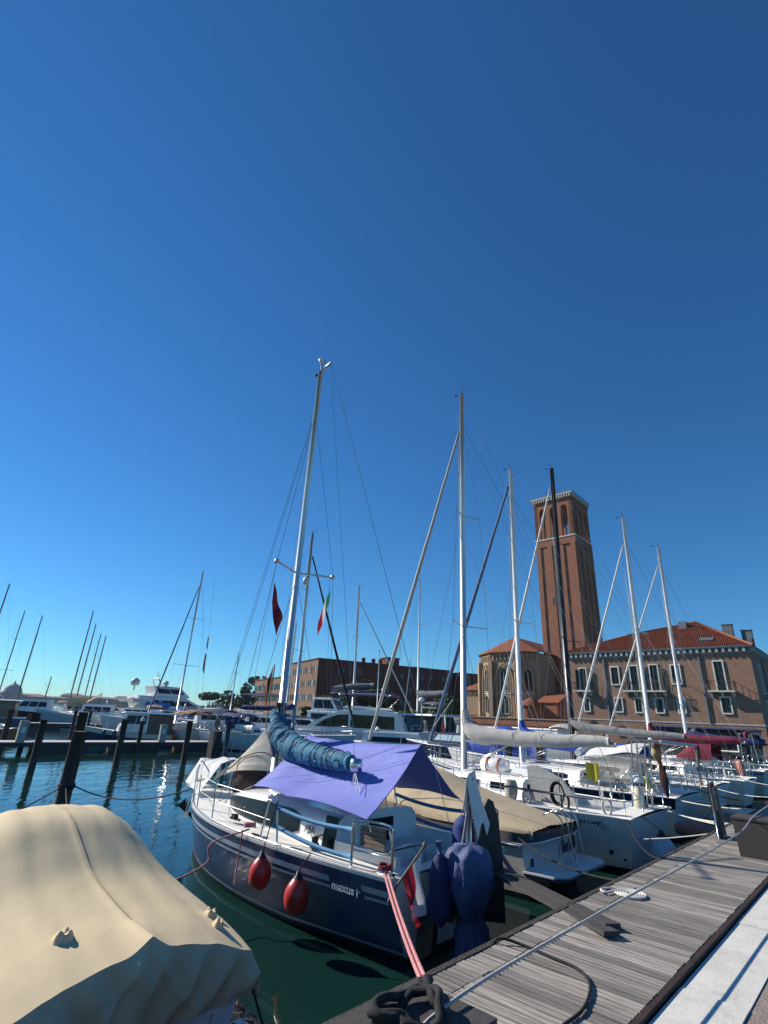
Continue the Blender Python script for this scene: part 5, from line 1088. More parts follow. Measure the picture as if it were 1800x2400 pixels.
for yy, xx, s_, sd in ((-.90, .62, .075, 1), (-.84, .36, .06, 2), (.50, .60, .085, 3)):
    zz = stat(xx)[2]+(stat(xx)[3]-stat(xx)[2])*(1-abs(yy/stat(xx)[1])**stat(xx)[4]); m = MB(); rows = []
    for k in range(9):
        f = k/8; row = []
        for q in range(26):
            a = q*2*PI/26; rr = s_*lerp(2.4, .55, f**.55)*(1+.30*math.sin(5*a+sd+f*2)*.55*min(1, f*1.4)+.22*min(1, f*1.5)*nz((math.cos(a)*2, math.sin(a)*2, f*2+sd), 1.5)); row.append(Vector((xx+rr*math.cos(a)-.06*f, yy+rr*math.sin(a)*(.8), zz-.06+.125*f**1.3+.015*math.sin(3*a+sd)*f-.02*(f > .95))))
        rows.append(row)
    rows.append([Vector((xx-.06, yy, zz+.035))+Vector((math.cos(q*2*PI/26), math.sin(q*2*PI/26), 0))*.01 for q in range(26)])
    m.grid(rows, 0, True, True); m.build('gathered_canvas', beige, A_cover)
seam = pm('seam_thread', (.30, .24, .15), .9)  # thread a tone darker than the canvas
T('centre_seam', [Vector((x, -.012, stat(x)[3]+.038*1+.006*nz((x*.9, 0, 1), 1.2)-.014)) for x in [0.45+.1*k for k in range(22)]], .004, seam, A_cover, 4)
for yy in (-.60, -.97, .12): T('cover_tie', [(-.14, yy, .47), (-.10, yy*1.01, .36), (-.06, yy, .22)], .008, rope_w, A_, 5)
m = MB(); P_ = [(-.02, -1.0), (-.40, -.98), (-.46, -.86), (-.46, .86), (-.40, .98), (-.02, 1.0)]; m.add([(x, y, .20) for x, y in P_]+[(x, y, .29) for x, y in P_], [tuple(range(6)), tuple(reversed(range(6, 12)))]+[(k, (k+1) % 6, (k+1) % 6+6, k+6) for k in range(6)]); m.build('swim_platform', gel, A_)
m = MB(); m.box(-.44, -.05, -.9, .9, .292, .298); m.build('platform_tread', pm('grey_tread', (.10, .11, .15), .8), A_)
thing_tube('stern_line', smooth_path([WB(0, 0, 0)*0+W(3.72, 5.05, .62), W(3.55, 4.4, .35), W(3.3, 3.7, .45), W(3.2, 3.2, .8), W(3.18, 2.82, 1.15)], 6), .012, rope_b, 'black stern line sagging over the water from the beige covered boat to the dock', 'rope')

# ================================================================ BOAT C: motorboat with tan cover behind the navy sloop
UC, NC = 10.8, 5.35
C_ = empty('tan_covered_motorboat', W(UC, NC, 0), HEAD, 'white motorboat with stained tan cover, swim platform and twin steel boarding rails', 'motorboat')
HC = new_hull(8.4, 2.6, .88, 1.25, tw=.90, rake=1.0, srake=0, fls=.22, flm=.2, zb=-.6)
hull_mesh(C_, HC, [gel2, anti, gel2], 24); rail(C_, HC, navyd, .028, 'rub_rail', dz=-.03); band(C_, HC, 0, .97, .0, .03, gel, 'gunwale', off=.02); 
dkb = pm('grey_brown_band', (.085, .075, .075), .6)
m = MB(); rows = []
for dz, ins, k in ((0.0, 0, 0), (.17, .015, 0)):
    r_ = [HC.deck(t, 1-ins, 0)+Vector((0, 0, dz)) for t in (.9, .7, .5, .3, .15, .04, 0)]; r2 = [HC.deck(t, -1+ins, 0)+Vector((0, 0, dz)) for t in (0, .04, .15, .3, .5, .7, .9)]
    r_[-1].x -= .03; r2[0].x -= .03; mid = [Vector((-.14, y, HC.sheer(0)+dz)) for y in (.7, 0, -.7)]; rows.append(r_+mid+r2)
m.grid(rows, 0, True); m.build('coaming_band', dkb, C_); T('band_moulding', [p+Vector((0, 0, .0)) for p in rows[0][5:14]], .018, gel, C_, 5)
cs = [(-.12, .95, 1.07, 1.10), (.25, 1.14, 1.09, 1.20), (1.0, 1.22, 1.12, 1.36), (2.0, 1.25, 1.15, 1.58), (2.7, 1.22, 1.2, 1.78), (3.3, 1.12, 1.25, 1.85), (4.2, 1.0, 1.22, 1.70), (5.6, .75, 1.22, 1.42), (7.0, .45, 1.25, 1.33), (7.6, .2, 1.25, 1.28)]
m = MB(); rows = []
for i in range(46):
    x = lerp(-.12, 7.6, i/45)
    for a, b in zip(cs, cs[1:]):
        if a[0] <= x <= b[0]+1e-6: q = (x-a[0])/(b[0]-a[0]); hwid, ez, cz = (lerp(a[k], b[k], q) for k in (1, 2, 3)); break
    r_ = []
    for j in range(23):
        v = lerp(-1, 1, j/22); z = ez+(cz-ez)*(1-abs(v)**2.6)+.02*nz((x*1.5, v*2, 5), 1.4)+.01*math.sin(x*3+v*4)-(.05*math.exp(-((x-1.0)/.7)**2-((v+.1)/.5)**2)); r_.append(Vector((x, v*hwid, z)))
    rows.append([r_[-1]*1+Vector((0, .02, -.12))]+list(reversed(r_))+[r_[0]+Vector((0, -.02, -.12))])
m.grid(rows); cc = m.build('canvas_cover', beige2, C_)
for k in range(13):
    y = -1.05+k*.175; T('cover_lacing', [(-.10, y, 1.115), (-.15-.02*(1-abs(y)), y-.03, .93)], .006, rope_b, cc, 4)
m = MB(); P_ = [(0, -1.12), (-.52, -1.05), (-.68, -.8), (-.70, .8), (-.52, 1.05), (0, 1.12)]; m.add([(x, y, .40) for x, y in P_]+[(x, y, .47) for x, y in P_], [tuple(range(6)), tuple(reversed(range(6, 12)))]+[(k, (k+1) % 6, (k+1) % 6+6, k+6) for k in range(6)]); m.build('swim_platform', gel, C_)
T('platform_edge', [(x*1.01, y*1.01, .425) for x, y in P_], .02, navyd, C_, 5)
for y in (-.38, .05):
    T('boarding_rail', smooth_path([(-.45, y-.13, .47), (-.35, y-.13, .9), (-.30, y-.13, 1.22), (-.14, y-.13, 1.34), (.05, y-.13, 1.28)], 4), .015, steel, C_, 7); T('boarding_rail', smooth_path([(-.28, y+.10, .47), (-.22, y+.10, .7), (-.30, y+.08, .95), (-.30, y+.08, 1.2), (-.14, y+.1, 1.32), (.05, y+.1, 1.26)], 4), .015, steel, C_, 7)
text(C_, 'Bietle', .30, (-.015, -.42, .56), (0, -1, 0), (0, 0, 1), letter_d, 'transom_lettering', bold=.006, sx=.62)
m = MB(); c = Vector((-.014, -.98, .70)); m.add([c+Vector((0, y, z)) for y, z in ((0, .16), (-.06, .06), (-.07, -.08), (-.03, -.12), (.03, -.12), (.07, -.08), (.06, .06))], [tuple(range(7))]); m.build('red_emblem', pm('dark_red_emblem', (.09, .02, .03), .6), C_)
m = MB(); m.tube([(.1, 0, .1), (-.5, 0, -.02), (-.55, 0, -.5)], [.2, .16, .1], 8); m.build('stern_drive', black, C_)
m = MB(); m.box(-.02, -.005, .78, .86, .50, .62); m.build('exhaust_flap', black, C_)
for s in (-1, 1): p = Vector((.15, s*1.08, .93)); m = MB(); m.tube([p-Vector((.1, 0, 0)), p+Vector((.1, 0, 0))], .02, 6); m.build('cleat', steel, C_)
def WC(x, y, z): return W(UC-y, NC+x, z)
thing_tube('mooring_line', sag(WC(.12, 1.1, .98), W(7.45, 2.85, 1.18), .12), .014, rope_b, 'dark mooring rope slanting from the port stern cleat of the tan covered motorboat', 'rope')
for k in range(3): thing_tube('pink_stern_line', sag(WB(.1, -1.3, 1.05)+Vector((0, 0, -.03*k)), W(6.35+.12*k, 2.84, 1.17), .24+.05*k), .013, rope_p, ['upper pink rope sagging behind the rudder to the dock edge', 'middle pink rope sagging behind the rudder to the dock edge', 'lowest pink rope sagging behind the rudder to the dock edge'][k], 'rope', 6, 'pink ropes behind the rudder')
T('whip_antenna', [(3.0, 1.25, 1.2), (2.6, 1.27, 4.2)], .009, gel, C_, 4)

# ================================================================ generic sloop in the stern-to row
def sloop(sp):
    u, n = sp['at']; L_, Bm = sp['L'], sp['B']; fs_, fb_ = sp.get('fs', 1.1), sp.get('fb', 1.4)
    loc_ = W(u, n, 0) if 'xy' not in sp else Vector((*sp['xy'], 0)); r_ = empty('sailboat', loc_, sp.get('head', HEAD), sp['label'], 'sailboat', sp.get('group'))
    H = new_hull(L_, Bm, fs_, fb_, tw=sp.get('tw', .82), rake=sp.get('rake', .6), srake=sp.get('srake', .45), fls=.42, flm=.22, flb=.55, p=2.4)
    hm = sp.get('hull', gel); hull_mesh(r_, H, [hm, anti, sp.get('transom', hm)], sp.get('nt', 22)); ck = sp.get('cock', (.06, .30, .58))
    deck_mesh(r_, H, deckm, ck, 20, wellm=sp.get('well', gel)); rail(r_, H, sp.get('rail', gel), .022)
    band(r_, H, 0, .985, .07, .12, sp.get('boot', navyd), 'boot_stripe', 'wl', sides=(1,))
    if sp.get('stripe'): band(r_, H, .0, .96, .10, .15, sp['stripe'], 'sheer_stripe')
    cw = Bm*.30; x0, x1 = L_*.29, L_*.70; hz = sp.get('ch', .42); bz = lambda x: H.sheer(x/L_)+.02
    xs = [(x0, cw*1.05, bz(x0), hz), (lerp(x0, x1, .35), cw, bz(lerp(x0, x1, .35)), hz*.97), (lerp(x0, x1, .7), cw*.80, bz(lerp(x0, x1, .7)), hz*.75), (x1, cw*.42, bz(x1), hz*.30), (x1+.35, cw*.2, bz(x1+.3), .04)]
    co, su = cabin(r_, xs, gel)
    for a, b in sp.get('wins', ((.10, .30), (.36, .58))): side_window(r_, su, lerp(x0, x1, a), lerp(x0, x1, b), .32, .70, glassd, 1, frame=sp.get('wf')); side_window(r_, su, lerp(x0, x1, a), lerp(x0, x1, b), .32, .70, glassd, -1)
    mx = sp.get('mx', L_*.47); mz = fs_+.35
    ms, tp = rigging(r_, mx, mz, sp['top'], sp.get('mast', wht), sp.get('mr', .085), sp.get('sp', [(mz+(sp['top']-mz)*.38, Bm*.30, .2), (mz+(sp['top']-mz)*.70, Bm*.22, .15)]), Bm*.44, fore=((L_+.02, 0, fb_+.15), sp.get('fh', .93)), back=(.02, 0, fs_+.3), furl=sp.get('furl', (.06, .96)), furl_m=sp.get('furlm', wcloth), furl_r=sp.get('fr', .055), rakex=sp.get('rakex', .15), uppers=sp.get('fh', .96), ovl=1.2)
    if sp.get('boom'):
        bl_, bz0, bz1, r0_, r1_, mt_ = sp['boom']; boom_cover(r_, (mx-.08, 0, bz0), (mx-bl_, 0, bz1), r0_, r1_, mt_, sp.get('rise', .55), seed=u, boom=sp.get('boommat', alu))
        T('boom_vang', [(mx-.1, 0, mz+.15), (mx-bl_*.35, 0, bz0-.05)], .02, sp.get('boommat', alu), r_, 6)
    if sp.get('rails', True):
        lifelines(r_, H, (.16, .32, .47, .62, .76, .88), .62, sp.get('sides', (1, -1))); pulpit(r_, H); pushpit(r_, H)
    for s in (1, -1): p = Vector((L_*.27, s*Bm*.32, fs_+.22)); m = MB(); m.lathe([(.08, 0), (.08, .06), (.05, .09), (.065, .15), (0, .17)], 12, p); m.build('winch', black, r_)
    m = MB(); m.lathe([(.02, 0), (.03, .75)], 8, (L_*.12, 0, fs_-.4)); m.build('binnacle', gel, r_); T('steering_wheel', [Vector((L_*.11, .40*math.cos(q*PI/8), fs_+.36+.40*math.sin(q*PI/8))) for q in range(17)], .014, steel, r_, 5, cap=False)
    return r_, H, su, mx
# D: white sloop, long grey sail cover
D_, HD, suD, mxD = sloop(dict(at=(14.1, 4.45), L=9.3, B=3.45, fs=1.12, fb=1.38, label='white cruising sloop with long pale grey sail cover behind the tan covered motorboat', top=14.75, mast=alu, mr=.105, mx=5.15, furlm=greycan, fr=.060, boom=(4.35, 2.36, 2.50, .22, .12, greycan), rise=.72, sp=[(5.75, .98, .3), (9.6, .72, .25)], fh=.90, furl=(.05, .97), wf=gel, wins=((.05, .25), (.34, .56)), ch=.46, boommat=alu, rakex=.10))
WD = lambda x, y, z: W(14.1-y, 4.45+x, z)
LD = lambda u, n, z: Vector((n-4.45, -(u-14.1), z))
text(D_, 'Hanse', .22, HD(.14, .93, 1)+Vector((0, .014, 0)), HD(.08, .9, 1)-HD(.14, .9, 1), (0, .12, 1), letter_d, 'hull_lettering', shear=.35, sx=1.2)
for k in range(2):
    c = HD(.075-.008*k, .98+.02*k, 1)+Vector((0, .018, 0)); T('gull_emblem', [c+Vector((.10, 0, -.08)), c, c+Vector((-.14-.05*k, 0, -.13))], .012, letter_d, D_, 4)
band(D_, HD, .17, .42, .26, .29, navyd, 'pin_stripe'); band(D_, HD, 0, .99, .0, .035, gel, 'gunwale_edge', off=.015)
# aft panel of the sprayhood / raised coaming
m = MB(); P_ = [(1.35, .90, 1.12), (2.55, .96, 1.15), (2.62, .90, 1.90), (2.35, .88, 1.93), (1.75, .86, 1.70), (1.40, .86, 1.35)]; m.add(P_+[(x, y-.05, z) for x, y, z in P_], [tuple(reversed(range(6))), tuple(range(6, 12))]+[(k, k+6, (k+1) % 6+6, (k+1) % 6) for k in range(6)]); m.build('cockpit_side_panel', greycan, D_)
m = MB(); m.hexa([(2.6, -.6, 1.55), (3.3, -.6, 1.60), (3.3, .6, 1.60), (2.6, .6, 1.55)], [(2.62, -.5, 1.78), (3.25, -.5, 1.80), (3.25, .5, 1.80), (2.62, .5, 1.78)]); m.build('companionway_garage', gel, D_)
for y in (-.22, .22): m = MB(); m.box(2.58, 2.61, y-.16, y+.16, 1.6, 1.74); m.build('instrument_window', glassd, D_)
lr = MB(); lr.tube([(0, -.42, .17), (0, -.38, .17), (0, 0, .17), (0, .38, .17), (0, .42, .17)], [.10, .17, .185, .17, .10], 14); lrm = lr.build('life_raft', gel, None, WD(3.95, .25, 1.60), (0, 0, HEAD+R(90))); tag(lrm, 'white life raft canister with orange straps on the roof of the white sloop', 'life raft')
for y in (-.18, .18): MB().tube([Vector((.20*math.cos(a), y, .17+.20*math.sin(a))) for a in [q*PI/8 for q in range(17)]], .018, 5).build('orange_strap', orange, lrm)
bagn = MB()
o = lumpy([(0, 0, 0), (0, 0, .15), (0, 0, .34), (0, 0, .46)], [.12, .17, .17, .12], 9, 14, .12, 4).build('rope_net_bag', pm('grey_net_bag', (.36, .35, .30), .8, bump=.8, bs=40, var=.5, vs=14), None, W(12.75, 7.3, 1.12)); tag(o, 'grey net bag of ropes hanging on the side of the white sloop', 'bag')
c = WD(1.55, 1.48, 1.46); coil = empty('rope_coil', c, HEAD, 'black oval coil of rope hanging on the guardrail of the white sloop', 'rope')
for k in range(4): T('turn', [Vector(((.13+.012*k)*math.cos(q*PI/8), .02*k, -.02+(.20+.015*k)*math.sin(q*PI/8))) for q in range(17)], .016, rope_b, coil, 5, cap=False)
T('rail_bar', [WD(.8, 1.5, 1.62)-WD(0, 0, 0)*0-c*0, WD(2.9, 1.55, 1.60)], .0001, black, None, 4) if False else None
bar = thing_tube('spinnaker_pole', [WD(.75, 1.50, 1.42), WD(2.95, 1.58, 1.44)], .026, navyd, 'dark blue pole lashed along the guardrail of the white sloop', 'pole', 8)
fender_ball(WD(-.30, .55, .48), .27, fendw, 'large pale blue ball fender at the stern of the white sloop', WD(.05, .7, 1.15), None, 1.15)
t = empty('horseshoe_buoys', WD(.35, -.45, 1.3), HEAD, 'cream lifesling bag and red marker buoy on the stern rail of the white sloop', 'life buoy')
lumpy([(0, .25, -.30), (0, .22, -.1), (0, .18, .15), (0, .15, .28)], [.07, .12, .12, .08], 3, 12, .1, 4).build('cream_bag', pm('cream_bag', (.55, .52, .38), .7, bump=.3, bs=20), t)
m = MB(); m.lathe([(0, -.18), (.09, -.14), (.12, -.04), (.08, .08), (.02, .2), (0, .2)], 14, (.02, -.08, -.08)); m.build('red_marker', red, t)
ot = empty('small_outboard', WD(.55, -.95, 1.55), HEAD, 'small outboard motor with white and yellow cowl clamped on the stern rail', 'outboard motor')
m = MB(); m.lathe([(0, .22), (.10, .20), (.15, .1), (.155, -.02), (.13, -.12), (0, -.14)], 16, (0, 0, .05)); m.build('cowl', gel, ot); m = MB(); m.lathe([(0, .2), (.08, .18), (.12, .08), (.12, -.06), (0, -.1)], 14, (-.18, -.08, .05)); m.build('tank', yellow, ot)
m = MB(); m.tube([(0, 0, -.08), (.03, .02, -.30), (.05, .05, -.62)], [.10, .06, .035], 8); m.box(-.02, .14, -.02, .02, -.72, -.52); m.build('leg', black, ot); m = MB(); m.box(-.01, .01, -.02, .02, 0, 0); m.lathe([(.157, -.02), (.158, .05)], 16, (0, 0, .05)); m.build('cowl_band', letter_d, ot)
ar = empty('stern_arch', WD(.35, 0, 1.1), HEAD, 'steel pole arch carrying a flat solar panel over the sterns of the white sloops', 'arch')
for y in (-1.2, -.8): 
    T('post', [(0, y, 0), (-.1, y-.1, 1.55)], .018, steel, ar, 6); T('post', [(.35, y, 0), (.2, y-.05, 1.55)], .018, steel, ar, 6)
T('brace', [(-.2, -.6, .9), (-.1, -1.4, 1.5)], .014, steel, ar, 6)
m = MB(); m.hexa([(-.5, -4.0, 1.40), (.25, -4.0, 1.40), (.25, -.75, 1.52), (-.5, -.75, 1.52)], [(-.5, -4.0, 1.45), (.25, -4.0, 1.45), (.25, -.75, 1.57), (-.5, -.75, 1.57)]); m.build('solar_panel', [pm('solar_cells', (.16, .18, .20), .25)], ar)
m = MB(); m.tube([(-.52, -4.02, 1.42), (-.52, -.73, 1.545)], .035, 4); m.build('panel_frame', solar, ar)
for k, (y, mt_, h0, h1, r_) in enumerate(((-2.15, orange, 1.45, .95, .10), (-2.30, orange, 1.0, .25, .07), (-2.45, navycan, .9, .15, .09), (-2.0, pm('straw_bundle', (.35, .28, .16), .9, bump=.8, bs=30), 1.35, 1.05, .12))):
    lumpy([(0, y, h0), (0, y+.03, (h0+h1)/2), (0, y-.04, h1)], [r_*.6, r_, r_*.4], k, 10, .3, 5).build('hanging_cloth', mt_, ar)
yb = cloth(lambda u_, v: WD(1.55+.34*u_, -1.05+.04*math.sin(7*u_), 1.98-.46*v+.02*math.sin(9*u_)), 8, 8, 'yellow_bag', yellow, None, .03, 'bright yellow bag hung on the far guardrail of the white sloop', 'bag')
text(yb, 'X', .16, Vector((.10, -.02, -.3)), WD(1, 0, 0)-WD(0, 0, 0), (0, 0, 1), black, 'bag_lettering') if False else None
thing_tube('mooring_line', sag(WD(.12, 1.4, 1.12), W(9.2, 2.85, 1.18), .2), .014, rope_b, 'black mooring rope from the near stern corner of the white sloop to the dock', 'rope')
for k in range(3): thing_tube('mooring_line', sag(WD(.05, -.9-.1*k, 1.1), W(13.6-.2*k, 2.85, 1.2), .03), .013, [rope_w, rope_g, rope_w][k], ['white rope crossing the transom of the white sloop, leftmost', 'grey rope crossing the transom of the white sloop', 'pale rope crossing the transom of the white sloop, rightmost'][k], 'rope')
thing_tube('mooring_line', sag(WD(.0, 1.2, .75), W(11.9, 2.85, 1.2), .02), .012, rope_g, 'thin grey rope from the hull of the white sloop to the dock', 'rope')
m = MB(); m.lathe([(0, .0), (.05, .0)], 10, (0, 0, 0)); 
m = MB(); c = HD(.03, .35, 1)+Vector((0, .012, 0)); 
for dx, dz, rr in ((0, 0, .055), (-.28, -.1, .03)): m.add([HD(.045, .42, 1)+Vector((dx+rr*math.cos(q*PI/6), .02, dz+rr*math.sin(q*PI/6))) for q in range(12)], [tuple(range(12))])
m.build('exhaust_port', black, D_)
fl_ = lumpy([(0, 0, 0), (.5, 0, .02), (.9, 0, 0)], [.12, .2, .1], 1, 12, .1, 3).build('orange_float', pm('faded_orange_float', (.45, .17, .12), .7), None, W(14.95, 3.35, .78), (0, 0, HEAD)); tag(fl_, 'faded orange float lying against the dock edge behind the white sloop', 'fender')
# E: white sloop with blue sail cover
E_, HE, suE, mxE = sloop(dict(at=(18.9, 4.85), L=9.9, B=3.5, fs=1.15, fb=1.4, label='white sloop with royal blue sail cover and dark sheer band, second beyond the motorboat', top=13.6, mast=wht, mr=.10, mx=5.45, furlm=pm('blue_grey_furl', (.07, .12, .22), .8), fr=.07, boom=(4.6, 2.25, 2.1, .22, .16, roybl), rise=.62, sp=[(6.7, 1.0, .3)], fh=.96, furl=(.04, .97), stripe=navyd, boommat=alu))
WE = lambda x, y, z: W(18.9-y, 4.85+x, z)
band(E_, HE, .0, .30, .02, .30, navyd, 'navy_quarter_band')
ca = empty('white_bimini', WE(.55, 0, 1.2), HEAD, 'white sprayhood canopy with clear side panels over the cockpit behind the solar panel', 'canopy')
def can(u_, v): return Vector((.35+v*1.9, lerp(-1.25, 1.25, u_), 1.25-.42*abs(u_-.5)**2*4*.6-.28*(v*v)+.03*math.sin(9*v)))
cloth(can, 16, 12, 'canopy_top', wcloth, ca, .01)
def cans(u_, v): return Vector((.15+v*1.7, 1.25+.02*math.sin(5*v), lerp(1.0, .15, u_)-.25*v*v*(1-u_)))
cloth(cans, 6, 10, 'clear_panel', clearp, ca, .004); T('hood_frame', smooth_path([(.3, 1.25, .0), (.35, 1.25, .95), (.38, .9, 1.18), (.38, -.9, 1.18), (.35, -1.25, .95), (.3, -1.25, 0)], 4), .014, steel, ca, 6)
lumpy([(2.25, 1.2, .9), (2.28, .4, 1.0), (2.28, -.4, 1.0), (2.25, -1.1, .9)], [.10, .12, .12, .09], 6, 10, .2, 5).build('rolled_flap', wcloth, ca)
thing_tube('mooring_line', sag(WE(.05, 1.2, 1.1), W(16.7, 2.85, 1.2), .05), .016, rope_w, 'bright white mooring rope from the blue covered sloop to the dock by the board', 'rope')
ld = empty('transom_ladder', WE(-.1, -.2, .8), HEAD, 'folded steel boarding ladder on the transom beyond the solar panel', 'ladder')
T('ladder_side', [(0, .3, .2), (-.8, .25, .18)], .02, steel, ld, 6); T('ladder_side', [(0, -.1, .2), (-.8, -.15, .18)], .02, steel, ld, 6); m = MB(); m.box(-.75, -.05, -.1, .28, .165, .19); m.build('ladder_step', gel2, ld); T('ladder_brace', [(0, .1, -.3), (-.6, .1, .15)], .016, steel, ld, 6)
# F: sloop with black mast
F_, HF, suF, mxF = sloop(dict(at=(23.7, 5.0), L=9.6, B=3.6, fs=1.15, fb=1.42, label='white sloop with tall black mast and grey mainsail stack, in front of the campanile', top=15.6, mast=blackmast, mr=.13, mx=5.45, furlm=wcloth, fr=.06, boom=(4.5, 2.75, 2.65, .18, .10, pm('mid_grey_canvas', (.22, .22, .22), .8, bump=.5, bs=8)), rise=.40, sp=[(6.6, 1.05, .35), (11.4, .8, .3)], fh=.96, boommat=blackmast, boot=navyd))
m = MB(); m.box(-.9, -.05, -.8, .8, .35, .42); m.build('bathing_platform', gel2, F_)
# G: maroon boom
G_, HG, suG, mxG = sloop(dict(at=(28.8, 4.9), L=7.9, B=3.2, fs=1.1, fb=1.35, label='white sloop with maroon sail cover along its boom, left of the black boats', top=14.0, mast=wht, mr=.10, mx=3.85, furlm=wcloth, fr=.055, boom=(3.75, 2.45, 2.55, .22, .12, maroon), rise=.6, sp=[(7.6, .95, .25)], fh=.91, boommat=alu, cock=(.05, .24, .55)))
# H: teal-white hull with maroon sprayhood
H_, HH, suH, mxH = sloop(dict(at=(34.2, 5.0), L=8.2, B=3.3, fs=1.25, fb=1.4, hull=pm('pale_teal_gelcoat', (.36, .50, .50), .35, coat=.3), label='pale teal sloop with maroon sprayhood and blue hull lettering at the right edge', top=13.7, mast=wht, mr=.095, mx=3.5, furlm=wcloth, fr=.05, boom=(3.6, 2.5, 2.45, .22, .16, navycan), rise=.2, sp=[(7.4, .9, .25)], fh=.93, stripe=pm('blue_trim', (.02, .08, .22), .5), cock=(.05, .22, .55)))
text(H_, 'OSTSEX', .34, HH(.20, .80, 1)+Vector((0, .02, 0)), HH(.08, .9, 1)-HH(.20, .9, 1), (0, .1, 1), pm('blue_lettering', (.02, .10, .28), .5), 'hull_lettering', sx=.75)
WH = lambda x, y, z: W(34.2-y, 5.0+x, z)
hd_ = empty('maroon_sprayhood', WH(2.3, 0, 1.5), HEAD, 'maroon sprayhood with clear windscreen on the pale teal sloop', 'sprayhood')
def sh(u_, v): a = lerp(-PI/2, PI/2, u_); return Vector((1.55-1.7*v, 1.2*math.sin(a), .06+(.16+.80*math.sin(min(1, v*1.35)*PI/2))*math.cos(a)**.55))
cloth(sh, 20, 14, 'hood', maroon, hd_, .02); m = MB(); m.grid([[Vector((1.2-.5*v, 1.1*math.sin(a), .30+.45*v+.0))+Vector((.08, 0, .06)) for a in [lerp(-.9, .9, k/8) for k in range(9)]] for v in (0, 1)]); m.build('windscreen', clearp, hd_)
bf = empty('maroon_bimini', WH(.5, 0, 1.5), HEAD, 'folded maroon bimini on steel hoops at the right edge', 'canopy')
for x in (-.35, .3): T('hoop', smooth_path([(x, 1.25, 0), (x*.8, 1.25, 1.25), (x*.7, 1.05, 1.42), (x*.7, -1.05, 1.42), (x*.8, -1.25, 1.25), (x, -1.25, 0)], 4), .018, steel, bf, 6)
lumpy([(0, 1.22, 1.2), (0, 1.05, 1.42), (0, 0, 1.46), (0, -1.05, 1.42), (0, -1.22, 1.1)], [.06, .10, .10, .10, .06], 2, 10, .2, 5).build('rolled_canvas', maroon, bf)
# black motor yacht with silver frame behind the last sloop
K_ = empty('black_motor_yacht', W(40.5, 5.5, 0), HEAD, 'dark motor yacht with black glass and angled silver window frame at the right edge', 'motor yacht')
HK = new_hull(12.5, 4.2, 1.3, 1.9, tw=.92, rake=1.6, srake=-.2, flm=.3); hull_mesh(K_, HK, [gel, anti, gel], 22); deck_mesh(K_, HK, deckm, None, 16); rail(K_, HK, gel, .04)
k1 = house(K_, .8, 8.6, 1.75, 1.35, 1.75, 2.2, -.2, black, glassd, front=2, side=3, back=1, tap=.86, roof=navycan, rover=.25)
m = MB(); T('silver_frame', [(2.9, 1.80, 1.4), (4.6, 1.76, 2.35), (3.6, 1.60, 3.10)], .14, solar, K_, 4); m = MB(); T('window_frame', [(1.4, 1.86, 1.9), (2.4, 1.86, 1.9), (2.4, 1.78, 2.6), (1.4, 1.78, 2.6), (1.4, 1.86, 1.9)], .05, gel, K_, 4)
# oars and fishing rods at the sterns of F
rb_ = empty('boat_hooks', W(22.6, 5.3, 1.1), HEAD, 'bundle of boat hooks and paddles standing on the stern of the black masted sloop', 'poles')
for k in range(6): T('boat_hook', [(0, .12*k, 0), (.1-.05*k, .12*k+.1, 1.1+.1*(k % 3))], .014, [teak, gel2, black][k % 3], rb_, 5)
m = MB(); m.box(-.03, .03, -.12, .12, .9, 1.35); m.build('paddle_blade', brownb, rb_)
for k, (uu_, nn_, mt_, lb) in enumerate(((31.9, 5.9, pm('brown_fender', (.12, .04, .03), .6), 'dark brown fender hanging on the pale teal hull, right one'), (31.4, 5.7, pm('salmon_fender', (.50, .22, .16), .6), 'salmon pink fender hanging on the pale teal hull, left one'))):
    fender_long(W(uu_, nn_, 1.75), W(uu_-.05, nn_-.15, .95), .16, mt_, lb, None, 'fenders on the pale teal sloop')

# ================================================================ JETTIES, PILES
def AR(az, r, z=0.0): a = R(az); return Vector((r*math.sin(a), r*math.cos(a), z))
RZ1 = math.atan2(E1.y, E1.x)
def jetty(u0, u1, n0, n1, label, gap=4.6):
    j = empty('floating_jetty', W(u0, n0, 0), RZ1, label, 'jetty', 'floating jetties across the basin'); L_ = u1-u0; w_ = n1-n0; m = MB(); m.box(0, L_, 0, w_, .34, .55); m.build('frame', pontm, j); x = 0
    me = None
    while x < L_-.2:
        if me is None: m = MB(); m.box(0, .38, -.03, w_+.03, .552, .60); o = m.build('deck_board', jettytop, j); me = o.data
        else: o = bpy.data.objects.new('deck_board', me); COL.objects.link(o); o.parent = j
        o.location = (x, 0, 0); x += .395
    x = .4
    while x < L_-2.8: m = MB(); m.box(x, x+2.9, .1, w_-.1, -.3, .338); m.build('float_block', pontm, j); x += gap
    return j
jetty(-22, 22.9, 37.4, 39.0, 'long floating jetty with pale boards in front of the lobster boat'); jetty(8, 27.5, 68.3, 69.9, 'far floating jetty with pale boards in front of the black hulled boat', 5)
def pile(p, h, r_, label, lean=(0, 0), mat=pile_m, cap=None, sq=False):
    t = empty('mooring_pile', Vector((p.x, p.y, 0)), 0, label, 'pile', 'timber mooring piles'); m = MB()
    m.tube([(0, 0, -2), (lean[0]*.5, lean[1]*.5, h*.5), (lean[0], lean[1], h)], [r_*1.05, r_, r_*.97], 4 if sq else 12); m.build('post', mat, t)
    if cap: m = MB(); m.lathe([(r_*1.15, 0), (r_*1.15, .12), (0, .30)], 12, (lean[0], lean[1], h-.05)); m.build('cap', cap, t)
    return t
pb_ = pile(W(6.02, 17.69), 2.10, .19, 'thick dark mooring pile with rope turns left of the navy sloop', (.05, 0))
pile(W(7.71, 22.71), 2.55, .17, 'taller dark pile standing just behind the thick rope wrapped pile', (.03, 0))
m = MB(); 
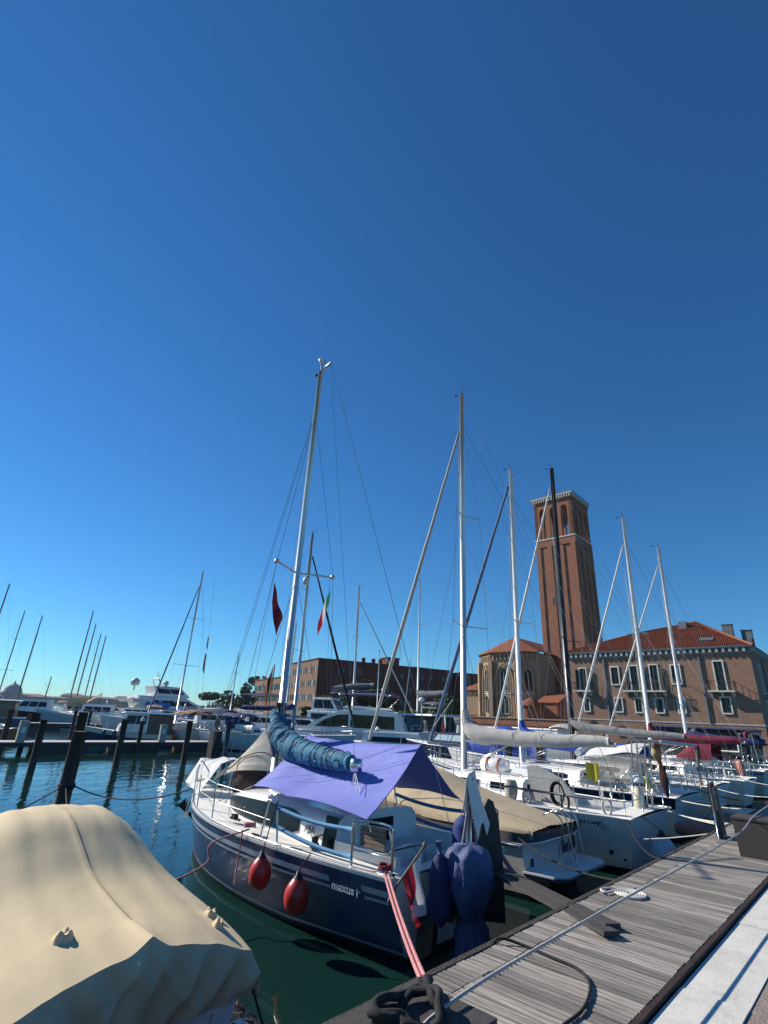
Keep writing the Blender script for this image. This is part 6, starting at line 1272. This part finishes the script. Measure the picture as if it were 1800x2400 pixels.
for k in range(3): T('rope_turn', [Vector((.21*math.cos(q*PI/6)+.03, .21*math.sin(q*PI/6), .62+.04*k+.015*math.sin(q))) for q in range(13)], .022, pm('dark_violet_rope%d' % k, (.04, .02, .04), .9), pb_, 5, cap=False)
pile(AR(-30.6, 28.6), 2.12, .14, 'slim dark pile left of the thick rope wrapped pile'); pile(AR(-24.1, 31.2), 2.2, .15, 'slim dark pile standing in the water before the lobster boat')
pile(AR(-18.3, 33.3), 2.18, .16, 'dark pile standing in the water before the brown canopies'); pile(W(16.5, 37.2), 1.95, .13, 'dark pile with pointed pale cap against the jetty', cap=fendw)
pile(AR(-14.6, 31.2), 2.3, .12, 'smooth steel blue pile just left of the beige awning', mat=pm('blue_steel_pile', (.05, .08, .12), .45, metal=.3)); pile(AR(-15.7, 40), 1.45, .45, 'broad square timber pier block at the end of the jetty', sq=True)
pile(AR(-31.8, 40.5), 2.05, .15, 'dark pile behind the jetty at the far left'); pile(AR(-33.2, 42), 2.3, .16, 'leftmost dark pile behind the jetty'); pile(AR(-28.3, 60), 2.2, .16, 'dark pile in front of the pale blue fishing boat'); pile(AR(-27.1, 62), 2.1, .14, 'dark pile right of the pale blue fishing boat bow')
pile(AR(.4, 44), 1.95, .15, 'dark pile with white cap in front of the motor catamaran', cap=gel); pile(AR(2.2, 44.5), 1.62, .32, 'square brown pier block in front of the white catamaran', sq=True); pile(AR(8.0, 40), 1.85, .14, 'grey pile right of the blue furled forestay', mat=pm('grey_timber', (.18, .18, .17), .8))
pile(AR(13.7, 29), 1.9, .16, 'brown pile seen under the long grey sail cover'); pile(AR(16.6, 28), 1.9, .18, 'brown pile under the end of the long grey sail cover')
for az, r_, h_ in ((-32.0, 38.6, 1.5), (-20.6, 41.5, 1.45)):
    t = empty('service_pedestal', AR(az, r_, .6), RZ1, 'pale service pedestal standing on the jetty '+('at the far left' if az < -30 else 'behind the lobster boat'), 'pedestal'); m = MB(); m.box(-.22, .22, -.12, .12, 0, h_-.35); m.build('cabinet', pm('pedestal_paint%d' % int(r_), (.34, .34, .30), .6), t); m = MB(); m.box(-.1, .1, -.14, -.121, .5, .8); m.build('socket_panel', wht, t)
PT = Vector((W(6.02, 17.69).x, W(6.02, 17.69).y, .70))
thing_tube('mooring_line', sag(PT+Vector((.2, 0, 0)), WB(7.35, .08, 1.16), .30, 14), .016, rope_b, 'dark bow line sagging from the thick pile to the bow of the navy sloop', 'rope'); thing_tube('mooring_line', sag(PT, W(4.3, 11.2, .15), .1), .016, rope_b, 'dark rope running from the thick pile down towards the beige covered boat', 'rope'); thing_tube('mooring_line', sag(PT, W(2.3, 13.5, .2), .1), .016, rope_b, 'dark rope running from the thick pile down to the left', 'rope')

# ================================================================ MOTOR BOATS AND OTHERS ACROSS THE BASIN
def mboat(name, p, head, label, L_, B, fs_, fb_, hull=gel, cat='motorboat', rake=.9, group=None, flare=.3, transom=None, railm=gel, rails=True):
    r_ = empty(name, Vector((p.x, p.y, 0)), R(head), label, cat, group); H = new_hull(L_, B, fs_, fb_, tw=.92, rake=rake, srake=.1, fls=flare, flm=.22, flb=.6, tm=.35)
    hull_mesh(r_, H, [hull, anti, transom or hull], 18); deck_mesh(r_, H, deckm, None, 14); rail(r_, H, railm, .035)
    if rails: lifelines(r_, H, (.5, .62, .74, .86), .55); pulpit(r_, H, .55, .86)
    return r_, H
def bim(par, x0, x1, w_, z, mat, h=1.3, name='canopy', drop=.25):
    cloth(lambda u_, v: Vector((lerp(x0, x1, v), lerp(-w_, w_, u_), z-drop*abs(2*u_-1)**2.5-.14*(2*v-1)**2)), 10, 8, name, mat, par, .02)
    for x in (x0+.15, x1-.15): T('canopy_hoop', smooth_path([(lerp(x, (x0+x1)/2, .6), w_, z-h), (x, w_, z-drop-.15), (x, w_*.8, z-.12), (x, 0, z-.03), (x, -w_*.8, z-.12), (x, -w_, z-drop-.15), (lerp(x, (x0+x1)/2, .6), -w_, z-h)], 3), .016, steel, par, 5)
# lobster boat
lb, HL = mboat('lobster_boat', AR(-19.6, 48.5), 209, 'small lobster boat with navy hull, cream deck and brown canvas cabin sides', 6.8, 2.5, .75, 1.25, hull=navy, transom=navy, railm=gel2)
band(lb, HL, .0, .98, .0, .30, gel2, 'cream_sheer', sides=(1, -1), off=.015)
house(lb, 2.2, 4.3, .92, .9, 1.35, .45, .0, gel2, glassb, front=2, side=2, f=(.45, .9)); house(lb, .3, 2.15, .98, .8, 1.38, .0, .1, pm('brown_canvas_wall', (.15, .11, .085), .8, bump=.3, bs=5), None, name='canvas_cabin'); m = MB(); m.hexa([(.1, -1.1, 2.26), (4.15, -1.0, 2.26), (4.15, 1.0, 2.26), (.1, 1.1, 2.26)], [(.2, -1.0, 2.36), (3.95, -.85, 2.38), (3.95, .85, 2.38), (.2, 1.0, 2.36)]); m.build('roof', gel, lb); m = MB(); m.tube([(1.2, -.35, 2.45), (2.1, -.35, 2.45)], .13, 8); m.build('roof_life_raft', gel, lb)
T('mast', [(2.3, 0, 2.4), (2.0, 0, 4.2)], .03, alu, lb, 6); 
for x in (4.6, 5.3): p = lb.matrix_world
for k, x in enumerate((5.2, 4.5)):
    c = AR(-19.6, 48.5)+Matrix.Rotation(R(209), 3, 'Z')@Vector((x, 1.25-.25*k*0-.12*(x-4.5), 1.05)); fender_long(c, c-Vector((0, 0, .75)), .14, navyd, ['dark blue fender on the lobster boat bow, left one', 'dark blue fender on the lobster boat bow, right one'][k], None, 'fenders on the lobster boat')
cs_ = lb.location; m = MB(); m.lathe([(0, -.08), (.09, -.05), (.11, 0), (.09, .05), (0, .08)], 12, (6.6, 0, 1.85)); m.build('bow_lamp', steel, lb)
# sloop with flags and brown canopies
Q = AR(-17.0, 47.0)
s1, H1, _, _ = sloop(dict(at=(0, 0), xy=(Q.x, Q.y), head=R(136.5), L=10.8, B=3.5, fs=1.2, fb=1.45, label='white sloop with brown cockpit canopies and signal flags, behind the jetty', top=15.1, mast=alu, mr=.11, mx=4.9, furlm=pm('dark_furl', (.02, .02, .03), .8), fr=.055, boom=(3.3, 2.3, 2.35, .2, .14, roybl), rise=.3, sp=[(6.4, 1.2, .2), (10.6, .9, .2)], fh=.93, boot=navyd))
bim(s1, .2, 1.9, 1.45, 2.75, tan); bim(s1, 1.7, 3.5, 1.35, 2.6, tan)
for k, (x, y_, mt_) in enumerate(((1.2, 1.72, red), (.3, .5, red))): c = s1.location+Matrix.Rotation(R(136.5), 3, 'Z')@Vector((x, y_, 1.1)); fender_long(c, c-Vector((0, 0, .8)), .12, mt_, ['red fender on the side of the brown canopied sloop', 'red fender at the stern of the brown canopied sloop'][k], None, 'red fenders on the brown canopied sloop')
for z, mts, w_, h_, lb_ in ((8.7, [flag_k, flag_r, flag_y], .35, .9, 'black red and yellow signal flag on the brown canopied sloop, upper'), (7.3, [flag_d, orange, flag_k], .4, 1.4, 'red and dark long pennant on the brown canopied sloop, lower')):
    p = AR(-18.0, 47.5, z+(.0)); hang_flag('signal_flag', p, w_, h_, mts, lb_, 4, 'signal flags on the brown canopied sloop', (.9, .3, 0), droop=.5)
thing_tube('flag_halyard', [AR(-18.35, 47.5, 14.0), AR(-17.9, 47.5, 8.7), AR(-17.6, 47.5, 2.2)], .008, wire, 'thin flag halyard of the brown canopied sloop', 'halyard')
# big sloop with navy canopies, bow to the right, black furled genoa
Q = Vector((-13.2, 44.8, 0))
s2, H2, _, _ = sloop(dict(at=(0, 0), xy=(Q.x, Q.y), head=R(-15), L=12.3, B=3.8, fs=1.2, fb=1.5, hull=pm('pale_grey_blue_gelcoat', (.50, .58, .62), .35, coat=.3), label='long pale sloop with navy canopies and black furled genoa behind the beige awning', top=17.8, mast=alu, mr=.14, mx=7.2, furlm=rope_b, fr=.085, boom=(4.6, 3.1, 3.0, .22, .15, navycan), rise=.25, sp=[(7.6, 1.3, .2), (12.6, 1.1, .2)], fh=.90, sides=(-1,), rakex=-.0))
bim(s2, -.2, 1.8, 1.6, 2.9, navycan); bim(s2, 1.9, 3.6, 1.5, 2.65, navycan); lumpy([(2.2, -1.2, 2.0), (3.0, -1.2, 1.9), (4.4, -1.0, 1.75)], [.3, .45, .2], 2, 12, .2, 2).build('spray_hood', navycan, s2)
m = MB(); m.tube([(3.2, -1.5, 1.65), (4.6, -1.5, 1.6)], [.25, .28], 10); m.build('white_tender', gel, s2)
for y_ in (.6, -.6): T('steering_wheel', [Vector((1.0, y_+.45*math.cos(q*PI/8), 1.75+.45*math.sin(q*PI/8))) for q in range(17)], .02, steel, s2, 5, cap=False)
c = AR(-14.0, 44.2, 1.25); fender_long(c, c-Vector((0, 0, .8)), .10, red, 'dark red fender on the stern of the long pale sloop'); lumpy([(0, 0, 0), (0, .1, .3), (0, 0, .6)], [.2, .3, .15], 3, 10, .4, 5).build('rope_bundle', teak, s2, (.1, .9, 1.4))
pl_ = empty('flag_pole', AR(-11.0, 46, 1.2), 0, 'wooden pole with orange and black flags left of the main mast', 'flag pole'); T('pole', [(0, 0, 0), (.15, 0, 5.4)], .05, teak, pl_, 6)
hang_flag('orange_flag', AR(-10.95, 46, 6.6), 1.0, 1.4, [orange, flag_k, orange], 'orange and black flag hanging from the wooden pole', 2, None, (-.9, .1, 0), droop=1.6)
# curved roof motor catamaran
mc, HM = mboat('motor_catamaran', AR(-7.6, 53), -8, 'white motor catamaran with sweeping curved roof line and dark side windows', 12.4, 4.6, 1.45, 1.75, rails=True, cat='catamaran')
def arc(s, off=0): return [Vector((x, s*(1.9+off), z)) for x, z in ((.6, 1.5), (1.6, 2.1), (2.8, 2.75), (4.2, 3.2), (5.8, 3.38), (8.2, 3.35), (9.4, 3.2))]
m = MB(); top_ = smooth_path(arc(1), 4); bot = [Vector((p.x, p.y, 1.5)) for p in top_]; m.grid([top_, [Vector((p.x, p.y*.0, p.z+.12)) for p in top_], [Vector((p.x, -p.y, p.z)) for p in top_]], 0, True); m.grid([bot, top_]); m.grid([[Vector((p.x, -p.y, p.z)) for p in top_], [Vector((p.x, -p.y, 1.5)) for p in top_]]); m.add([(9.4, -1.9, 3.2), (9.4, 1.9, 3.2), (10.3, 1.8, 1.6), (10.3, -1.8, 1.6)], [(0, 1, 2, 3)]); m.add([(9.4, 1.9, 3.2), (9.4, 1.9, 1.5), (10.3, 1.8, 1.6)], [(0, 1, 2)]); m.add([(9.4, -1.9, 3.2), (9.4, -1.9, 1.5), (10.3, -1.8, 1.6)], [(2, 1, 0)]); m.build('cabin', gel, mc)
for s in (1, -1):
    m = MB(); q = [(1.9, 1.85), (5.0, 1.85), (5.0, 2.95), (4.0, 2.9), (2.8, 2.45)]; m.add([(x, s*1.915, z) for x, z in q], [tuple(range(5)) if s < 0 else tuple(reversed(range(5)))]); m.build('window', glassd, mc); m = MB(); q = [(5.2, 1.85), (9.2, 1.85), (9.2, 2.9), (5.2, 2.98)]; m.add([(x, s*1.915, z) for x, z in q], [tuple(range(4)) if s < 0 else tuple(reversed(range(4)))]); m.build('window', glassd, mc)
m = MB(); m.hexa([(4.3, -1.5, 3.5), (8.9, -1.4, 3.45), (8.9, 1.4, 3.45), (4.3, 1.5, 3.5)], [(4.6, -1.4, 3.75), (8.6, -1.2, 3.62), (8.6, 1.2, 3.62), (4.6, 1.4, 3.75)]); m.build('flybridge', gel, mc)
T('mast', [(7.3, 0, 3.6), (7.3, 0, 9.0)], .04, wht, mc, 6)
mf, _h = mboat('launch', AR(-2.6, 44.5), -6, 'low white launch with black window band in front of the motor catamaran', 7.5, 2.7, 1.0, 1.2, rails=False); house(mf, 1.2, 6.3, 1.1, 1.0, .72, .7, .2, gel, glassd, front=1, side=1, f=(.12, .62), roof=gel)
band(mf, _h, 0, .97, .2, .26, navyd, 'stripe', sides=(-1,))
fb, _h = mboat('flybridge_cruiser', AR(-7.6, 62), -20, 'white flybridge cruiser with navy awning in front of the barracks corner', 12, 4, 1.6, 2.0); house(fb, 1.5, 8, 1.6, 1.8, 1.3, 1.6, 0, gel, glassd, side=2, roof=gel); house(fb, 1.8, 5.0, 1.2, 3.2, 1.25, .9, .1, gel, glassb, side=2, f=(.2, .9), roof=gel); bim(fb, 5.2, 11, 1.8, 5.2, navycan, 2.0); T('boom_crane', [(3.4, 0, 5.1), (9.5, 0, 5.6)], .06, alu, fb, 6); lumpy([(3.6, 0, 5.5), (6, 0, 5.8), (8.5, 0, 6.0)], [.3, .35, .25], 4, 10, .15, 2).build('boom_bag', dgreycan, fb)
Q = AR(-5.0, 63)
s3, _h, _, _ = sloop(dict(at=(0, 0), xy=(Q.x, Q.y), head=R(-12), L=11, B=3.6, label='sloop with silver mast in front of the holm oak, beyond the motor catamaran', top=17.8, mast=alu, mr=.13, mx=3.1, furlm=greycan, fr=.07, sp=[(7.2, 1.6, .1), (11.5, 1.4, .1)], fh=.9, furl=(.05, .97)))
# white catamaran with black glass
ct, HC2 = mboat('white_catamaran', AR(8.1, 54.5), 126, 'white sailing catamaran with black glass saloon, grey boom cover and Italian flag', 11.8, 5.6, 1.5, 1.95, rake=.4, flare=.25, cat='catamaran')
ct_s, _q = new_hull(1, 1, 1, 1), None
house(ct, 1.6, 7.4, 2.1, 1.7, 1.45, 1.4, .1, black, glassd, front=2, side=3, f=(.15, .85)); m = MB(); m.hexa([(.4, -2.3, 3.17), (7.3, -2.0, 3.17), (7.3, 2.0, 3.17), (.4, 2.3, 3.17)], [(.7, -2.1, 3.36), (7.1, -1.7, 3.30), (7.1, 1.7, 3.30), (.7, 2.1, 3.36)]); m.build('hardtop', gel, ct)
house(ct, 7.5, 9.6, 1.3, 1.8, 1.15, .5, .0, gel, glassd, front=1, side=2, f=(.35, .8)); m = MB()
band(ct, HC2, .38, .52, .48, .78, navyd, 'port_light', sides=(1,), off=.02); band(ct, HC2, .395, .505, .51, .75, gel, 'port_light_pane', sides=(1,), off=.03)
rigging(ct, 5.3, 3.3, 17.9, wht, .12, [(8.1, 1.3, .2), (12.8, 1.0, .2)], 2.4, fore=((11.6, 0, 2.1), .9), back=None, rakex=.1, uppers=.9); boom_cover(ct, (5.2, 0, 5.0), (.8, 0, 5.3), .35, .22, dgreycan, .5)
m = MB(); m.lathe([(.06, 0), (.06, 1.1), (.3, 1.15), (.34, 1.35), (.2, 1.55), (0, 1.6)], 12, (3.6, .9, 3.36)); m.build('radar_dome', gel, ct); T('radar_bar', [(3.0, -.6, 4.0), (3.0, 1.2, 4.0)], .07, gel, ct, 6); bim(ct, 1.5, 3.9, 1.2, 4.55, dgreycan, 1.1)
p = AR(7.5, 52, 4.0); hang_flag('italian_flag', p, 1.0, .9, [flag_g, flag_w, flag_r], 'green white and red flag at the stern of the white catamaran', 8, None, (-.7, -.2, 0), droop=1.2)
text(ct, 'LAGOON', .26, HC2(.30, 1.45, 1)+Vector((0, .03, 0)), (-1, 0, 0), (0, .1, 1), pm('grey_lettering', (.35, .38, .42), .5), 'hull_lettering') if False else None
blb, _h = mboat('small_sailboat', AR(2.6, 62), 150, 'small boat with turquoise cover behind the bow of the white catamaran', 6, 2.3, .9, 1.1, rails=False); lumpy([(1, 0, 1.2), (3, 0, 1.5), (5, 0, 1.3)], [.6, .9, .4], 2, 12, .1, 1).build('turquoise_cover', pm('turquoise_cover', (.03, .30, .42), .7), blb)
dkc, _h = mboat('dark_cruiser', AR(12.6, 38), 136, 'dark blue cruiser with pale windows seen beneath the long grey sail cover', 8, 3, 1.2, 1.4, hull=navyd, rails=False); house(dkc, 1.2, 5.2, 1.15, 1.2, .85, .9, .1, navyd, fendw, side=2, front=1)
bcr, _h = mboat('white_runabout', AR(17.8, 33.5), 140, 'white runabout with royal blue cover under the blue sail cover', 7, 2.6, 1.0, 1.2, rails=False); lumpy([(.6, 0, 1.3), (3, 0, 1.7), (5.4, 0, 1.35)], [.7, 1.0, .4], 6, 12, .12, 1).build('royal_blue_cover', roybl, bcr)
# large motor yacht
Q = AR(-24.3, 95)
my, HY = mboat('large_motor_yacht', Q, 48, 'large white three deck motor yacht with satellite dome behind the lobster boat', 17.5, 5.6, 2.3, 3.1, rake=3.0, cat='motor yacht')
house(my, 1.5, 13.0, 2.3, 2.5, 1.75, 4.2, -.9, gel, glassd, front=2, side=3, f=(.25, .72), roof=gel, rover=.2); house(my, 3.6, 9.6, 1.9, 4.35, 1.5, 1.9, -.4, gel, glassd, front=2, side=2, f=(.30, .80), roof=gel, rover=.3)
m = MB(); m.hexa([(-.2, -2.5, 3.3), (3.2, -2.4, 3.3), (3.2, 2.4, 3.3), (-.2, 2.5, 3.3)], [(-.3, -2.6, 3.75), (3.2, -2.4, 3.75), (3.2, 2.4, 3.75), (-.3, 2.6, 3.75)]); m.build('aft_deck', gel, my)
T('radar_arch', smooth_path([(4.4, 1.2, 6.0), (4.0, 1.0, 6.9), (4.0, 0, 7.1), (4.0, -1.0, 6.9), (4.4, -1.2, 6.0)], 4), .13, gel, my, 6); T('radar_mast', [(4.1, 0, 7.0), (4.1, 0, 8.2)], .06, gel, my, 6); m = MB(); m.box(3.9, 4.3, -.7, .7, 7.5, 7.62); m.build('radar_scanner', gel, my)
for x, y_, z, r_ in ((1.1, 1.0, 6.3, .72), (5.2, -1.2, 6.4, .45)): m = MB(); m.lathe([(.12, -1.2), (.12, -.5), (r_*.8, -r_*.6), (r_, 0), (r_*.85, r_*.5), (r_*.4, r_*.9), (0, r_)], 16, (x, y_, z)); m.build('satellite_dome', pm('grey_dome%d' % int(x), (.5, .5, .48), .5), my)
for s in (1, -1): m = MB(); q = [(3.0, 1.3), (14.5, 2.2), (13.8, 2.5), (3.0, 1.75)]; 
band(my, HY, .18, .80, .75, 1.15, glassd, 'hull_window', sides=(-1,)); m = MB(); m.tube([(2.0, -2.3, 3.0), (5.8, -2.35, 2.95)], [.5, .42], 12); m.build('blue_tender_cover', pm('sky_blue_cover', (.04, .22, .55), .6), my)
# left group beyond the far jetty
wc_, _h = mboat('wheelhouse_cruiser', AR(-31.9, 60), 205, 'grey blue cruiser with varnished wooden wheelhouse at the far left', 9.5, 3.2, 1.3, 1.9, hull=pm('slate_blue_paint', (.10, .14, .20), .4)); house(wc_, 1.0, 4.4, 1.25, 1.4, 1.35, .4, .1, teak, pm('amber_glass', (.20, .15, .06), .2), side=3, back=1, roof=gel, rover=.3); house(wc_, 4.5, 7.0, 1.1, 1.5, .55, .8, 0, gel2, glassb, side=2)
yb_, _h = mboat('mustard_workboat', AR(-32.6, 50.5), 190, 'small open boat with mustard brown hull and white rubbing strake at far left', 5.2, 2.2, .8, 1.0, hull=pm('mustard_paint', (.20, .13, .03), .6), rails=False); lumpy([(.6, 0, .95), (2.4, 0, 1.0), (4.2, 0, 1.05)], [.3, .45, .25], 3, 10, .15, 2, .5).build('boat_cover', gel2, yb_)
bh, _h = mboat('black_hulled_boat', AR(-28.9, 79), 200, 'black hulled boat with white cabin in front of the city roofs', 9, 3.2, 1.5, 2.1, hull=black); house(bh, 2.0, 6.0, 1.3, 1.6, 1.3, .9, .1, gel, glassd, side=3, roof=gel)
fb2, _h = mboat('pale_blue_fishing_boat', AR(-24.6, 77), 200, 'pale blue open fishing boat with white cabin behind the far jetty', 9.4, 3.0, 1.25, 2.0, hull=pm('pale_blue_paint', (.33, .46, .52), .45), rails=False); house(fb2, .8, 4.6, 1.2, 1.3, 1.35, .3, .1, gel, glassb, side=3, roof=gel)
band(fb2, _h, 0, .98, .0, .14, gel, 'white_strake', sides=(1, -1), off=.03)
ty = empty('tent_canopy', AR(-26.6, 88, 2.2), R(-60), 'tan tent awning with two white panels spread over a distant boat', 'awning')
cloth(lambda u_, v: Vector((lerp(-3.6, 3.6, u_), lerp(-1.8, 0, v), .6+1.4*v-.3*math.sin(PI*u_)*.5)), 10, 6, 'tan_panel', tan, ty); cloth(lambda u_, v: Vector((lerp(-3.6, -.2, u_), lerp(-1.2, .8, v)-2.4, .4+1.1*u_)), 6, 4, 'white_panel', wcloth, ty); cloth(lambda u_, v: Vector((lerp(-.1, 3.0, u_), lerp(-1.2, .8, v)-2.8, .1+1.1*u_)), 6, 4, 'white_panel', wcloth, ty); T('awning_pole', [(0, 0, -1), (0, 0, 2.1)], .05, teak, ty, 5)
spots = [(-36.3, 75, 15.6, 'leftmost bare mast cut by the left edge of the picture'), (-34.5, 85, 14.0, 'bare mast just left of the church dome'), (-33.1, 86, 13.8, 'bare mast just right of the church dome'), (-29.1, 84, 15.0, 'tallest of the four close masts on the left'), (-28.6, 90, 14.0, 'second of the four close masts on the left'), (-27.95, 92, 12.9, 'third of the four close masts, slightly shorter'), (-27.5, 88, 12.2, 'rightmost of the four close masts on the left'), (-14.7, 92, 11.6, 'thin far mast between the pine and the barracks'), (-31.05, 105, 6.6, 'short stubby mast above the wooden wheelhouse cruiser'), (-9.2, 66, 13.4, 'thin mast close behind the long pale sloop mast')]
for i, (az, r_, top, lb_) in enumerate(spots):
    hd = R([200, 160, 215, 190, 205, 170, 195, 140, 185, 170][i]); L_ = 9.5 if top > 8 else 6.5; r_ += 12 if az < -20 else 0; top = EYE+(top-EYE)*(r_/(r_-12)) if az < -20 else top; p = AR(az, r_)-Vector((math.cos(hd), math.sin(hd), 0))*L_*.45
    sloop(dict(at=(0, 0), xy=(p.x, p.y), head=hd, L=L_, B=3.1, label='distant moored sloop, '+lb_, group='distant sloops', top=top, mast=pm('warm_mast%d' % i, (.16, .11, .09), .5) if i not in (7, 9) else alu, mr=.10, mx=L_*.45, rakex=.2, furl=None, boom=(L_*.4, 2.3, 2.3, .2, .12, [navycan, dgreycan, tan][i % 3]) if i != 8 else None, rise=.3, hull=[gel, navyd, gel, gel2][i % 4]))
fill = [(-27.0, 104, 30, gel), (-20.9, 74, 195, gel2), (-19.0, 62, 25, gel), (-17.6, 72, 200, gel), (-14.2, 60, 15, gel), (-12.4, 70, 200, gel), (-10.8, 58, -10, gel), (-9.6, 75, 170, gel), (-1.0, 74, 190, gel), (10.2, 66, 136, gel), (14.5, 52, 136, gel), (20.5, 46, 130, gel), (-33.4, 96, 190, gel2), (-30.0, 104, 20, gel)]
fl_lab = ['under the tan tent awning', 'between the lobster boat and the large yacht', 'behind the brown canopied sloop bow', 'behind the brown canopies', 'behind the navy canopies', 'below the barracks wing', 'below the left end of the barracks', 'below the barracks, farther out', 'behind the launch', 'behind the mast of the white sloop', 'behind the blue sail cover', 'below the monastery corner', 'below the distant dome', 'before the city roofs right of the black hull']
for i, (az, r_, hd, mt_) in enumerate(fill):
    L_ = 8+(i*37 % 4); q, _h = mboat('cabin_cruiser', AR(az, r_), hd, 'white cabin cruiser moored '+fl_lab[i], L_, 3.0, 1.2+.1*(i % 3), 1.6, hull=mt_, group='white cabin cruisers across the basin')
    house(q, 1.2, L_*.62, 1.25, 1.3, 1.1+.1*(i % 2), 1.3, .1, gel, glassd, side=2+i % 2, roof=gel if i % 3 else navycan)
    if i % 2: bim(q, .2, 2.0, 1.2, 3.0, [navycan, tan, greycan][i % 3])
    if i % 3 == 0: T('radar_arch', smooth_path([(2, 1.2, 2.3), (1.8, 1.0, 3.2), (1.8, -1.0, 3.2), (2, -1.2, 2.3)], 3), .06, gel, q, 5)
um = empty('navy_parasol', AR(-11.6, 108, 2.6), 0, 'wide navy blue parasol on the quay before the barracks wing', 'parasol'); cloth(lambda u_, v: Vector((lerp(-4.2, 4.2, u_), lerp(-2, 2, v), 3.0+.8*(1-max(abs(2*u_-1), abs(2*v-1)))+.1*math.cos(8*u_))), 12, 6, 'canopy', navycan, um, .03); T('pole', [(0, 0, -1), (0, 0, 3.8)], .08, steel, um, 6)

# ---- running rigging and deck clutter on the sloops of the near row
rc = random.Random(11)
for root, H, mx, zt, fb_ in ((D_, HD, mxD, 14.4, 1.5), (E_, HE, mxE, 13.3, 1.5), (F_, HF, mxF, 15.2, 1.5), (G_, HG, mxG, 13.7, 1.45), (H_, HH, mxH, 13.4, 1.6)):
    L_ = H.L
    for k in range(5): a = rc.uniform(-.16, .16); T('halyard', [(mx+rc.uniform(-.05, .2), a*.5, zt*rc.uniform(.7, .99)), (mx+.1-k*.06, a*2, fb_+.1)], .0055, [rope_w, rope_g, rope_b][k % 3], root, 4)
    for s in (1, -1): T('lazy_jack', [(mx, s*.12, zt*.62), (mx-2.6, s*.16, 2.55)], .0055, rope_g, root, 4); T('diagonal_stay', [(mx, 0, zt*.66), (mx+.9, s*H.B*.40, 1.35)], .006, wire, root, 4); T('quarter_stay', [(mx-.1, 0, zt*.93), (.2, s*H.B*.38, 1.5)], .006, wire, root, 4)
    for k in range(4): T('sheet', sag((L_*.27, (k-1.5)*.35, 1.62), (mx-.2, (k-1.5)*.12, 1.68), -.02), .010, [rope_w, rope_b, rope_g, pm('blue_rope_%s%d' % (root.name, k), (.03, .09, .25), .8)][k], root, 4)
    for k in range(3):
        c = H.deck(.06+.1*k, .80, 0)+Vector((0, 0, .06)); m = MB()
        for q in range(3): m.tube([c+Vector((.10*math.cos(w_*PI/6), .03*q, .10+.16*math.sin(w_*PI/6))) for w_ in range(13)], .014, 4)
        m.build('hanging_coil', [rope_w, rope_b, rope_g][k], root)
    m = MB(); m.hexa([(L_*.45, -.25, 1.60), (L_*.51, -.25, 1.56), (L_*.51, .25, 1.56), (L_*.45, .25, 1.60)], [(L_*.45, -.24, 1.66), (L_*.51, -.24, 1.62), (L_*.51, .24, 1.62), (L_*.45, .24, 1.66)]); m.build('deck_hatch', glassd, root)
    for s in (1, -1): T('handrail', smooth_path([(L_*.32, s*.62, 1.58), (L_*.33, s*.62, 1.66), (L_*.52, s*.52, 1.60), (L_*.53, s*.52, 1.52)], 4), .014, steel, root, 5); T('jackline', [H.deck(.12, s*.8, 0)+Vector((0, 0, .02)), H.deck(.9, s*.75, 0)+Vector((0, 0, .02))], .012, [navyd, rope_w][s > 0], root, 4)
    T('boom_strut', [(mx-.1, .0, 1.7), (mx-1.5, 0, 2.3)], .02, alu, root, 6)
for k, (u_, n_, mt_, lb_) in enumerate(((16.95, 6.6, fendw, 'pale blue long fender between the first two white sloops'), (17.0, 8.0, fendw, 'pale blue long fender farther forward between the first two white sloops'), (21.75, 6.8, gel2, 'cream long fender between the blue covered and black masted sloops'), (26.9, 7.0, navyd, 'dark blue long fender between the black masted and maroon covered sloops'))):
    fender_long(W(u_, n_, 1.0), W(u_, n_, .35), .12, mt_, lb_, W(u_, n_, 1.4), 'long fenders between the white sloops')
for k, (u0_, n0_, u1_, mt_, lb_) in enumerate(((20.4, 5.0, 19.3, rope_b, 'black stern line from the blue covered sloop, right hand one'), (22.2, 5.1, 21.0, rope_w, 'white stern line from the black masted sloop, left hand one'), (25.2, 5.2, 26.0, rope_gr, 'green stern line from the black masted sloop, right hand one'), (27.5, 5.1, 26.4, rope_w, 'white stern line from the maroon covered sloop'), (32.8, 5.2, 31.5, rope_b, 'black stern line from the pale teal sloop'))):
    thing_tube('mooring_line', sag(W(u0_, n0_, 1.2), W(u1_, 2.85, 1.2), .12), .014, mt_, lb_, 'rope')

# ================================================================ HAZE
hm_ = bpy.data.materials.new('sea_haze'); hm_.use_nodes = True; t = hm_.node_tree; t.nodes.clear()
o_ = t.nodes.new('ShaderNodeOutputMaterial'); v_ = t.nodes.new('ShaderNodeVolumePrincipled'); v_.inputs['Color'].default_value = (.80, .90, 1, 1); v_.inputs['Density'].default_value = .00008; v_.inputs['Anisotropy'].default_value = .2
t.links.new(v_.outputs[0], o_.inputs['Volume'])
m = MB(); m.box(-3600, 3600, -80, 4700, -3.2, 62); hz_ = m.build('haze', hm_); tag(hz_, kind='stuff')
